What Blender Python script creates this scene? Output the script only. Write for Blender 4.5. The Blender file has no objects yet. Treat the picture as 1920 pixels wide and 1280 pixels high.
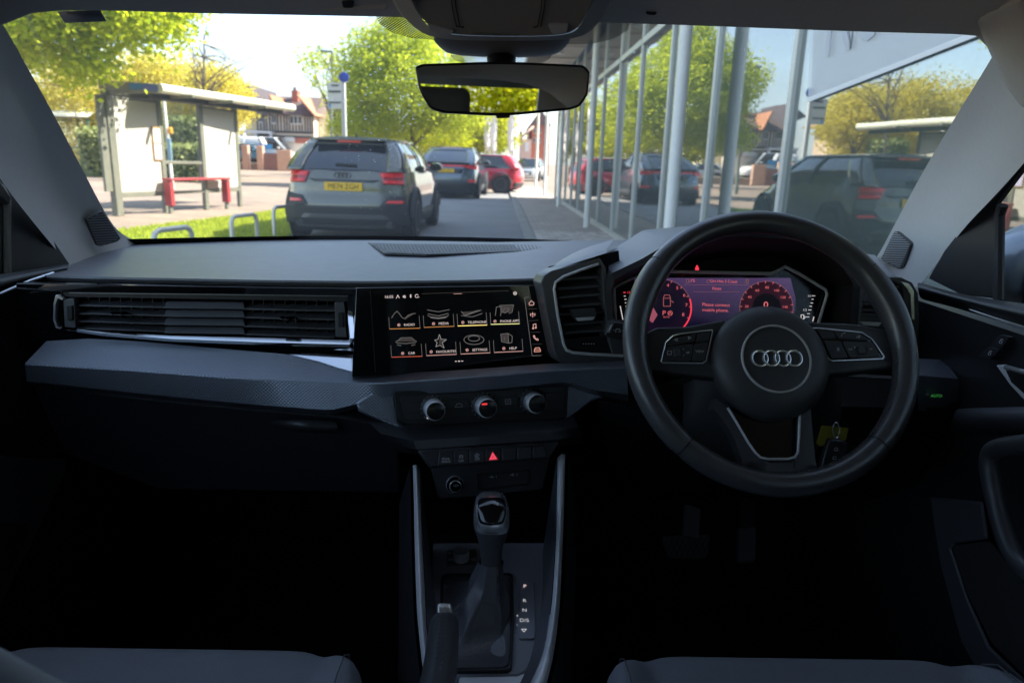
import bpy, bmesh, math, random
import numpy as np
from mathutils import Vector, Matrix
R = math.radians
rng = random.Random(11)
nrs = np.random.RandomState(5)
SC = bpy.context.scene
COL = SC.collection

# ------------------------------------------------------------------ camera
F = 1331.0                      # focal length in pixels of the 1920 px wide photograph
CAM = Vector((0, 0, 1.15))
YAW, PITCH, ROLL = R(1.4), R(14.1), R(1.8)
fwd = Vector((math.sin(YAW)*math.cos(PITCH), math.cos(YAW)*math.cos(PITCH), -math.sin(PITCH)))
_r = Vector((math.cos(YAW), -math.sin(YAW), 0)); _u = _r.cross(fwd)
rgt = _r*math.cos(ROLL) + _u*math.sin(ROLL)
upv = -_r*math.sin(ROLL) + _u*math.cos(ROLL)
cd = bpy.data.cameras.new('camera')
cam = bpy.data.objects.new('camera', cd); COL.objects.link(cam)
M3 = Matrix((rgt, upv, -fwd)).transposed()
cam.matrix_world = Matrix.Translation(CAM) @ M3.to_4x4()
cd.sensor_width = 36; cd.sensor_fit = 'HORIZONTAL'; cd.lens = 36*F/1920
cd.clip_start = 0.02; cd.clip_end = 3000
cd.dof.use_dof = True; cd.dof.focus_distance = 0.98; cd.dof.aperture_fstop = 6.8
SC.camera = cam
# ------------------------------------------------------------------ sky, sun, exposure
SUN_EL, SUN_AZ = R(44), R(84)        # azimuth measured from +Y (ahead) towards +X (right)
w = bpy.data.worlds.new('World'); SC.world = w; w.use_nodes = True
nt = w.node_tree; nt.nodes.clear()
sky = nt.nodes.new('ShaderNodeTexSky'); sky.sky_type = 'NISHITA'; sky.sun_disc = False
sky.sun_elevation = SUN_EL; sky.sun_rotation = SUN_AZ; sky.dust_density = 1.0; sky.air_density = 1.0; sky.altitude = 0
bg = nt.nodes.new('ShaderNodeBackground'); bg.inputs[1].default_value = 0.125
wo = nt.nodes.new('ShaderNodeOutputWorld')
# thin bright cloud veil over the clear sky
tc = nt.nodes.new('ShaderNodeTexCoord'); mp = nt.nodes.new('ShaderNodeMapping'); mp.inputs['Scale'].default_value = (1.2, 1.2, 4.0)
nz = nt.nodes.new('ShaderNodeTexNoise'); nz.inputs['Scale'].default_value = 2.2; nz.inputs['Detail'].default_value = 6
cr = nt.nodes.new('ShaderNodeValToRGB'); cr.color_ramp.elements[0].position = 0.35; cr.color_ramp.elements[1].position = 0.75
cr.color_ramp.elements[0].color = (0.15, 0.15, 0.15, 1); cr.color_ramp.elements[1].color = (0.75, 0.75, 0.75, 1)
mx = nt.nodes.new('ShaderNodeMixRGB'); mx.inputs[2].default_value = (1.9, 2.25, 2.75, 1)
nt.links.new(tc.outputs['Generated'], mp.inputs[0]); nt.links.new(mp.outputs[0], nz.inputs['Vector'])
nt.links.new(nz.outputs[0], cr.inputs[0]); nt.links.new(cr.outputs[0], mx.inputs[0])
nt.links.new(sky.outputs[0], mx.inputs[1]); nt.links.new(mx.outputs[0], bg.inputs[0]); nt.links.new(bg.outputs[0], wo.inputs[0])
sl = bpy.data.lights.new('sun', 'SUN'); sl.energy = 4.0; sl.angle = R(0.53); sl.color = (1, 0.92, 0.79)
so = bpy.data.objects.new('sun', sl); COL.objects.link(so)
sd = Vector((math.sin(SUN_AZ)*math.cos(SUN_EL), math.cos(SUN_AZ)*math.cos(SUN_EL), math.sin(SUN_EL)))
so.rotation_euler = sd.to_track_quat('Z', 'Y').to_euler(); so.location = (20, 0, 40)
SC.view_settings.view_transform = 'Standard'; SC.view_settings.look = 'None'
SC.view_settings.exposure = 2.05; SC.view_settings.gamma = 1
SC.render.engine = 'CYCLES'
cy = SC.cycles
cy.use_denoising = True; cy.denoiser = 'OPENIMAGEDENOISE'
cy.max_bounces = 9; cy.diffuse_bounces = 5; cy.glossy_bounces = 4; cy.transmission_bounces = 4; cy.transparent_max_bounces = 24
cy.sample_clamp_indirect = 6; cy.caustics_reflective = False; cy.caustics_refractive = False; cy.blur_glossy = 0.5

# ------------------------------------------------------------------ pixel -> point helpers
def ray(px, py):
    return fwd + rgt*((px-960)/F) + upv*((640-py)/F)
def atY(px, py, y):
    d = ray(px, py); return CAM + d*(y/d.y)
def atZ(px, py, z=0.0):
    d = ray(px, py); return CAM + d*((z-CAM.z)/d.z)
def atX(px, py, x):
    d = ray(px, py); return CAM + d*(x/d.x)
class Plane:
    def __init__(s, p, n):
        s.p = Vector(p); s.n = Vector(n).normalized()
        s.u = Vector((0, 0, 1)).cross(s.n).normalized(); s.v = s.n.cross(s.u)
    def at(s, px, py, h=0.0):
        d = ray(px, py); p = s.p + s.n*h
        return CAM + d*((p-CAM).dot(s.n)/d.dot(s.n))
    def up(s, h): return Plane(s.p + s.n*h, s.n)
    def scale(s, px, py):                      # metres per photo pixel near this pixel
        return (s.at(px, py)-CAM).dot(fwd)/F
    def uv(s, p):
        q = p - s.p; return q.dot(s.u), q.dot(s.v)
    def pt(s, a, b, h=0): return s.p + s.u*a + s.v*b + s.n*h

# ------------------------------------------------------------------ materials
MATS = {}
def mat(name, col=(.5, .5, .5), rough=.5, metal=0., spec=.5, bump=None, var=0., emit=None, coat=0., sheen=0., trans=0.):
    if name in MATS: return MATS[name]
    m = bpy.data.materials.new(name); m.use_nodes = True; MATS[name] = m
    t = m.node_tree; b = t.nodes['Principled BSDF']
    b.inputs['Base Color'].default_value = (*col, 1); b.inputs['Roughness'].default_value = rough
    b.inputs['Metallic'].default_value = metal; b.inputs['Specular IOR Level'].default_value = spec
    b.inputs['Coat Weight'].default_value = coat; b.inputs['Sheen Weight'].default_value = sheen
    if emit:
        b.inputs['Emission Color'].default_value = (*emit[0], 1); b.inputs['Emission Strength'].default_value = emit[1]
    tc = None
    if bump or var:
        tc = t.nodes.new('ShaderNodeTexCoord')
    if var:
        n = t.nodes.new('ShaderNodeTexNoise'); n.inputs['Scale'].default_value = bump[0]*.08 if bump else 3
        n.inputs['Detail'].default_value = 9; n.inputs['Roughness'].default_value = .75
        mr = t.nodes.new('ShaderNodeMapRange'); mr.inputs[1].default_value = .3; mr.inputs[2].default_value = .7
        mr.inputs[3].default_value = 1-var; mr.inputs[4].default_value = 1+var
        mu = t.nodes.new('ShaderNodeVectorMath'); mu.operation = 'SCALE'; mu.inputs[0].default_value = col
        t.links.new(tc.outputs['Object'], n.inputs['Vector']); t.links.new(n.outputs[0], mr.inputs[0])
        t.links.new(mr.outputs[0], mu.inputs['Scale']); t.links.new(mu.outputs[0], b.inputs['Base Color'])
    if bump:
        n = t.nodes.new('ShaderNodeTexNoise'); n.inputs['Scale'].default_value = bump[0]; n.inputs['Detail'].default_value = 3
        bp = t.nodes.new('ShaderNodeBump'); bp.inputs['Strength'].default_value = bump[1]; bp.inputs['Distance'].default_value = bump[2] if len(bump) > 2 else .001
        t.links.new(tc.outputs['Object'], n.inputs['Vector']); t.links.new(n.outputs[0], bp.inputs['Height'])
        t.links.new(bp.outputs[0], b.inputs['Normal'])
    return m
def wavebump(m, pairs, strength, dist, kind='MULTIPLY'):
    """woven / diamond relief: product of sine bands along the given (axis rotation, scale) pairs"""
    t = m.node_tree; b = t.nodes['Principled BSDF']; tc = t.nodes.new('ShaderNodeTexCoord'); prev = None
    for rot, sc in pairs:
        mp = t.nodes.new('ShaderNodeMapping'); mp.inputs['Rotation'].default_value = rot
        wv = t.nodes.new('ShaderNodeTexWave'); wv.inputs['Scale'].default_value = sc; wv.bands_direction = 'X'
        t.links.new(tc.outputs['Object'], mp.inputs[0]); t.links.new(mp.outputs[0], wv.inputs[0])
        if prev is None: prev = wv.outputs['Fac']
        else:
            mm = t.nodes.new('ShaderNodeMath'); mm.operation = kind
            t.links.new(prev, mm.inputs[0]); t.links.new(wv.outputs['Fac'], mm.inputs[1]); prev = mm.outputs[0]
    bp = t.nodes.new('ShaderNodeBump'); bp.inputs['Strength'].default_value = strength; bp.inputs['Distance'].default_value = dist
    t.links.new(prev, bp.inputs['Height']); t.links.new(bp.outputs[0], b.inputs['Normal'])
    return m
def diamond(m, k, strength, dist):
    """small diamond studs on any face: product of two sines along crossed diagonals"""
    t = m.node_tree; b = t.nodes['Principled BSDF']; tc = t.nodes.new('ShaderNodeTexCoord'); outs = []
    for d in ((.62, .5, .62), (.62, -.5, -.62)):
        dp = t.nodes.new('ShaderNodeVectorMath'); dp.operation = 'DOT_PRODUCT'; dp.inputs[1].default_value = tuple(q*k for q in d)
        t.links.new(tc.outputs['Object'], dp.inputs[0]); sn = t.nodes.new('ShaderNodeMath'); sn.operation = 'SINE'; t.links.new(dp.outputs['Value'], sn.inputs[0])
        ab = t.nodes.new('ShaderNodeMath'); ab.operation = 'ABSOLUTE'; t.links.new(sn.outputs[0], ab.inputs[0]); outs.append(ab.outputs[0])
    mm = t.nodes.new('ShaderNodeMath'); mm.operation = 'MULTIPLY'; t.links.new(outs[0], mm.inputs[0]); t.links.new(outs[1], mm.inputs[1])
    bp = t.nodes.new('ShaderNodeBump'); bp.inputs['Strength'].default_value = strength; bp.inputs['Distance'].default_value = dist
    t.links.new(mm.outputs[0], bp.inputs['Height']); t.links.new(bp.outputs[0], b.inputs['Normal'])
    return m
def glassmat(name, tint=(1, 1, 1), refl=.06, edge=.5, dust_haze=0., warp=0.):
    """thin pane: see-through, tinted, with a mirror share that rises at grazing angles"""
    m = bpy.data.materials.new(name); m.use_nodes = True; MATS[name] = m
    t = m.node_tree; t.nodes.clear()
    o = t.nodes.new('ShaderNodeOutputMaterial'); mixn = t.nodes.new('ShaderNodeMixShader')
    tr = t.nodes.new('ShaderNodeBsdfTransparent'); tr.inputs[0].default_value = (*tint, 1)
    gl = t.nodes.new('ShaderNodeBsdfGlossy'); gl.inputs['Roughness'].default_value = 0.0
    lw = t.nodes.new('ShaderNodeLayerWeight'); lw.inputs[0].default_value = .5
    pw = t.nodes.new('ShaderNodeMath'); pw.operation = 'POWER'; pw.inputs[1].default_value = 4.0
    mr = t.nodes.new('ShaderNodeMapRange'); mr.inputs[3].default_value = refl; mr.inputs[4].default_value = edge
    t.links.new(lw.outputs['Facing'], pw.inputs[0]); t.links.new(pw.outputs[0], mr.inputs[0]); t.links.new(mr.outputs[0], mixn.inputs[0])
    if warp:      # gently uneven float glass
        nz_ = t.nodes.new('ShaderNodeTexNoise'); nz_.inputs['Scale'].default_value = 1.1; nz_.inputs['Detail'].default_value = 1; tc_ = t.nodes.new('ShaderNodeTexCoord'); bp_ = t.nodes.new('ShaderNodeBump'); bp_.inputs['Strength'].default_value = warp; bp_.inputs['Distance'].default_value = .02
        t.links.new(tc_.outputs['Object'], nz_.inputs['Vector']); t.links.new(nz_.outputs[0], bp_.inputs['Height']); t.links.new(bp_.outputs[0], gl.inputs['Normal'])
    t.links.new(tr.outputs[0], mixn.inputs[1]); t.links.new(gl.outputs[0], mixn.inputs[2]); t.links.new(mixn.outputs[0], o.inputs[0])
    if dust_haze:      # scattering film: windscreen dirt, and a haze added to pale the facade
        tl = t.nodes.new('ShaderNodeBsdfTranslucent'); tl.inputs[0].default_value = (.9, .9, .88, 1); m2 = t.nodes.new('ShaderNodeMixShader'); m2.inputs[0].default_value = dust_haze
        t.links.new(mixn.outputs[0], m2.inputs[1]); t.links.new(tl.outputs[0], m2.inputs[2]); t.links.new(m2.outputs[0], o.inputs[0])
    return m
EM = .26     # display brightness at this exposure
def emis(name, col, s=1.0):
    return mat(name, (0.01, 0.01, 0.01), .4, emit=(col, s*EM))

# ------------------------------------------------------------------ mesh helpers
def wloc(o):
    v = Vector((0, 0, 0))
    while o: v = v + o.location; o = o.parent
    return v
def thing(name, label, cat, loc=(0, 0, 0), group=None, kind=None):
    o = bpy.data.objects.new(name, None); COL.objects.link(o); o.location = loc; o.empty_display_size = .1
    o['label'] = label; o['category'] = cat
    if group: o['group'] = group
    return o
def tag(o, label, cat, group=None):
    o['label'] = label; o['category'] = cat
    if group: o['group'] = group
    return o
class MB:
    def __init__(s): s.v = []; s.f = []
    def add(s, vs, fs):
        n = len(s.v); s.v += [Vector(p) for p in vs]; s.f += [[i+n for i in f] for f in fs]; return s
    def box(s, c, d, rot=None):
        c = Vector(c); hx, hy, hz = d[0]/2, d[1]/2, d[2]/2
        vs = [Vector((x, y, z)) for x in (-hx, hx) for y in (-hy, hy) for z in (-hz, hz)]
        if rot is not None: vs = [rot @ p for p in vs]
        return s.add([c+p for p in vs], [(0, 1, 3, 2), (4, 6, 7, 5), (0, 4, 5, 1), (2, 3, 7, 6), (0, 2, 6, 4), (1, 5, 7, 3)])
    def box2(s, a, b):
        return s.box([(a[i]+b[i])/2 for i in range(3)], [abs(b[i]-a[i]) for i in range(3)])
    def prism(s, pts, vec):
        n = len(pts); vec = Vector(vec); a = [Vector(p) for p in pts]
        return s.add(a+[p+vec for p in a], [list(range(n)), list(range(2*n-1, n-1, -1))]+[[i+n, (i+1) % n+n, (i+1) % n, i] for i in range(n)])
    def bar(s, p, q, wd, ht, up=(0, 0, 1)):
        p = Vector(p); q = Vector(q); d = (q-p).normalized(); a = d.cross(Vector(up))
        if a.length < 1e-4: a = d.cross(Vector((1, 0, 0)))
        a.normalize(); b = a.cross(d); a *= wd/2; b *= ht/2
        return s.add([p-a-b, p+a-b, p+a+b, p-a+b, q-a-b, q+a-b, q+a+b, q-a+b],
                     [(3, 2, 1, 0), (4, 5, 6, 7), (0, 1, 5, 4), (1, 2, 6, 5), (2, 3, 7, 6), (3, 0, 4, 7)])
    def tube(s, pts, rad, n=10, closed=False, cap=True, flat=None):
        pts = [Vector(p) for p in pts]; m = len(pts)
        rr = rad if isinstance(rad, (list, tuple)) else [rad]*m
        rings = []; ref = None
        for i, p in enumerate(pts):
            if closed: d = pts[(i+1) % m]-pts[i-1]
            else: d = pts[min(i+1, m-1)]-pts[max(i-1, 0)]
            d.normalize()
            if ref is None:
                ref = Vector((0, 0, 1)) if abs(d.z) < .9 else Vector((1, 0, 0))
            a = (ref-d*ref.dot(d)).normalized(); b = d.cross(a); ref = a
            rings.append([p+(a*math.cos(t)+b*math.sin(t))*rr[i] for t in [2*math.pi*k/n for k in range(n)]])
        base = len(s.v); s.v += [p for r_ in rings for p in r_]
        for i in range(m if closed else m-1):
            j = (i+1) % m
            for k in range(n):
                l = (k+1) % n; s.f.append([base+i*n+k, base+i*n+l, base+j*n+l, base+j*n+k])
        if cap and not closed:
            s.f.append([base+k for k in range(n)][::-1]); s.f.append([base+(m-1)*n+k for k in range(n)])
        return s
    def lathe(s, o, ax, prof, n=24):
        """prof: list of (radius, height along ax)"""
        o = Vector(o); ax = Vector(ax).normalized()
        a = ax.cross(Vector((0, 0, 1)));
        if a.length < 1e-3: a = ax.cross(Vector((1, 0, 0)))
        a.normalize(); b = ax.cross(a); base = len(s.v)
        for r_, h in prof:
            for k in range(n):
                t = 2*math.pi*k/n; s.v.append(o+ax*h+(a*math.cos(t)+b*math.sin(t))*r_)
        for i in range(len(prof)-1):
            for k in range(n):
                l = (k+1) % n; s.f.append([base+i*n+k, base+i*n+l, base+(i+1)*n+l, base+(i+1)*n+k])
        s.f.append([base+k for k in range(n)][::-1]); s.f.append([base+(len(prof)-1)*n+k for k in range(n)])
        return s
    def grid(s, rows):
        n = len(rows[0]); base = len(s.v); s.v += [Vector(p) for r_ in rows for p in r_]
        for i in range(len(rows)-1):
            for k in range(n-1):
                s.f.append([base+i*n+k, base+i*n+k+1, base+(i+1)*n+k+1, base+(i+1)*n+k])
        return s
    def build(s, name, m, parent=None, smooth=True, bevel=0, ang=35, sub=0, solid=0, local=False, seg=2):
        if not s.v: return None
        off = Vector((0, 0, 0)) if (local or parent is None) else wloc(parent)
        me = bpy.data.meshes.new(name); me.from_pydata([tuple(p-off) for p in s.v], [], s.f); me.validate(); me.update()
        if sub == 0 and bevel == 0:
            pass
        o = bpy.data.objects.new(name, me); COL.objects.link(o)
        me.materials.append(m)
        bm = bmesh.new(); bm.from_mesh(me); bmesh.ops.recalc_face_normals(bm, faces=bm.faces); bm.to_mesh(me); bm.free()
        if parent: o.parent = parent
        if solid:
            md = o.modifiers.new('s', 'SOLIDIFY'); md.thickness = abs(solid); md.offset = 1 if solid > 0 else -1
        if bevel:
            md = o.modifiers.new('b', 'BEVEL'); md.width = bevel; md.segments = seg; md.limit_method = 'ANGLE'; md.angle_limit = R(32)
        if sub:
            md = o.modifiers.new('u', 'SUBSURF'); md.levels = sub; md.render_levels = sub
        if smooth:
            me.polygons.foreach_set('use_smooth', [True]*len(me.polygons))
            if not sub: me.set_sharp_from_angle(angle=R(ang))
        return o
def copy_tree(o, parent=None):
    c = o.copy(); COL.objects.link(c); c.parent = parent
    for ch in list(o.children): copy_tree(ch, c)
    return c
def resample(pts, n):
    pts = [Vector(p) for p in pts]; L = [0]
    for a, b in zip(pts, pts[1:]): L.append(L[-1]+(b-a).length)
    out = []
    for i in range(n):
        t = L[-1]*i/(n-1); k = 0
        while k < len(L)-2 and L[k+1] < t: k += 1
        f = (t-L[k])/max(L[k+1]-L[k], 1e-9); out.append(pts[k].lerp(pts[k+1], f))
    return out
def catmull(pts, n=8, closed=False):
    pts = [Vector(p) for p in pts]; m = len(pts); out = []
    for i in range(m if closed else m-1):
        if closed: p0, p1, p2, p3 = pts[i-1], pts[i], pts[(i+1) % m], pts[(i+2) % m]
        else: p0, p1, p2, p3 = pts[max(i-1, 0)], pts[i], pts[i+1], pts[min(i+2, m-1)]
        for k in range(n):
            t = k/n; out.append(0.5*((2*p1)+(p2-p0)*t+(2*p0-5*p1+4*p2-p3)*t*t+(3*p1-p0-3*p2+p3)*t**3))
    if not closed: out.append(pts[-1])
    return out
def rpoly(pts, r=.25, n=4):
    """round the corners of a closed 2D/3D polygon by a share r of the shorter neighbour edge"""
    pts = [Vector(p) for p in pts]; m = len(pts); out = []
    for i in range(m):
        a, b, c = pts[i-1], pts[i], pts[(i+1) % m]; d = min((a-b).length, (c-b).length)*r
        p = b+(a-b).normalized()*d; q = b+(c-b).normalized()*d
        for k in range(n+1):
            t = k/n; out.append(p*(1-t)**2+b*2*t*(1-t)+q*t*t)
    return out
def pxround(pts, r=.25, n=4):
    return [(p[0], p[1]) for p in rpoly([(x, y, 0) for x, y in pts], r, n)]
# ================================================================== EXTERIOR: ground
def struct(name, mb, m, **k):
    o = mb.build(name, m, **k); o['kind'] = 'structure'; return o
def groundmat(name, c1, c2, sc, bumps, rough=.9, brick=None):
    m = mat(name, c1, rough); t = m.node_tree; b = t.nodes['Principled BSDF']; b.inputs['Specular IOR Level'].default_value = .25
    tc = t.nodes.new('ShaderNodeTexCoord'); n1 = t.nodes.new('ShaderNodeTexNoise'); n1.inputs['Scale'].default_value = sc; n1.inputs['Detail'].default_value = 8; n1.inputs['Roughness'].default_value = .65
    n2 = t.nodes.new('ShaderNodeTexNoise'); n2.inputs['Scale'].default_value = bumps; n2.inputs['Detail'].default_value = 4
    mx = t.nodes.new('ShaderNodeMixRGB'); mx.inputs[1].default_value = (*c1, 1); mx.inputs[2].default_value = (*c2, 1)
    add = t.nodes.new('ShaderNodeMath'); add.operation = 'MULTIPLY_ADD'; add.inputs[1].default_value = .5; add.inputs[2].default_value = 0
    cr = t.nodes.new('ShaderNodeMapRange'); cr.inputs[1].default_value = .35; cr.inputs[2].default_value = .65
    t.links.new(tc.outputs['Object'], n1.inputs['Vector']); t.links.new(tc.outputs['Object'], n2.inputs['Vector'])
    t.links.new(n1.outputs[0], cr.inputs[0]); t.links.new(cr.outputs[0], mx.inputs[0])
    bp = t.nodes.new('ShaderNodeBump'); bp.inputs['Strength'].default_value = .5; bp.inputs['Distance'].default_value = .006
    t.links.new(n2.outputs[0], bp.inputs['Height']); t.links.new(bp.outputs[0], b.inputs['Normal'])
    out = mx.outputs[0]
    if brick:
        bt = t.nodes.new('ShaderNodeTexBrick'); bt.inputs['Scale'].default_value = 1; bt.inputs['Brick Width'].default_value = brick[0]; bt.inputs['Row Height'].default_value = brick[1]
        bt.inputs['Mortar Size'].default_value = brick[2]; bt.inputs['Color1'].default_value = (1.08, 1.04, 1, 1); bt.inputs['Color2'].default_value = (.8, .8, .84, 1); bt.inputs['Mortar'].default_value = (.55, .55, .55, 1)
        mp = t.nodes.new('ShaderNodeMapping'); mp.inputs['Rotation'].default_value = (0, 0, R(brick[3]))
        t.links.new(tc.outputs['Object'], mp.inputs[0]); t.links.new(mp.outputs[0], bt.inputs['Vector'])
        mu = t.nodes.new('ShaderNodeMixRGB'); mu.blend_type = 'MULTIPLY'; mu.inputs[0].default_value = 1
        t.links.new(out, mu.inputs[1]); t.links.new(bt.outputs[0], mu.inputs[2]); out = mu.outputs[0]
    t.links.new(out, b.inputs['Base Color'])
    return m
def sheet(x0, x1, y0, y1, z): return MB().add([(x0, y0, z), (x1, y0, z), (x1, y1, z), (x0, y1, z)], [(0, 1, 2, 3)])
M_GR = groundmat('paving_pink', (.31, .245, .195), (.255, .205, .168), .35, 90, brick=(.6, .4, .012, 8))
M_AS = groundmat('asphalt', (.27, .272, .278), (.22, .222, .228), .8, 160)
M_PV = groundmat('block_paving', (.50, .44, .385), (.41, .365, .325), .9, 60, brick=(.2, .1, .008, 0))
M_KB = groundmat('kerb_stone_mat', (.34, .33, .31), (.26, .25, .24), 3, 120)
M_SOIL = groundmat('lawn_soil', (.11, .19, .025), (.15, .22, .03), 6, 40)
struct('ground', sheet(-900, 900, -300, 1500, -.03), M_GR)
struct('road', sheet(-3.02, .40, -25, 27.5, 0), M_AS)
FX = 1.85
pav = struct('pavement', MB().box2((.582, 4.5, -.028), (FX+.1, 36, .05)), M_PV)
# kerb stones along the block paving
kproto = None; k = 0; yk = 4.5
while yk < 36:
    mb = MB().box2((.405, yk+.006, -.028), (.578, yk+.9, .062+.004*math.sin(yk*7)))
    o = mb.build('kerb_stone', M_KB, pav, bevel=.012); yk += .906
# course of edging blocks beside the kerb (individual pavers, nearest ones)
yk = 7.0; i = 0
pm = [mat('paver_a', (.50, .44, .385), .9, var=.15, bump=(60, .3)), mat('paver_b', (.42, .365, .33), .9, var=.15, bump=(60, .3)), mat('paver_c', (.54, .49, .43), .9, var=.15, bump=(60, .3))]
while yk < 17:
    for j in range(12):
        off = .1 if j % 2 else 0
        if yk > 12.5 and j > 5: continue
        mb = MB().box2((.592+j*.104, yk+off, .03), (.592+j*.104+.099, yk+off+.195, .056+rng.random()*.003))
        if i < 300: mb.build('paver', pm[rng.randrange(3)], pav, smooth=False)
        i += 1
    yk += .2
# lawn strip with hoop rails
gx = [atZ(225, 433), atZ(450, 403), atZ(530, 400)]
lawn = MB().add([(-3.05, 3, .02), (-3.05, 22, .02), (-4.2, 22, .02), (-4.75, 14.4, .02), (-5.55, 10.6, .02), (-6.6, 3, .02)], [(0, 1, 2, 3, 4, 5)])
struct('lawn', lawn, M_SOIL)
def blades(name, n, region, h, m, label=None):
    v = np.zeros((n*3, 3)); k = 0; pts = []
    while k < n:
        y = rng.uniform(5.5, 20); xl = np.interp(y, [3, 10.6, 14.4, 22], [-6.6, -5.55, -4.75, -4.2])
        x = rng.uniform(xl, -3.06); a = rng.uniform(0, 6.28); hh = h*rng.uniform(.5, 1.3); lx, ly = rng.gauss(0, .02), rng.gauss(0, .02); wv = .006+.0006*y
        v[k*3] = (x-math.cos(a)*wv, y-math.sin(a)*wv, .02); v[k*3+1] = (x+math.cos(a)*wv, y+math.sin(a)*wv, .02); v[k*3+2] = (x+lx, y+ly, .02+hh); k += 1
    me = bpy.data.meshes.new(name); me.from_pydata(v.tolist(), [], [(i*3, i*3+1, i*3+2) for i in range(n)])
    o = bpy.data.objects.new(name, me); COL.objects.link(o); me.materials.append(m); o['kind'] = 'stuff'; o['label'] = 'sunlit short grass on the verge beside the grey car'; o['category'] = 'grass'
    return o
def leafmat(name, c1, c2, tr=.45):
    m = bpy.data.materials.new(name); m.use_nodes = True; MATS[name] = m; t = m.node_tree; t.nodes.clear()
    o = t.nodes.new('ShaderNodeOutputMaterial'); d = t.nodes.new('ShaderNodeBsdfDiffuse'); tl = t.nodes.new('ShaderNodeBsdfTranslucent'); mx = t.nodes.new('ShaderNodeMixShader')
    g = t.nodes.new('ShaderNodeNewGeometry'); rp = t.nodes.new('ShaderNodeMixRGB'); rp.inputs[1].default_value = (*c1, 1); rp.inputs[2].default_value = (*c2, 1)
    t.links.new(g.outputs['Random Per Island'], rp.inputs[0]); t.links.new(rp.outputs[0], d.inputs[0])
    br = t.nodes.new('ShaderNodeMixRGB'); br.blend_type = 'MULTIPLY'; br.inputs[0].default_value = 1; br.inputs[2].default_value = (1.5, 1.45, .7, 1)
    t.links.new(rp.outputs[0], br.inputs[1]); t.links.new(br.outputs[0], tl.inputs[0]); mx.inputs[0].default_value = tr
    t.links.new(d.outputs[0], mx.inputs[1]); t.links.new(tl.outputs[0], mx.inputs[2]); t.links.new(mx.outputs[0], o.inputs[0])
    return m
L_LIME = leafmat('leaf_lime', (.35, .46, .03), (.55, .60, .07), .6)
L_GREEN = leafmat('leaf_green', (.28, .36, .045), (.44, .49, .09), .58)
L_YEL = leafmat('leaf_yellow_green', (.30, .38, .02), (.48, .47, .04), .5)
L_AMB = leafmat('leaf_amber', (.44, .39, .07), (.56, .51, .16), .5)
L_HEDGE = leafmat('leaf_hedge', (.14, .19, .05), (.36, .38, .18), .25)
L_GRASS = leafmat('grass_blade', (.26, .33, .03), (.42, .45, .07), .45)
blades('grass_tufts', 26000, None, .055, L_GRASS)
M_BARK = mat('bark', (.11, .085, .065), .9, bump=(30, .8, .02), var=.3)

def leaf_obj(name, P, size, m, parent, flat=.3):
    """P: (n,3) world leaf centres; one pointed leaf (two triangles) each"""
    n = len(P); off = np.array(wloc(parent)) if parent else np.zeros(3)
    a = nrs.normal(size=(n, 3)); a[:, 2] *= .6; a /= np.linalg.norm(a, axis=1)[:, None]
    b = nrs.normal(size=(n, 3)); b -= a*(a*b).sum(1)[:, None]; b /= np.linalg.norm(b, axis=1)[:, None]
    s = size*nrs.uniform(.6, 1.35, n)[:, None]
    v = np.stack([P-a*s*.6, P+b*s*.36, P+a*s*.6, P-b*s*.36], 1).reshape(-1, 3)-off
    me = bpy.data.meshes.new(name); me.vertices.add(n*4); me.vertices.foreach_set('co', v.ravel())
    me.loops.add(n*4); me.loops.foreach_set('vertex_index', np.arange(n*4)); me.polygons.add(n)
    me.polygons.foreach_set('loop_start', np.arange(n)*4); me.polygons.foreach_set('loop_total', np.full(n, 4)); me.update(); me.validate()
    me.materials.append(m); o = bpy.data.objects.new(name, me); COL.objects.link(o); o.parent = parent
    return o
def crown_points(blobs, nclump, per, spread):
    """blobs: (centre, radii, weight). clumps biased to the shell, leaves gaussian about each clump"""
    out = []; W = sum(b[2] for b in blobs)
    for c, r_, wt in blobs:
        k = int(nclump*wt/W)
        d = nrs.normal(size=(k, 3)); d /= np.linalg.norm(d, axis=1)[:, None]
        rad = nrs.uniform(.25, 1, k)**.45
        C = np.array(c)+d*rad[:, None]*np.array(r_)
        for q in C:
            m_ = int(per*nrs.uniform(.5, 1.4)); g = nrs.normal(size=(m_, 3))*spread; g[:, 2] *= .7
            out.append(q+g)
    return np.concatenate(out)
def limbs(mb, base, top, r0, targets, wob=.15):
    base = Vector(base); top = Vector(top)
    mid = [base.lerp(top, t)+Vector((rng.gauss(0, wob*.4), rng.gauss(0, wob*.4), 0)) for t in (.33, .66)]
    tr = catmull([base, *mid, top], 4); mb.tube(tr, [r0*(1-.75*i/(len(tr)-1)) for i in range(len(tr))], 10)
    for T in targets:
        T = Vector(T); s = tr[rng.randrange(len(tr)//3, len(tr)-1)]
        m1 = s.lerp(T, .5)+Vector((rng.gauss(0, wob), rng.gauss(0, wob), rng.uniform(0, wob)))
        q = catmull([s, m1, T], 4); r1 = r0*.34
        mb.tube(q, [r1*(1-.85*i/(len(q)-1))+.004 for i in range(len(q))], 6)
        for _ in range(3):
            s2 = q[rng.randrange(2, len(q))]; e2 = s2+Vector((rng.gauss(0, .5), rng.gauss(0, .5), rng.uniform(-.1, .6)))*(T-s).length*.4
            mb.tube([s2, s2.lerp(e2, .5)+Vector((rng.gauss(0, .05),)*3), e2], [r1*.35, r1*.22, .004], 5)
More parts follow.
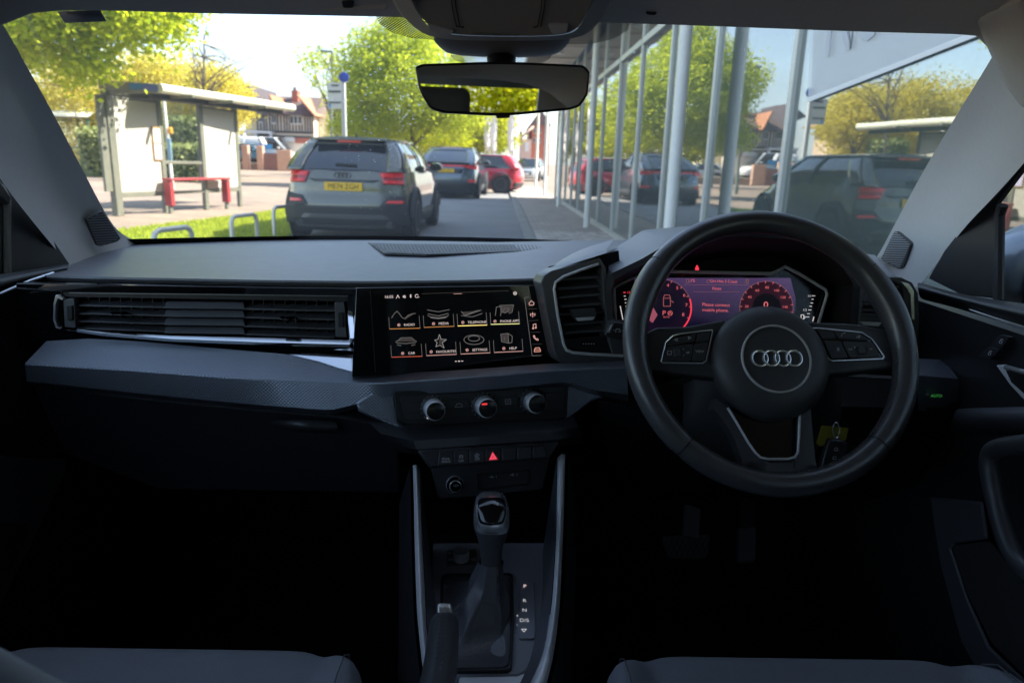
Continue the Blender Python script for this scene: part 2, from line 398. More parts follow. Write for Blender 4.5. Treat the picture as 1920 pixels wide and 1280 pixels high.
def tree(name, label, base, blobs, r0, nclump, per, spread, leaf, m, group=None, ntw=9):
    t = thing(name, label, 'tree', base, group)
    P = crown_points(blobs, nclump, per, spread)
    mb = MB(); c0 = Vector(blobs[0][0])
    limbs(mb, base, c0+Vector((0, 0, blobs[0][1][2]*.6)), r0, [tuple(P[i]) for i in nrs.randint(0, len(P), ntw)])
    mb.build('trunk', M_BARK, t)
    leaf_obj('crown', P, leaf, m, t)
    return t
# near tree overhanging at the upper left
tree('lime_tree', 'near tree with bright yellow-green leaves overhanging the bus shelter', (-9.6, 11.2, -.03),
     [((-7.9, 12.2, 4.6), (2.9, 2.6, 2.15), 5), ((-6.2, 13.0, 4.3), (1.5, 1.6, 1.0), 1.4), ((-8.4, 11.6, 3.0), (1.5, 1.3, .7), 1.0), ((-9.2, 13.5, 3.6), (1.3, 1.3, 1.0), 1.0), ((-6.75, 12.3, 2.45), (.42, .4, .22), .22), ((-6.3, 12.6, 3.45), (1.15, 1.2, .7), 1.5), ((-7.6, 12.0, 2.9), (1.0, 1.0, .5), .8)],
     .24, 1150, 60, .2, .085, L_LIME, ntw=22)
tree('street_tree', 'round green tree with dark trunk behind the parked cars', (*atY(778, 300, 31).xy, -.03),
     [((atY(765, 165, 31)), (2.75, 2.5, 2.1), 4), ((atY(700, 130, 31)), (1.5, 1.6, 1.7), 1.3), ((atY(760, 70, 31)), (1.2, 1.4, 1.2), .8), ((atY(850, 190, 31)), (1.6, 1.6, 1.5), 1.3), ((atY(690, 235, 31)), (1.4, 1.4, .7), .7)],
     .14, 900, 62, .26, .105, L_GREEN)
tree('street_tree', 'yellow-green tree beyond the blue car, behind the white banners', (*atY(905, 300, 52).xy, -.03),
     [((atY(880, 232, 52)), (2.6, 2.4, 2.0), 3), ((atY(930, 245, 52)), (1.6, 1.6, 1.7), 1.2), ((atY(845, 250, 52)), (1.8, 1.6, 1.3), 1.2)],
     .16, 380, 70, .3, .15, L_YEL)
tree('street_tree', 'low yellow-green tree beside the bus stop flag', (*atY(690, 300, 48).xy, -.03),
     [((atY(690, 250, 48)), (2.4, 2.0, 1.1), 2), ((atY(660, 225, 48)), (1.3, 1.2, 1.2), 1), ((atY(815, 258, 48)), (2.2, 2, 1.0), 1.6)], .15, 280, 50, .28, .18, L_YEL)
tree('sparse_tree', 'thin sparse tree with open branches behind the bus stop flag', (*atY(640, 300, 42).xy, -.03),
     [((atY(620, 140, 42)), (1.6, 1.6, 1.5), 2), ((atY(590, 115, 42)), (1.0, 1.1, .8), .8), ((atY(650, 190, 42)), (1.1, 1.1, 1.4), 1)], .13, 95, 13, .3, .17, L_GREEN, ntw=24)
tree('bare_tree', 'almost bare pale tree above the roof of the bus shelter', (*atY(372, 300, 30).xy, -.03),
     [((atY(385, 105, 30)), (1.4, 1.4, 1.3), 2), ((atY(430, 118, 30)), (.8, 1, .5), .6)], .07, 60, 5, .25, .08, L_AMB, ntw=34)
for i, (px, py, yy, rx, rz, nm) in enumerate([(80, 225, 46, 5.2, 3.0, 'amber tree at the far left beside the green shelter'), (205, 185, 42, 4.6, 2.9, 'wide amber tree behind the near end of the bus shelter'),
        (325, 190, 38, 2.9, 2.4, 'amber tree seen through the open bay of the bus shelter'), (408, 178, 36, 1.1, 1.0, 'small amber tree left of the timber-framed house')]):
    c = atY(px, py, yy)
    tree('amber_tree', nm, (c.x, c.y, -.03), [(c, (rx, 2.0, rz), 3), (c+Vector((rx*.5, 0, -rz*.45)), (rx*.7, 1.6, rz*.6), 1.2), (c+Vector((-rx*.5, .4, rz*.3)), (rx*.6, 1.5, rz*.6), 1.2)], .14, 380, 64, .34, .13, L_AMB, 'amber trees behind the bus shelter')
# trees standing behind the own car (seen in the rear-view mirror)
for i, (x, y, lb) in enumerate([(-1.5, -21, 'green tree straight behind the own car, seen in the rear mirror'), (4.0, -24, 'yellow-green tree behind the own car, right of the other'), (-7, -22, 'green tree behind the own car, left of the others')]):
    tree('street_tree', lb, (x, y, -.03), [((x, y, 2.9), (3.4, 2.6, 2.6), 3), ((x+1.5, y, 1.4), (2.4, 2, 1.3), 1)], .16, 360, 50, .34, .15, [L_GREEN, L_YEL, L_LIME][i], 'trees behind the car')
# clipped hedges
def hedge(name, label, a, b, h, d, n):
    t = thing(name, label, 'hedge', (*((Vector(a)+Vector(b))/2).xy, -.03), 'hedges behind the shelters')
    a = np.array(a); b = np.array(b); dr = (b-a)/np.linalg.norm(b-a); pr = np.array((-dr[1], dr[0], 0))
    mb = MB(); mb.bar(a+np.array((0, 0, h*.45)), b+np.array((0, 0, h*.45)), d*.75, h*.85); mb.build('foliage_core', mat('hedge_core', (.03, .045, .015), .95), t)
    s = nrs.uniform(0, 1, n)[:, None]; q = a+(b-a)*s; o = nrs.uniform(-.5, .5, n); z = nrs.uniform(0, 1, n); side = nrs.uniform(0, 1, n) < .7
    o = np.where(side, np.sign(o)*.5, o); z = np.where(side, z, 1.0)
    P = q+pr*(o*d*(1+.15*nrs.normal(size=n)))[:, None]; P[:, 2] = z*h*(1+.05*nrs.normal(size=n)); leaf_obj('foliage', P, .15, L_HEDGE, t)
hedge('hedge', 'variegated hedge between the green shelter and the bus shelter', (*atY(165, 300, 33).xy, 0), (*atY(262, 300, 33).xy, 0), 1.9, 1.3, 6000)
hedge('hedge', 'clipped hedge seen through the open bay of the bus shelter', (*atY(270, 300, 31).xy, 0), (*atY(400, 300, 31).xy, 0), 1.35, 1.2, 6500)
hedge('hedge', 'tall dark hedge behind the clipped hedge of the shelter bay', (*atY(325, 300, 34).xy, 0), (*atY(392, 300, 34).xy, 0), 2.5, 1.2, 3500)

# ================================================================== bus shelter
M_STEEL = mat('shelter_grey_green', (.17, .175, .14), .5, .2, var=.2, bump=(60, .1))
M_CREAM = mat('shelter_panel_cream', (.46, .44, .385), .5, var=.06, bump=(8, .05))
M_RED = mat('bench_red', (.30, .03, .035), .5, var=.15, bump=(40, .1))
M_GUT = mat('gutter_cream', (.66, .66, .55), .35, var=.06, bump=(20, .05))
p1, p2, p3, p4 = [atZ(*q) for q in ((222, 402), (312, 396), (387, 391), (450, 385))]
sh = thing('bus_shelter', 'cream panelled bus shelter with red bench on the left pavement', 'bus shelter', (p1.x, p1.y, -.03))
tops = [2.12, 2.17, 2.15, 2.14]
dirv = (p4-p1).normalized(); perp = Vector((dirv.y, -dirv.x, 0))
for p, tz, wd in ((p1, tops[0], .13), (p2, tops[1], .09), (p3, tops[2], .09), (p4, tops[3], .08)):
    MB().bar((p.x, p.y, -.03), (p.x, p.y, tz+.06), wd, wd*1.2, up=dirv).build('post', M_STEEL, sh, bevel=.01)
def vpanel(a, b, z0, z1, th, ins):
    a = Vector((a.x, a.y, 0)); b = Vector((b.x, b.y, 0)); d = (b-a).normalized(); a = a+d*ins; b = b-d*ins; q = Vector((d.y, -d.x, 0))*th/2
    return [Vector((*(a-q).xy, z0)), Vector((*(b-q).xy, z0)), Vector((*(b-q).xy, z1)), Vector((*(a-q).xy, z1))], q*2
for a, b, z0, z1 in ((p1, p2, .40, 2.06), (p3, p4, .42, 2.06)):
    pts, th = vpanel(a, b, z0, z1, .04, .05); MB().prism(pts, th).build('panel', M_CREAM, sh, bevel=.004)
    for zz, hh in ((z0-.05, .09), (z1+.02, .05)):
        MB().bar((a.x, a.y, zz), (b.x, b.y, zz), .06, hh).build('rail', M_STEEL, sh, bevel=.006)
for zz in (.95, .36): MB().bar((p2.x, p2.y, zz), (p3.x, p3.y, zz), .05, .06).build('rail', M_STEEL, sh, bevel=.006)
pts, th = vpanel(p2, p3, .98, 2.1, .012, .04); MB().prism(pts, th).build('pane', glassmat('shelter_glass', (.93, .95, .93), .04, .35), sh)
# near end return panel
pe = p1+perp*-.0; e2 = p1+Vector((-.06, -.25, 0))
pts, th = vpanel(e2, p1, .42, 2.1, .05, .0); MB().prism(pts, th).build('end_panel', M_STEEL, sh, bevel=.005)
# roof
rbn, rfn, rff = atZ(185, 158, 2.34), atZ(300, 166, 2.28), atZ(549, 203, 2.28)
rbf = rff+(rbn-rfn)
MB().prism([rbn, rfn, rff, rbf], (0, 0, .05)).build('roof', mat('shelter_roof', (.33, .33, .28), .6, var=.1), sh, bevel=.01)
fas = MB(); fas.prism([rbn+Vector((0, -.02, -.09)), rfn+Vector((0, -.02, -.10)), rfn+Vector((0, -.02, .075)), rbn+Vector((0, -.02, .075))], (0, .04, 0)); fo = fas.build('fascia', mat('fascia_grey', (.23, .22, .18), .5, var=.1), sh, bevel=.006)
q0, q1 = rbn.lerp(rfn, .52), rbn.lerp(rfn, .98)
sg = MB(); sg.prism([q0+Vector((0, -.03, -.055)), q1+Vector((0, -.03, -.06)), q1+Vector((0, -.03, .055)), q0+Vector((0, -.03, .055))], (0, -.006, 0)); sgo = sg.build('name_strip', mat('strip_blue', (.06, .20, .52), .4), sh)
sg = MB(); qa, qb = rbn.lerp(rfn, .74), rbn.lerp(rfn, .97)
sg.prism([qa+Vector((0, -.04, -.045)), qb+Vector((0, -.04, -.048)), qb+Vector((0, -.04, .042)), qa+Vector((0, -.04, .042))], (0, -.004, 0)); sg.build('strip_panel', mat('strip_violet', (.14, .16, .48), .4), sh)
MB().tube([rfn+Vector((-.0, -.03, .0)), rff], .085, 14).build('gutter', M_GUT, sh)
a_, b_ = rfn+Vector((-.25, .1, -.11)), rff+Vector((-.25, -.1, -.11))
MB().bar(a_, b_, .12, .12).build('roof_beam', mat('beam_dark', (.055, .055, .05), .6), sh, bevel=.01)
MB().bar(Vector((p1.x, p1.y, 2.16)), Vector((p4.x, p4.y, 2.18)), .1, .1).build('roof_beam', M_STEEL, sh, bevel=.01)
for p, tz in ((p1, 2.15), (p2, 2.17), (p3, 2.17), (p4, 2.17)):
    MB().bar((p.x, p.y, tz), Vector((p.x, p.y, tz+.02))+perp*.85, .06, .06).build('roof_arm', M_STEEL, sh, bevel=.006)
# timetable case on the near panel
pts, th = vpanel(p1.lerp(p2, .80), p1.lerp(p2, .98), .98, 1.62, .05, 0); off = perp*.045
MB().prism([q+off for q in pts], th*.5).build('timetable_frame', mat('bronze_frame', (.30, .19, .07), .5), sh, bevel=.004)
pts, th = vpanel(p1.lerp(p2, .82), p1.lerp(p2, .96), 1.32, 1.58, .05, 0); tp = MB().prism([q+perp*.05 for q in pts], th*.5).build('timetable_sheet', mat('paper', (.62, .64, .66), .6, var=.1), sh)
pts, th = vpanel(p1.lerp(p2, .82), p1.lerp(p2, .96), 1.01, 1.29, .05, 0); MB().prism([q+perp*.05 for q in pts], th*.5).build('timetable_sheet', mat('paper2', (.50, .47, .66), .6, var=.1), sh)
# red perch bench
bn = thing('bench', 'red metal perch bench in front of the bus shelter', 'bench', (*atZ(312, 397).xy, -.03))
b1, b2 = atZ(311, 397), atZ(417, 389)
b1 = b1+perp*.12; b2 = b2+perp*.12; b1.z = b2.z = -.03
for b in (b1, b2):
    MB().bar((b.x, b.y, .12), (b.x, b.y, .60), .16, .10, up=dirv).build('leg_cover', M_RED, bn, bevel=.012)
    MB().bar((b.x, b.y, -.03), (b.x, b.y, .14), .06, .07, up=dirv).build('leg', M_STEEL, bn)
MB().bar(Vector((b1.x, b1.y, .63))-dirv*.05, Vector((b2.x, b2.y, .63))+dirv*.05, .22, .045).build('seat', M_RED, bn, bevel=.01)
# green-framed second shelter far left
g0 = atZ(174, 322); gx0 = Vector((g0.x, g0.y, -.03))
gs = thing('bus_shelter', 'green framed glass shelter with pale roof at the far left', 'bus shelter', gx0)
MG = mat('frame_green', (.045, .17, .11), .45, var=.15); sc_ = .0274*1.02
gsz = 2.75
for dx, dy in ((0, 0), (-2.6, 0), (0, 1.4), (-2.6, 1.4), (-1.3, 1.4)):
    MB().bar(gx0+Vector((dx, dy, 0)), gx0+Vector((dx, dy, gsz)), .09, .09, up=(0, 1, 0)).build('post', MG, gs)
for zz in (.35, 1.25, gsz-.05):
    MB().bar(gx0+Vector((0, 1.4, zz)), gx0+Vector((-2.6, 1.4, zz)), .05, .06).build('rail', MG, gs)
    MB().bar(gx0+Vector((0, 0, zz)), gx0+Vector((0, 1.4, zz)), .05, .06).build('rail', MG, gs)
for k in range(2): MB().box2(gx0+Vector((-1.3*k-.06, 1.395, .4)), gx0+Vector((-1.3*k-1.24, 1.405, 2.6))).build('pane', MATS['shelter_glass'], gs)
MB().box2(gx0+Vector((-.005, .06, .4)), gx0+Vector((.005, 1.34, 2.6))).build('pane', MATS['shelter_glass'], gs)
MB().lathe(gx0+Vector((-2.9, .7, gsz-.55)), (1, 0, 0), [(1.0, 0), (1.0, 3.2)], 28).build('roof_barrel', mat('green_shelter_roof', (.40, .40, .33), .5, var=.1), gs) if False else None
rf = MB(); rows = []
for t in np.linspace(0, 1, 9): rows.append([gx0+Vector((.25, -.35+2.1*t, gsz+.05+.32*math.sin(math.pi*t))), gx0+Vector((-2.9, -.35+2.1*t, gsz+.05+.32*math.sin(math.pi*t)))])
rf.grid(rows).build('roof', mat('green_shelter_roof', (.40, .40, .33), .5, var=.1), gs, solid=.05)
# timetable pole behind the shelter
tp = atY(322, 330, 24); tpz = tp.z
po = thing('bus_stop_pole', 'white pole with orange box behind the bus shelter', 'pole', (tp.x, tp.y, -.03))
MB().tube([(tp.x, tp.y, -.03), (tp.x-.05, tp.y, 2.9)], .05, 10).build('pole', mat('pole_white', (.68, .67, .64), .5, var=.08), po)
qq = atY(319, 245, 23.93); MB().box(qq, (.14, .1, .2)).build('orange_box', mat('orange_box', (.80, .36, .02), .5), po, bevel=.03)
qq = atY(318, 282, 23.93); MB().box(qq, (.12, .06, .75)).build('side_panel', mat('pole_blue', (.22, .36, .47), .5), po, bevel=.01)

# hoop rails
M_HOOP = mat('galvanised', (.60, .58, .52), .4, .35, var=.12, bump=(80, .1))
for i, (a, b, lb) in enumerate([((287, 433), (358, 425), 'nearest steel hoop rail on the grass, leftmost'), ((433, 406), (480, 401), 'middle steel hoop rail on the grass'), ((534, 402), (566, 398), 'steel hoop rail half hidden behind the grey car')]):
    h = .44; A = atZ(*a, h); B = atZ(*b, h); d = (B-A)
    if i == 2: d = Vector((.12, .5, 0)); A = Vector((-3.17, 10.2, h)); B = A+d
    d.normalize(); e = .075
    path = [Vector((A.x, A.y, -.03)), Vector((A.x, A.y, h-e)), A+d*e*.3+Vector((0, 0, -e*.3)), A+d*e, B-d*e, B-d*e*.3+Vector((0, 0, -e*.3)), Vector((B.x, B.y, h-e)), Vector((B.x, B.y, -.03))]
    o = MB().tube(path, .026, 12).build('hoop_rail', M_HOOP); tag(o, lb, 'rail', 'hoop rails along the verge')

# bus stop flag
fl = atY(646, 260, 18); ft = thing('bus_stop_flag', 'grey bus stop flag with blue roundel above the grey car', 'bus stop', (fl.x, fl.y, -.03))
c0, c1 = atY(642, 158, 18), atY(650, 158, 18)
MB().bar((fl.x, fl.y, -.03), (fl.x, fl.y, atY(646, 152, 18).z), .11, .09, up=(0, 1, 0)).build('pole', mat('flag_pole', (.52, .53, .56), .5, var=.06), ft, bevel=.02)
fp = Plane(atY(630, 180, 17.94), (.1, -1, 0))
def plate(name, pxs, pl, th, m, parent, bevel=0, h=0., smooth=False, seg=2):
    pts = [pl.at(x, y, h) for x, y in pxs]; mb = MB().prism(pts, -pl.n*th)
    return mb.build(name, m, parent, smooth=True, bevel=bevel, seg=seg)
plate('flag_panel', [(613, 155), (641, 155), (641, 204), (615, 204)], fp, .03, mat('flag_white', (.66, .66, .68), .5, var=.05), ft)
for a, b, c in ((170, 174, (.07, .07, .08)), (191, 194, (.08, .08, .09))): plate('text_band', [(615, a), (639, a), (639, b), (616, b)], fp, .01, mat('flag_dark%d' % a, c, .5), ft, h=.008)
plate('blue_mark', [(616, 195), (620, 195), (620, 202), (617, 202)], fp, .01, mat('flag_blue', (.05, .28, .72), .4), ft, h=.008)
plate('lettering', [(621, 159), (635, 159), (635, 162), (621, 162)], fp, .01, MATS['flag_dark170'], ft, h=.008)
MB().lathe(atY(645, 145, 17.95), (0, -1, 0), [(.10, -.02), (.115, -.015), (.115, .015), (.10, .02)], 28).build('roundel', mat('roundel_blue', (.02, .055, .42), .35), ft)

# ================================================================== houses
def tudor():
    Yh = 65.; k = Yh/F
    o = atY(536, 290, Yh); h = thing('house', 'timber-framed house with brown roof and red chimney behind the bus shelter', 'house', (o.x, o.y, -.03))
    wall = mat('render_pinkish', (.68, .58, .48), .8, var=.08, bump=(3, .2, .01)); cream = mat('render_cream', (.72, .64, .42), .8, var=.06)
    roofm = mat('roof_brown', (.12, .085, .075), .85, var=.25, bump=(3, .8, .05)); orange = mat('roof_sunlit', (.42, .19, .10), .85, var=.2, bump=(3, .8, .05)); tim = mat('timber_dark', (.055, .05, .045), .8)
    P = lambda x, y, d=0: atY(x, y, Yh)+Vector((0, d, 0))
    def X(x): return P(x, 250).x
    def Zz(y): return P(535, y).z
    MB().box2((X(483), Yh, -.03), (X(589), Yh+8, Zz(214))).build('wall', wall, h)
    MB().box2((X(455), Yh+.8, -.03), (X(482), Yh+8, Zz(205))).build('wall', cream, h)
    MB().box2((X(590), Yh+1.5, -.03), (X(626), Yh+8, Zz(213))).build('wall', cream, h)
    # main roof (ridge along x), gables
    z0, z1 = Zz(216), Zz(174)
    MB().add([(X(480), Yh-.4, z0), (X(594), Yh-.4, z0), (X(587), Yh+4, z1), (X(486), Yh+4, z1), (X(480), Yh+8.4, z0), (X(594), Yh+8.4, z0)], [(0, 1, 2, 3), (3, 2, 5, 4), (1, 5, 2), (0, 3, 4)]).build('roof', roofm, h, smooth=False)
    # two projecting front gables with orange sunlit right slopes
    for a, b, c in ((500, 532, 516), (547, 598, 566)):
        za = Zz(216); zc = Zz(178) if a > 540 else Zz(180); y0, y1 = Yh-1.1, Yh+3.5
        # right-hand slope orange (sunlight painted into the tile colour), left-hand slope brown
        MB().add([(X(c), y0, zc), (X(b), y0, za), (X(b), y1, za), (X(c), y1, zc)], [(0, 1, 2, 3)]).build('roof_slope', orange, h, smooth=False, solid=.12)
    # chimney
    MB().box2((X(534), Yh+2.6, Zz(196)), (X(546), Yh+3.6, Zz(164))).build('chimney', mat('brick_red', (.36, .12, .085), .85, var=.2), h)
    MB().box2((X(536), Yh+2.9, Zz(166)), (X(540), Yh+3.3, Zz(157))).build('chimney_pot', mat('pot', (.10, .08, .07), .8), h)
    # left wing roof
    MB().add([(X(436), Yh+.3, Zz(186)), (X(478), Yh+.3, Zz(208)), (X(478), Yh+8, Zz(208)), (X(436), Yh+8, Zz(186)), (X(470), Yh+.3, Zz(160)), (X(470), Yh+8, Zz(160))], [(0, 1, 4), (0, 4, 5, 3), (1, 2, 5, 4)]).build('roof', mat('roof_dark', (.085, .07, .08), .85, var=.2), h, smooth=False)
    # timbers, windows
    xs = [484, 490, 496, 501, 507, 512, 517, 522, 528, 534, 539, 544, 550, 556, 562, 567, 573, 578, 583, 588]
    for x in xs: MB().box((X(x), Yh-.04, (Zz(214)+Zz(248))/2), (.10, .08, Zz(214)-Zz(248))).build('timber', tim, h)
    for y in (215, 248, 256): MB().box(((X(483)+X(589))/2, Yh-.06, Zz(y)), (X(589)-X(483), .1, .16)).build('timber', tim, h)
    for x0, x1, y0, y1 in ((487, 495, 215, 232), (511, 520, 215, 233), (545, 568, 216, 233), (464, 475, 211, 227)):
        wn = MB().box2((X(x0), Yh-.12, Zz(y1)), (X(x1), Yh+(.78 if x0 < 480 else .02), Zz(y0))).build('window', mat('window_white', (.62, .62, .6), .6), h)
        nn = 3 if x1-x0 > 12 else 2
        for q in range(nn):
            a = X(x0)+(X(x1)-X(x0))*(q+.12)/nn; b = X(x0)+(X(x1)-X(x0))*(q+.88)/nn
            MB().box2((a, Yh-.15, Zz(y1-2)), (b, Yh-.125, Zz(y0+2))).build('pane', mat('pane_dark', (.06, .07, .08), .15), wn)
    MB().box2((X(553), Yh-.05, Zz(268)), (X(588), Yh-.01, Zz(258))).build('brick_band', mat('brick_band', (.40, .13, .09), .85, var=.2), h)
    MB().box2((X(534), Yh-.12, Zz(266)), (X(552), Yh-.02, Zz(257))).build('window', MATS['window_white'], h)
    # porch
    MB().box2((X(457), Yh-1.2, Zz(252)), (X(515), Yh-.1, Zz(248))).build('porch_roof', mat('lead_grey', (.42, .43, .47), .6), h)
    for x in (458, 484, 512): MB().box2((X(x), Yh-1.1, -.03), (X(x)+.2, Yh-.9, Zz(251.8))).build('porch_post', MATS['lead_grey'], h)
tudor()
def brick_house():
    Yh = 75.; P = lambda x, y: atY(x, y, Yh); X = lambda x: P(x, 270).x; Zz = lambda y: P(985, y).z
    h = thing('house', 'tall red brick terrace at the end of the street', 'house', (X(985), Yh, -.03))
    br = mat('brick_far', (.34, .13, .09), .85, var=.15); pink = mat('render_pink', (.58, .40, .33), .85, var=.08); rf = mat('roof_far', (.13, .085, .08), .85, var=.2)
    MB().box2((X(996), Yh, -.03), (X(1030), Yh+14, Zz(232))).build('wall', br, h)
    MB().box2((X(977), Yh-2, -.03), (X(995), Yh+6, Zz(262))).build('wall', pink, h)
    MB().add([(X(993), Yh-.4, Zz(234)), (X(1032), Yh-.4, Zz(234)), (X(1012), Yh-.4, Zz(205)), (X(993), Yh+14, Zz(234)), (X(1032), Yh+14, Zz(234)), (X(1012), Yh+14, Zz(205))], [(0, 1, 2), (0, 2, 5, 3), (1, 4, 5, 2), (3, 5, 4)]).build('roof', rf, h, smooth=False)
    MB().add([(X(973), Yh-2.3, Zz(264)), (X(999), Yh-2.3, Zz(240)), (X(999), Yh+6, Zz(240)), (X(973), Yh+6, Zz(264))], [(0, 1, 2, 3)]).build('roof', pink, h, solid=.2)
    MB().box2((X(974), Yh+1, Zz(262)), (X(979), Yh+2, Zz(246))).build('chimney', br, h)
    for x in (999, 1008): 
        for y in (240, 258): 
            wn = MB().box2((X(x), Yh-.1, Zz(y+10)), (X(x+5), Yh, Zz(y))).build('window', MATS['window_white'], h)
            MB().box2((X(x+.7), Yh-.14, Zz(y+9)), (X(x+4.3), Yh-.11, Zz(y+1))).build('pane', MATS['pane_dark'], wn)
    MB().box2((X(983), Yh-2.1, Zz(285)), (X(990), Yh-2.0, Zz(268))).build('window', MATS['window_white'], h)
brick_house()
def long_house():
    Yh = 50.; P = lambda x, y: atY(x, y, Yh); X = lambda x: P(x, 250).x; Zz = lambda y: P(330, y).z
    h = thing('house', 'brown-roofed building behind the amber trees', 'house', (X(300), Yh, -.03))
    MB().box2((X(180), Yh, -.03), (X(370), Yh+6, Zz(190))).build('wall', mat('wall_buff', (.50, .38, .27), .85, var=.1), h)
    MB().add([(X(170), Yh-.6, Zz(192)), (X(395), Yh-.6, Zz(192)), (X(330), Yh+3, Zz(110)), (X(240), Yh+3, Zz(110)), (X(170), Yh+6.6, Zz(192)), (X(395), Yh+6.6, Zz(192))], [(0, 1, 2, 3), (1, 5, 2), (3, 2, 5, 4), (0, 3, 4)]).build('roof', mat('roof_tan', (.23, .155, .085), .85, var=.2, bump=(2, .6, .05)), h, smooth=False)
    for x in (205, 250, 300, 342):
        wn = MB().box2((X(x), Yh-.1, Zz(245)), (X(x+20), Yh, Zz(215))).build('window', MATS['window_white'], h)
        MB().box2((X(x+2), Yh-.13, Zz(243)), (X(x+18), Yh-.11, Zz(217))).build('pane', MATS['pane_dark'], wn)
long_house()
# low brick wall with piers in front of the houses
for i, (x0, x1, y0, y1, lb) in enumerate([(454, 464, 272, 309, 'short brick pier at the right edge of the bus shelter'), (482, 492, 273, 309, 'brick pier in front of the blue car'), (520, 545, 282, 312, 'pale orange brick pier beside the grey car')]):
    a, b = atZ(x0, y1), atY(x1, y1, 58); Yw = 58.; A, B = atY(x0, y1, Yw), atY(x1, y0, Yw)
    o = MB().box2((A.x, Yw, -.03), (B.x, Yw+.5, B.z)).build('brick_pier', mat('brick_orange', (.46, .29, .21), .85, var=.15), None, bevel=.03); tag(o, lb, 'pier', 'garden wall piers')
A, B = atY(492, 309, 58.1), atY(524, 288, 58.1)
tag(MB().box2((A.x, 58.1, -.03), (B.x, 58.4, B.z)).build('garden_wall', mat('brick_dark', (.20, .10, .085), .85, var=.2)), 'low dark brick wall below the blue car', 'wall')
struct('forecourt', MB().box2((-34, 58.6, -.029), (-9, 64.9, .5)), M_GR)
# street lamps
for px, pt, yy, lb in ((623, 98, 36, 'thin grey street lamp left of the bus stop flag'), (646, 98, 46, 'slim lamp post directly above the blue roundel')):
    b = atY(px, 280, yy); t = atY(px, pt, yy); lp = thing('street_lamp', lb, 'street lamp', (b.x, b.y, -.03), 'street lamps')
    ml = mat('lamp_grey', (.14, .17, .15), .5)
    MB().tube([(b.x, b.y, -.03), (b.x, b.y, t.z*.5), (t.x, t.y, t.z)], [.08, .06, .045], 8).build('post', ml, lp)
    MB().box((t.x-.25, t.y, t.z+.02), (.55, .2, .1)).build('lantern', ml, lp, bevel=.03)
# three white feather banners
for px, y0, y1, yy, lb in ((913, 222, 283, 36, 'leftmost white feather banner, widest of the three'), (925, 230, 289, 38, 'middle white feather banner, thinnest of the three'), (957, 222, 290, 36, 'rightmost white feather banner')):
    t = atY(px, y0-25, yy); b = atY(px, y1, yy); fb = thing('feather_banner', lb, 'banner', (b.x+.14, b.y, -.03), 'feather banners')
    MB().tube([(b.x+.14, b.y, -.03), (b.x+.14, b.y, t.z*.8), (b.x+.05, b.y, t.z)], .02, 6).build('pole', mat('banner_pole', (.4, .4, .4), .4), fb)
    rows = []
    for i in range(12):
        s = i/11; z = b.z+(t.z-b.z)*s; wd = .30*math.sin(math.pi*min(1, .12+s*.8))**.6
        rows.append([Vector((b.x+.12-wd*q, b.y+.04*math.sin(s*9+q*3), z)) for q in (0, .5, 1)])
    MB().grid(rows).build('cloth', mat('banner_white', (.78, .74, .72), .8), fb, solid=.004)

# ================================================================== glass-fronted building on the right
M_ALU = mat('mullion_grey', (.64, .66, .63), .4, .3, var=.06)
M_TEAL = mat('mullion_teal', (.30, .46, .43), .4, .2)
bl = thing('showroom', 'long glass-fronted showroom with pale mullions along the right pavement', 'building', (FX, 12, -.03))
GL = glassmat('facade_glass', (.80, .90, .87), .46, .98, warp=.12, dust_haze=.17)  # scattering film added here as a pale haze over the reflections
ys = [-6, -3, -1, .8, 2.45, 4.76, 6.51, 8.26, 10.0, 11.76, 13.5, 15.26, 17, 18.76, 20.5, 22.26, 24]
HT = 5.4
for i in range(len(ys)-1):
    a, b = ys[i]+.03, ys[i+1]-.03
    zs = [(.12, 2.71), (2.79, HT-.2)] if a > 6 else [(.12, HT-.2)]
    for z0, z1 in zs: MB().box2((FX+.02, a, z0), (FX+.03, b, z1)).build('pane', GL, bl)
for y in ys: MB().box2((FX-.012, y-.03, .03), (FX+.05, y+.03, HT)).build('mullion', M_ALU, bl, bevel=.008)
MB().box2((FX+.14, 6.25, .06), (FX+.24, 6.31, HT)).build('glass_fin', M_TEAL, bl)
for a, b in zip(ys[6:], ys[7:]): MB().box2((FX-.02, a+.032, 2.712), (FX+.05, b-.032, 2.788)).build('transom', M_ALU, bl)
for a, b in zip(ys, ys[1:]): MB().box2((FX-.03, a+.032, .03), (FX+.08, b-.032, .118)).build('sill', mat('sill_grey', (.50, .48, .43), .5), bl)
MB().box2((FX+.03, -6.2, HT-.2), (13, 24.2, HT)).build('roof', mat('bld_roof', (.35, .34, .32), .8), bl)
MB().box2((6.8, -6.2, -.02), (7, 24.2, HT-.21)).build('back_wall', mat('showroom_wall', (.72, .76, .74), .8), bl)
MB().box2((FX+.1, 24.02, -.02), (6.8, 24.2, HT-.21)).build('end_wall', MATS['showroom_wall'], bl)
MB().box2((FX+.1, -6.2, -.02), (6.8, -6.02, HT-.21)).build('end_wall', MATS['showroom_wall'], bl)
MB().box2((FX+.12, -6, -.025), (6.7, 24, .04)).build('floor_slab', mat('showroom_floor', (.60, .63, .61), .3), bl)
MB().box2((FX-.02, -6.2, HT+.002), (FX+.3, 24.2, HT+.25)).build('parapet', M_ALU, bl)
ct = MB().box2((2.75, 3.3, .041), (3.35, 5.0, 1.12)); ct.build('reception_counter', mat('counter_pale', (.74, .80, .76), .5), bl, bevel=.01)
MB().box2((2.70, 3.25, 1.122), (3.40, 5.05, 1.16)).build('counter_top', mat('counter_top', (.80, .84, .82), .4), bl, bevel=.005)
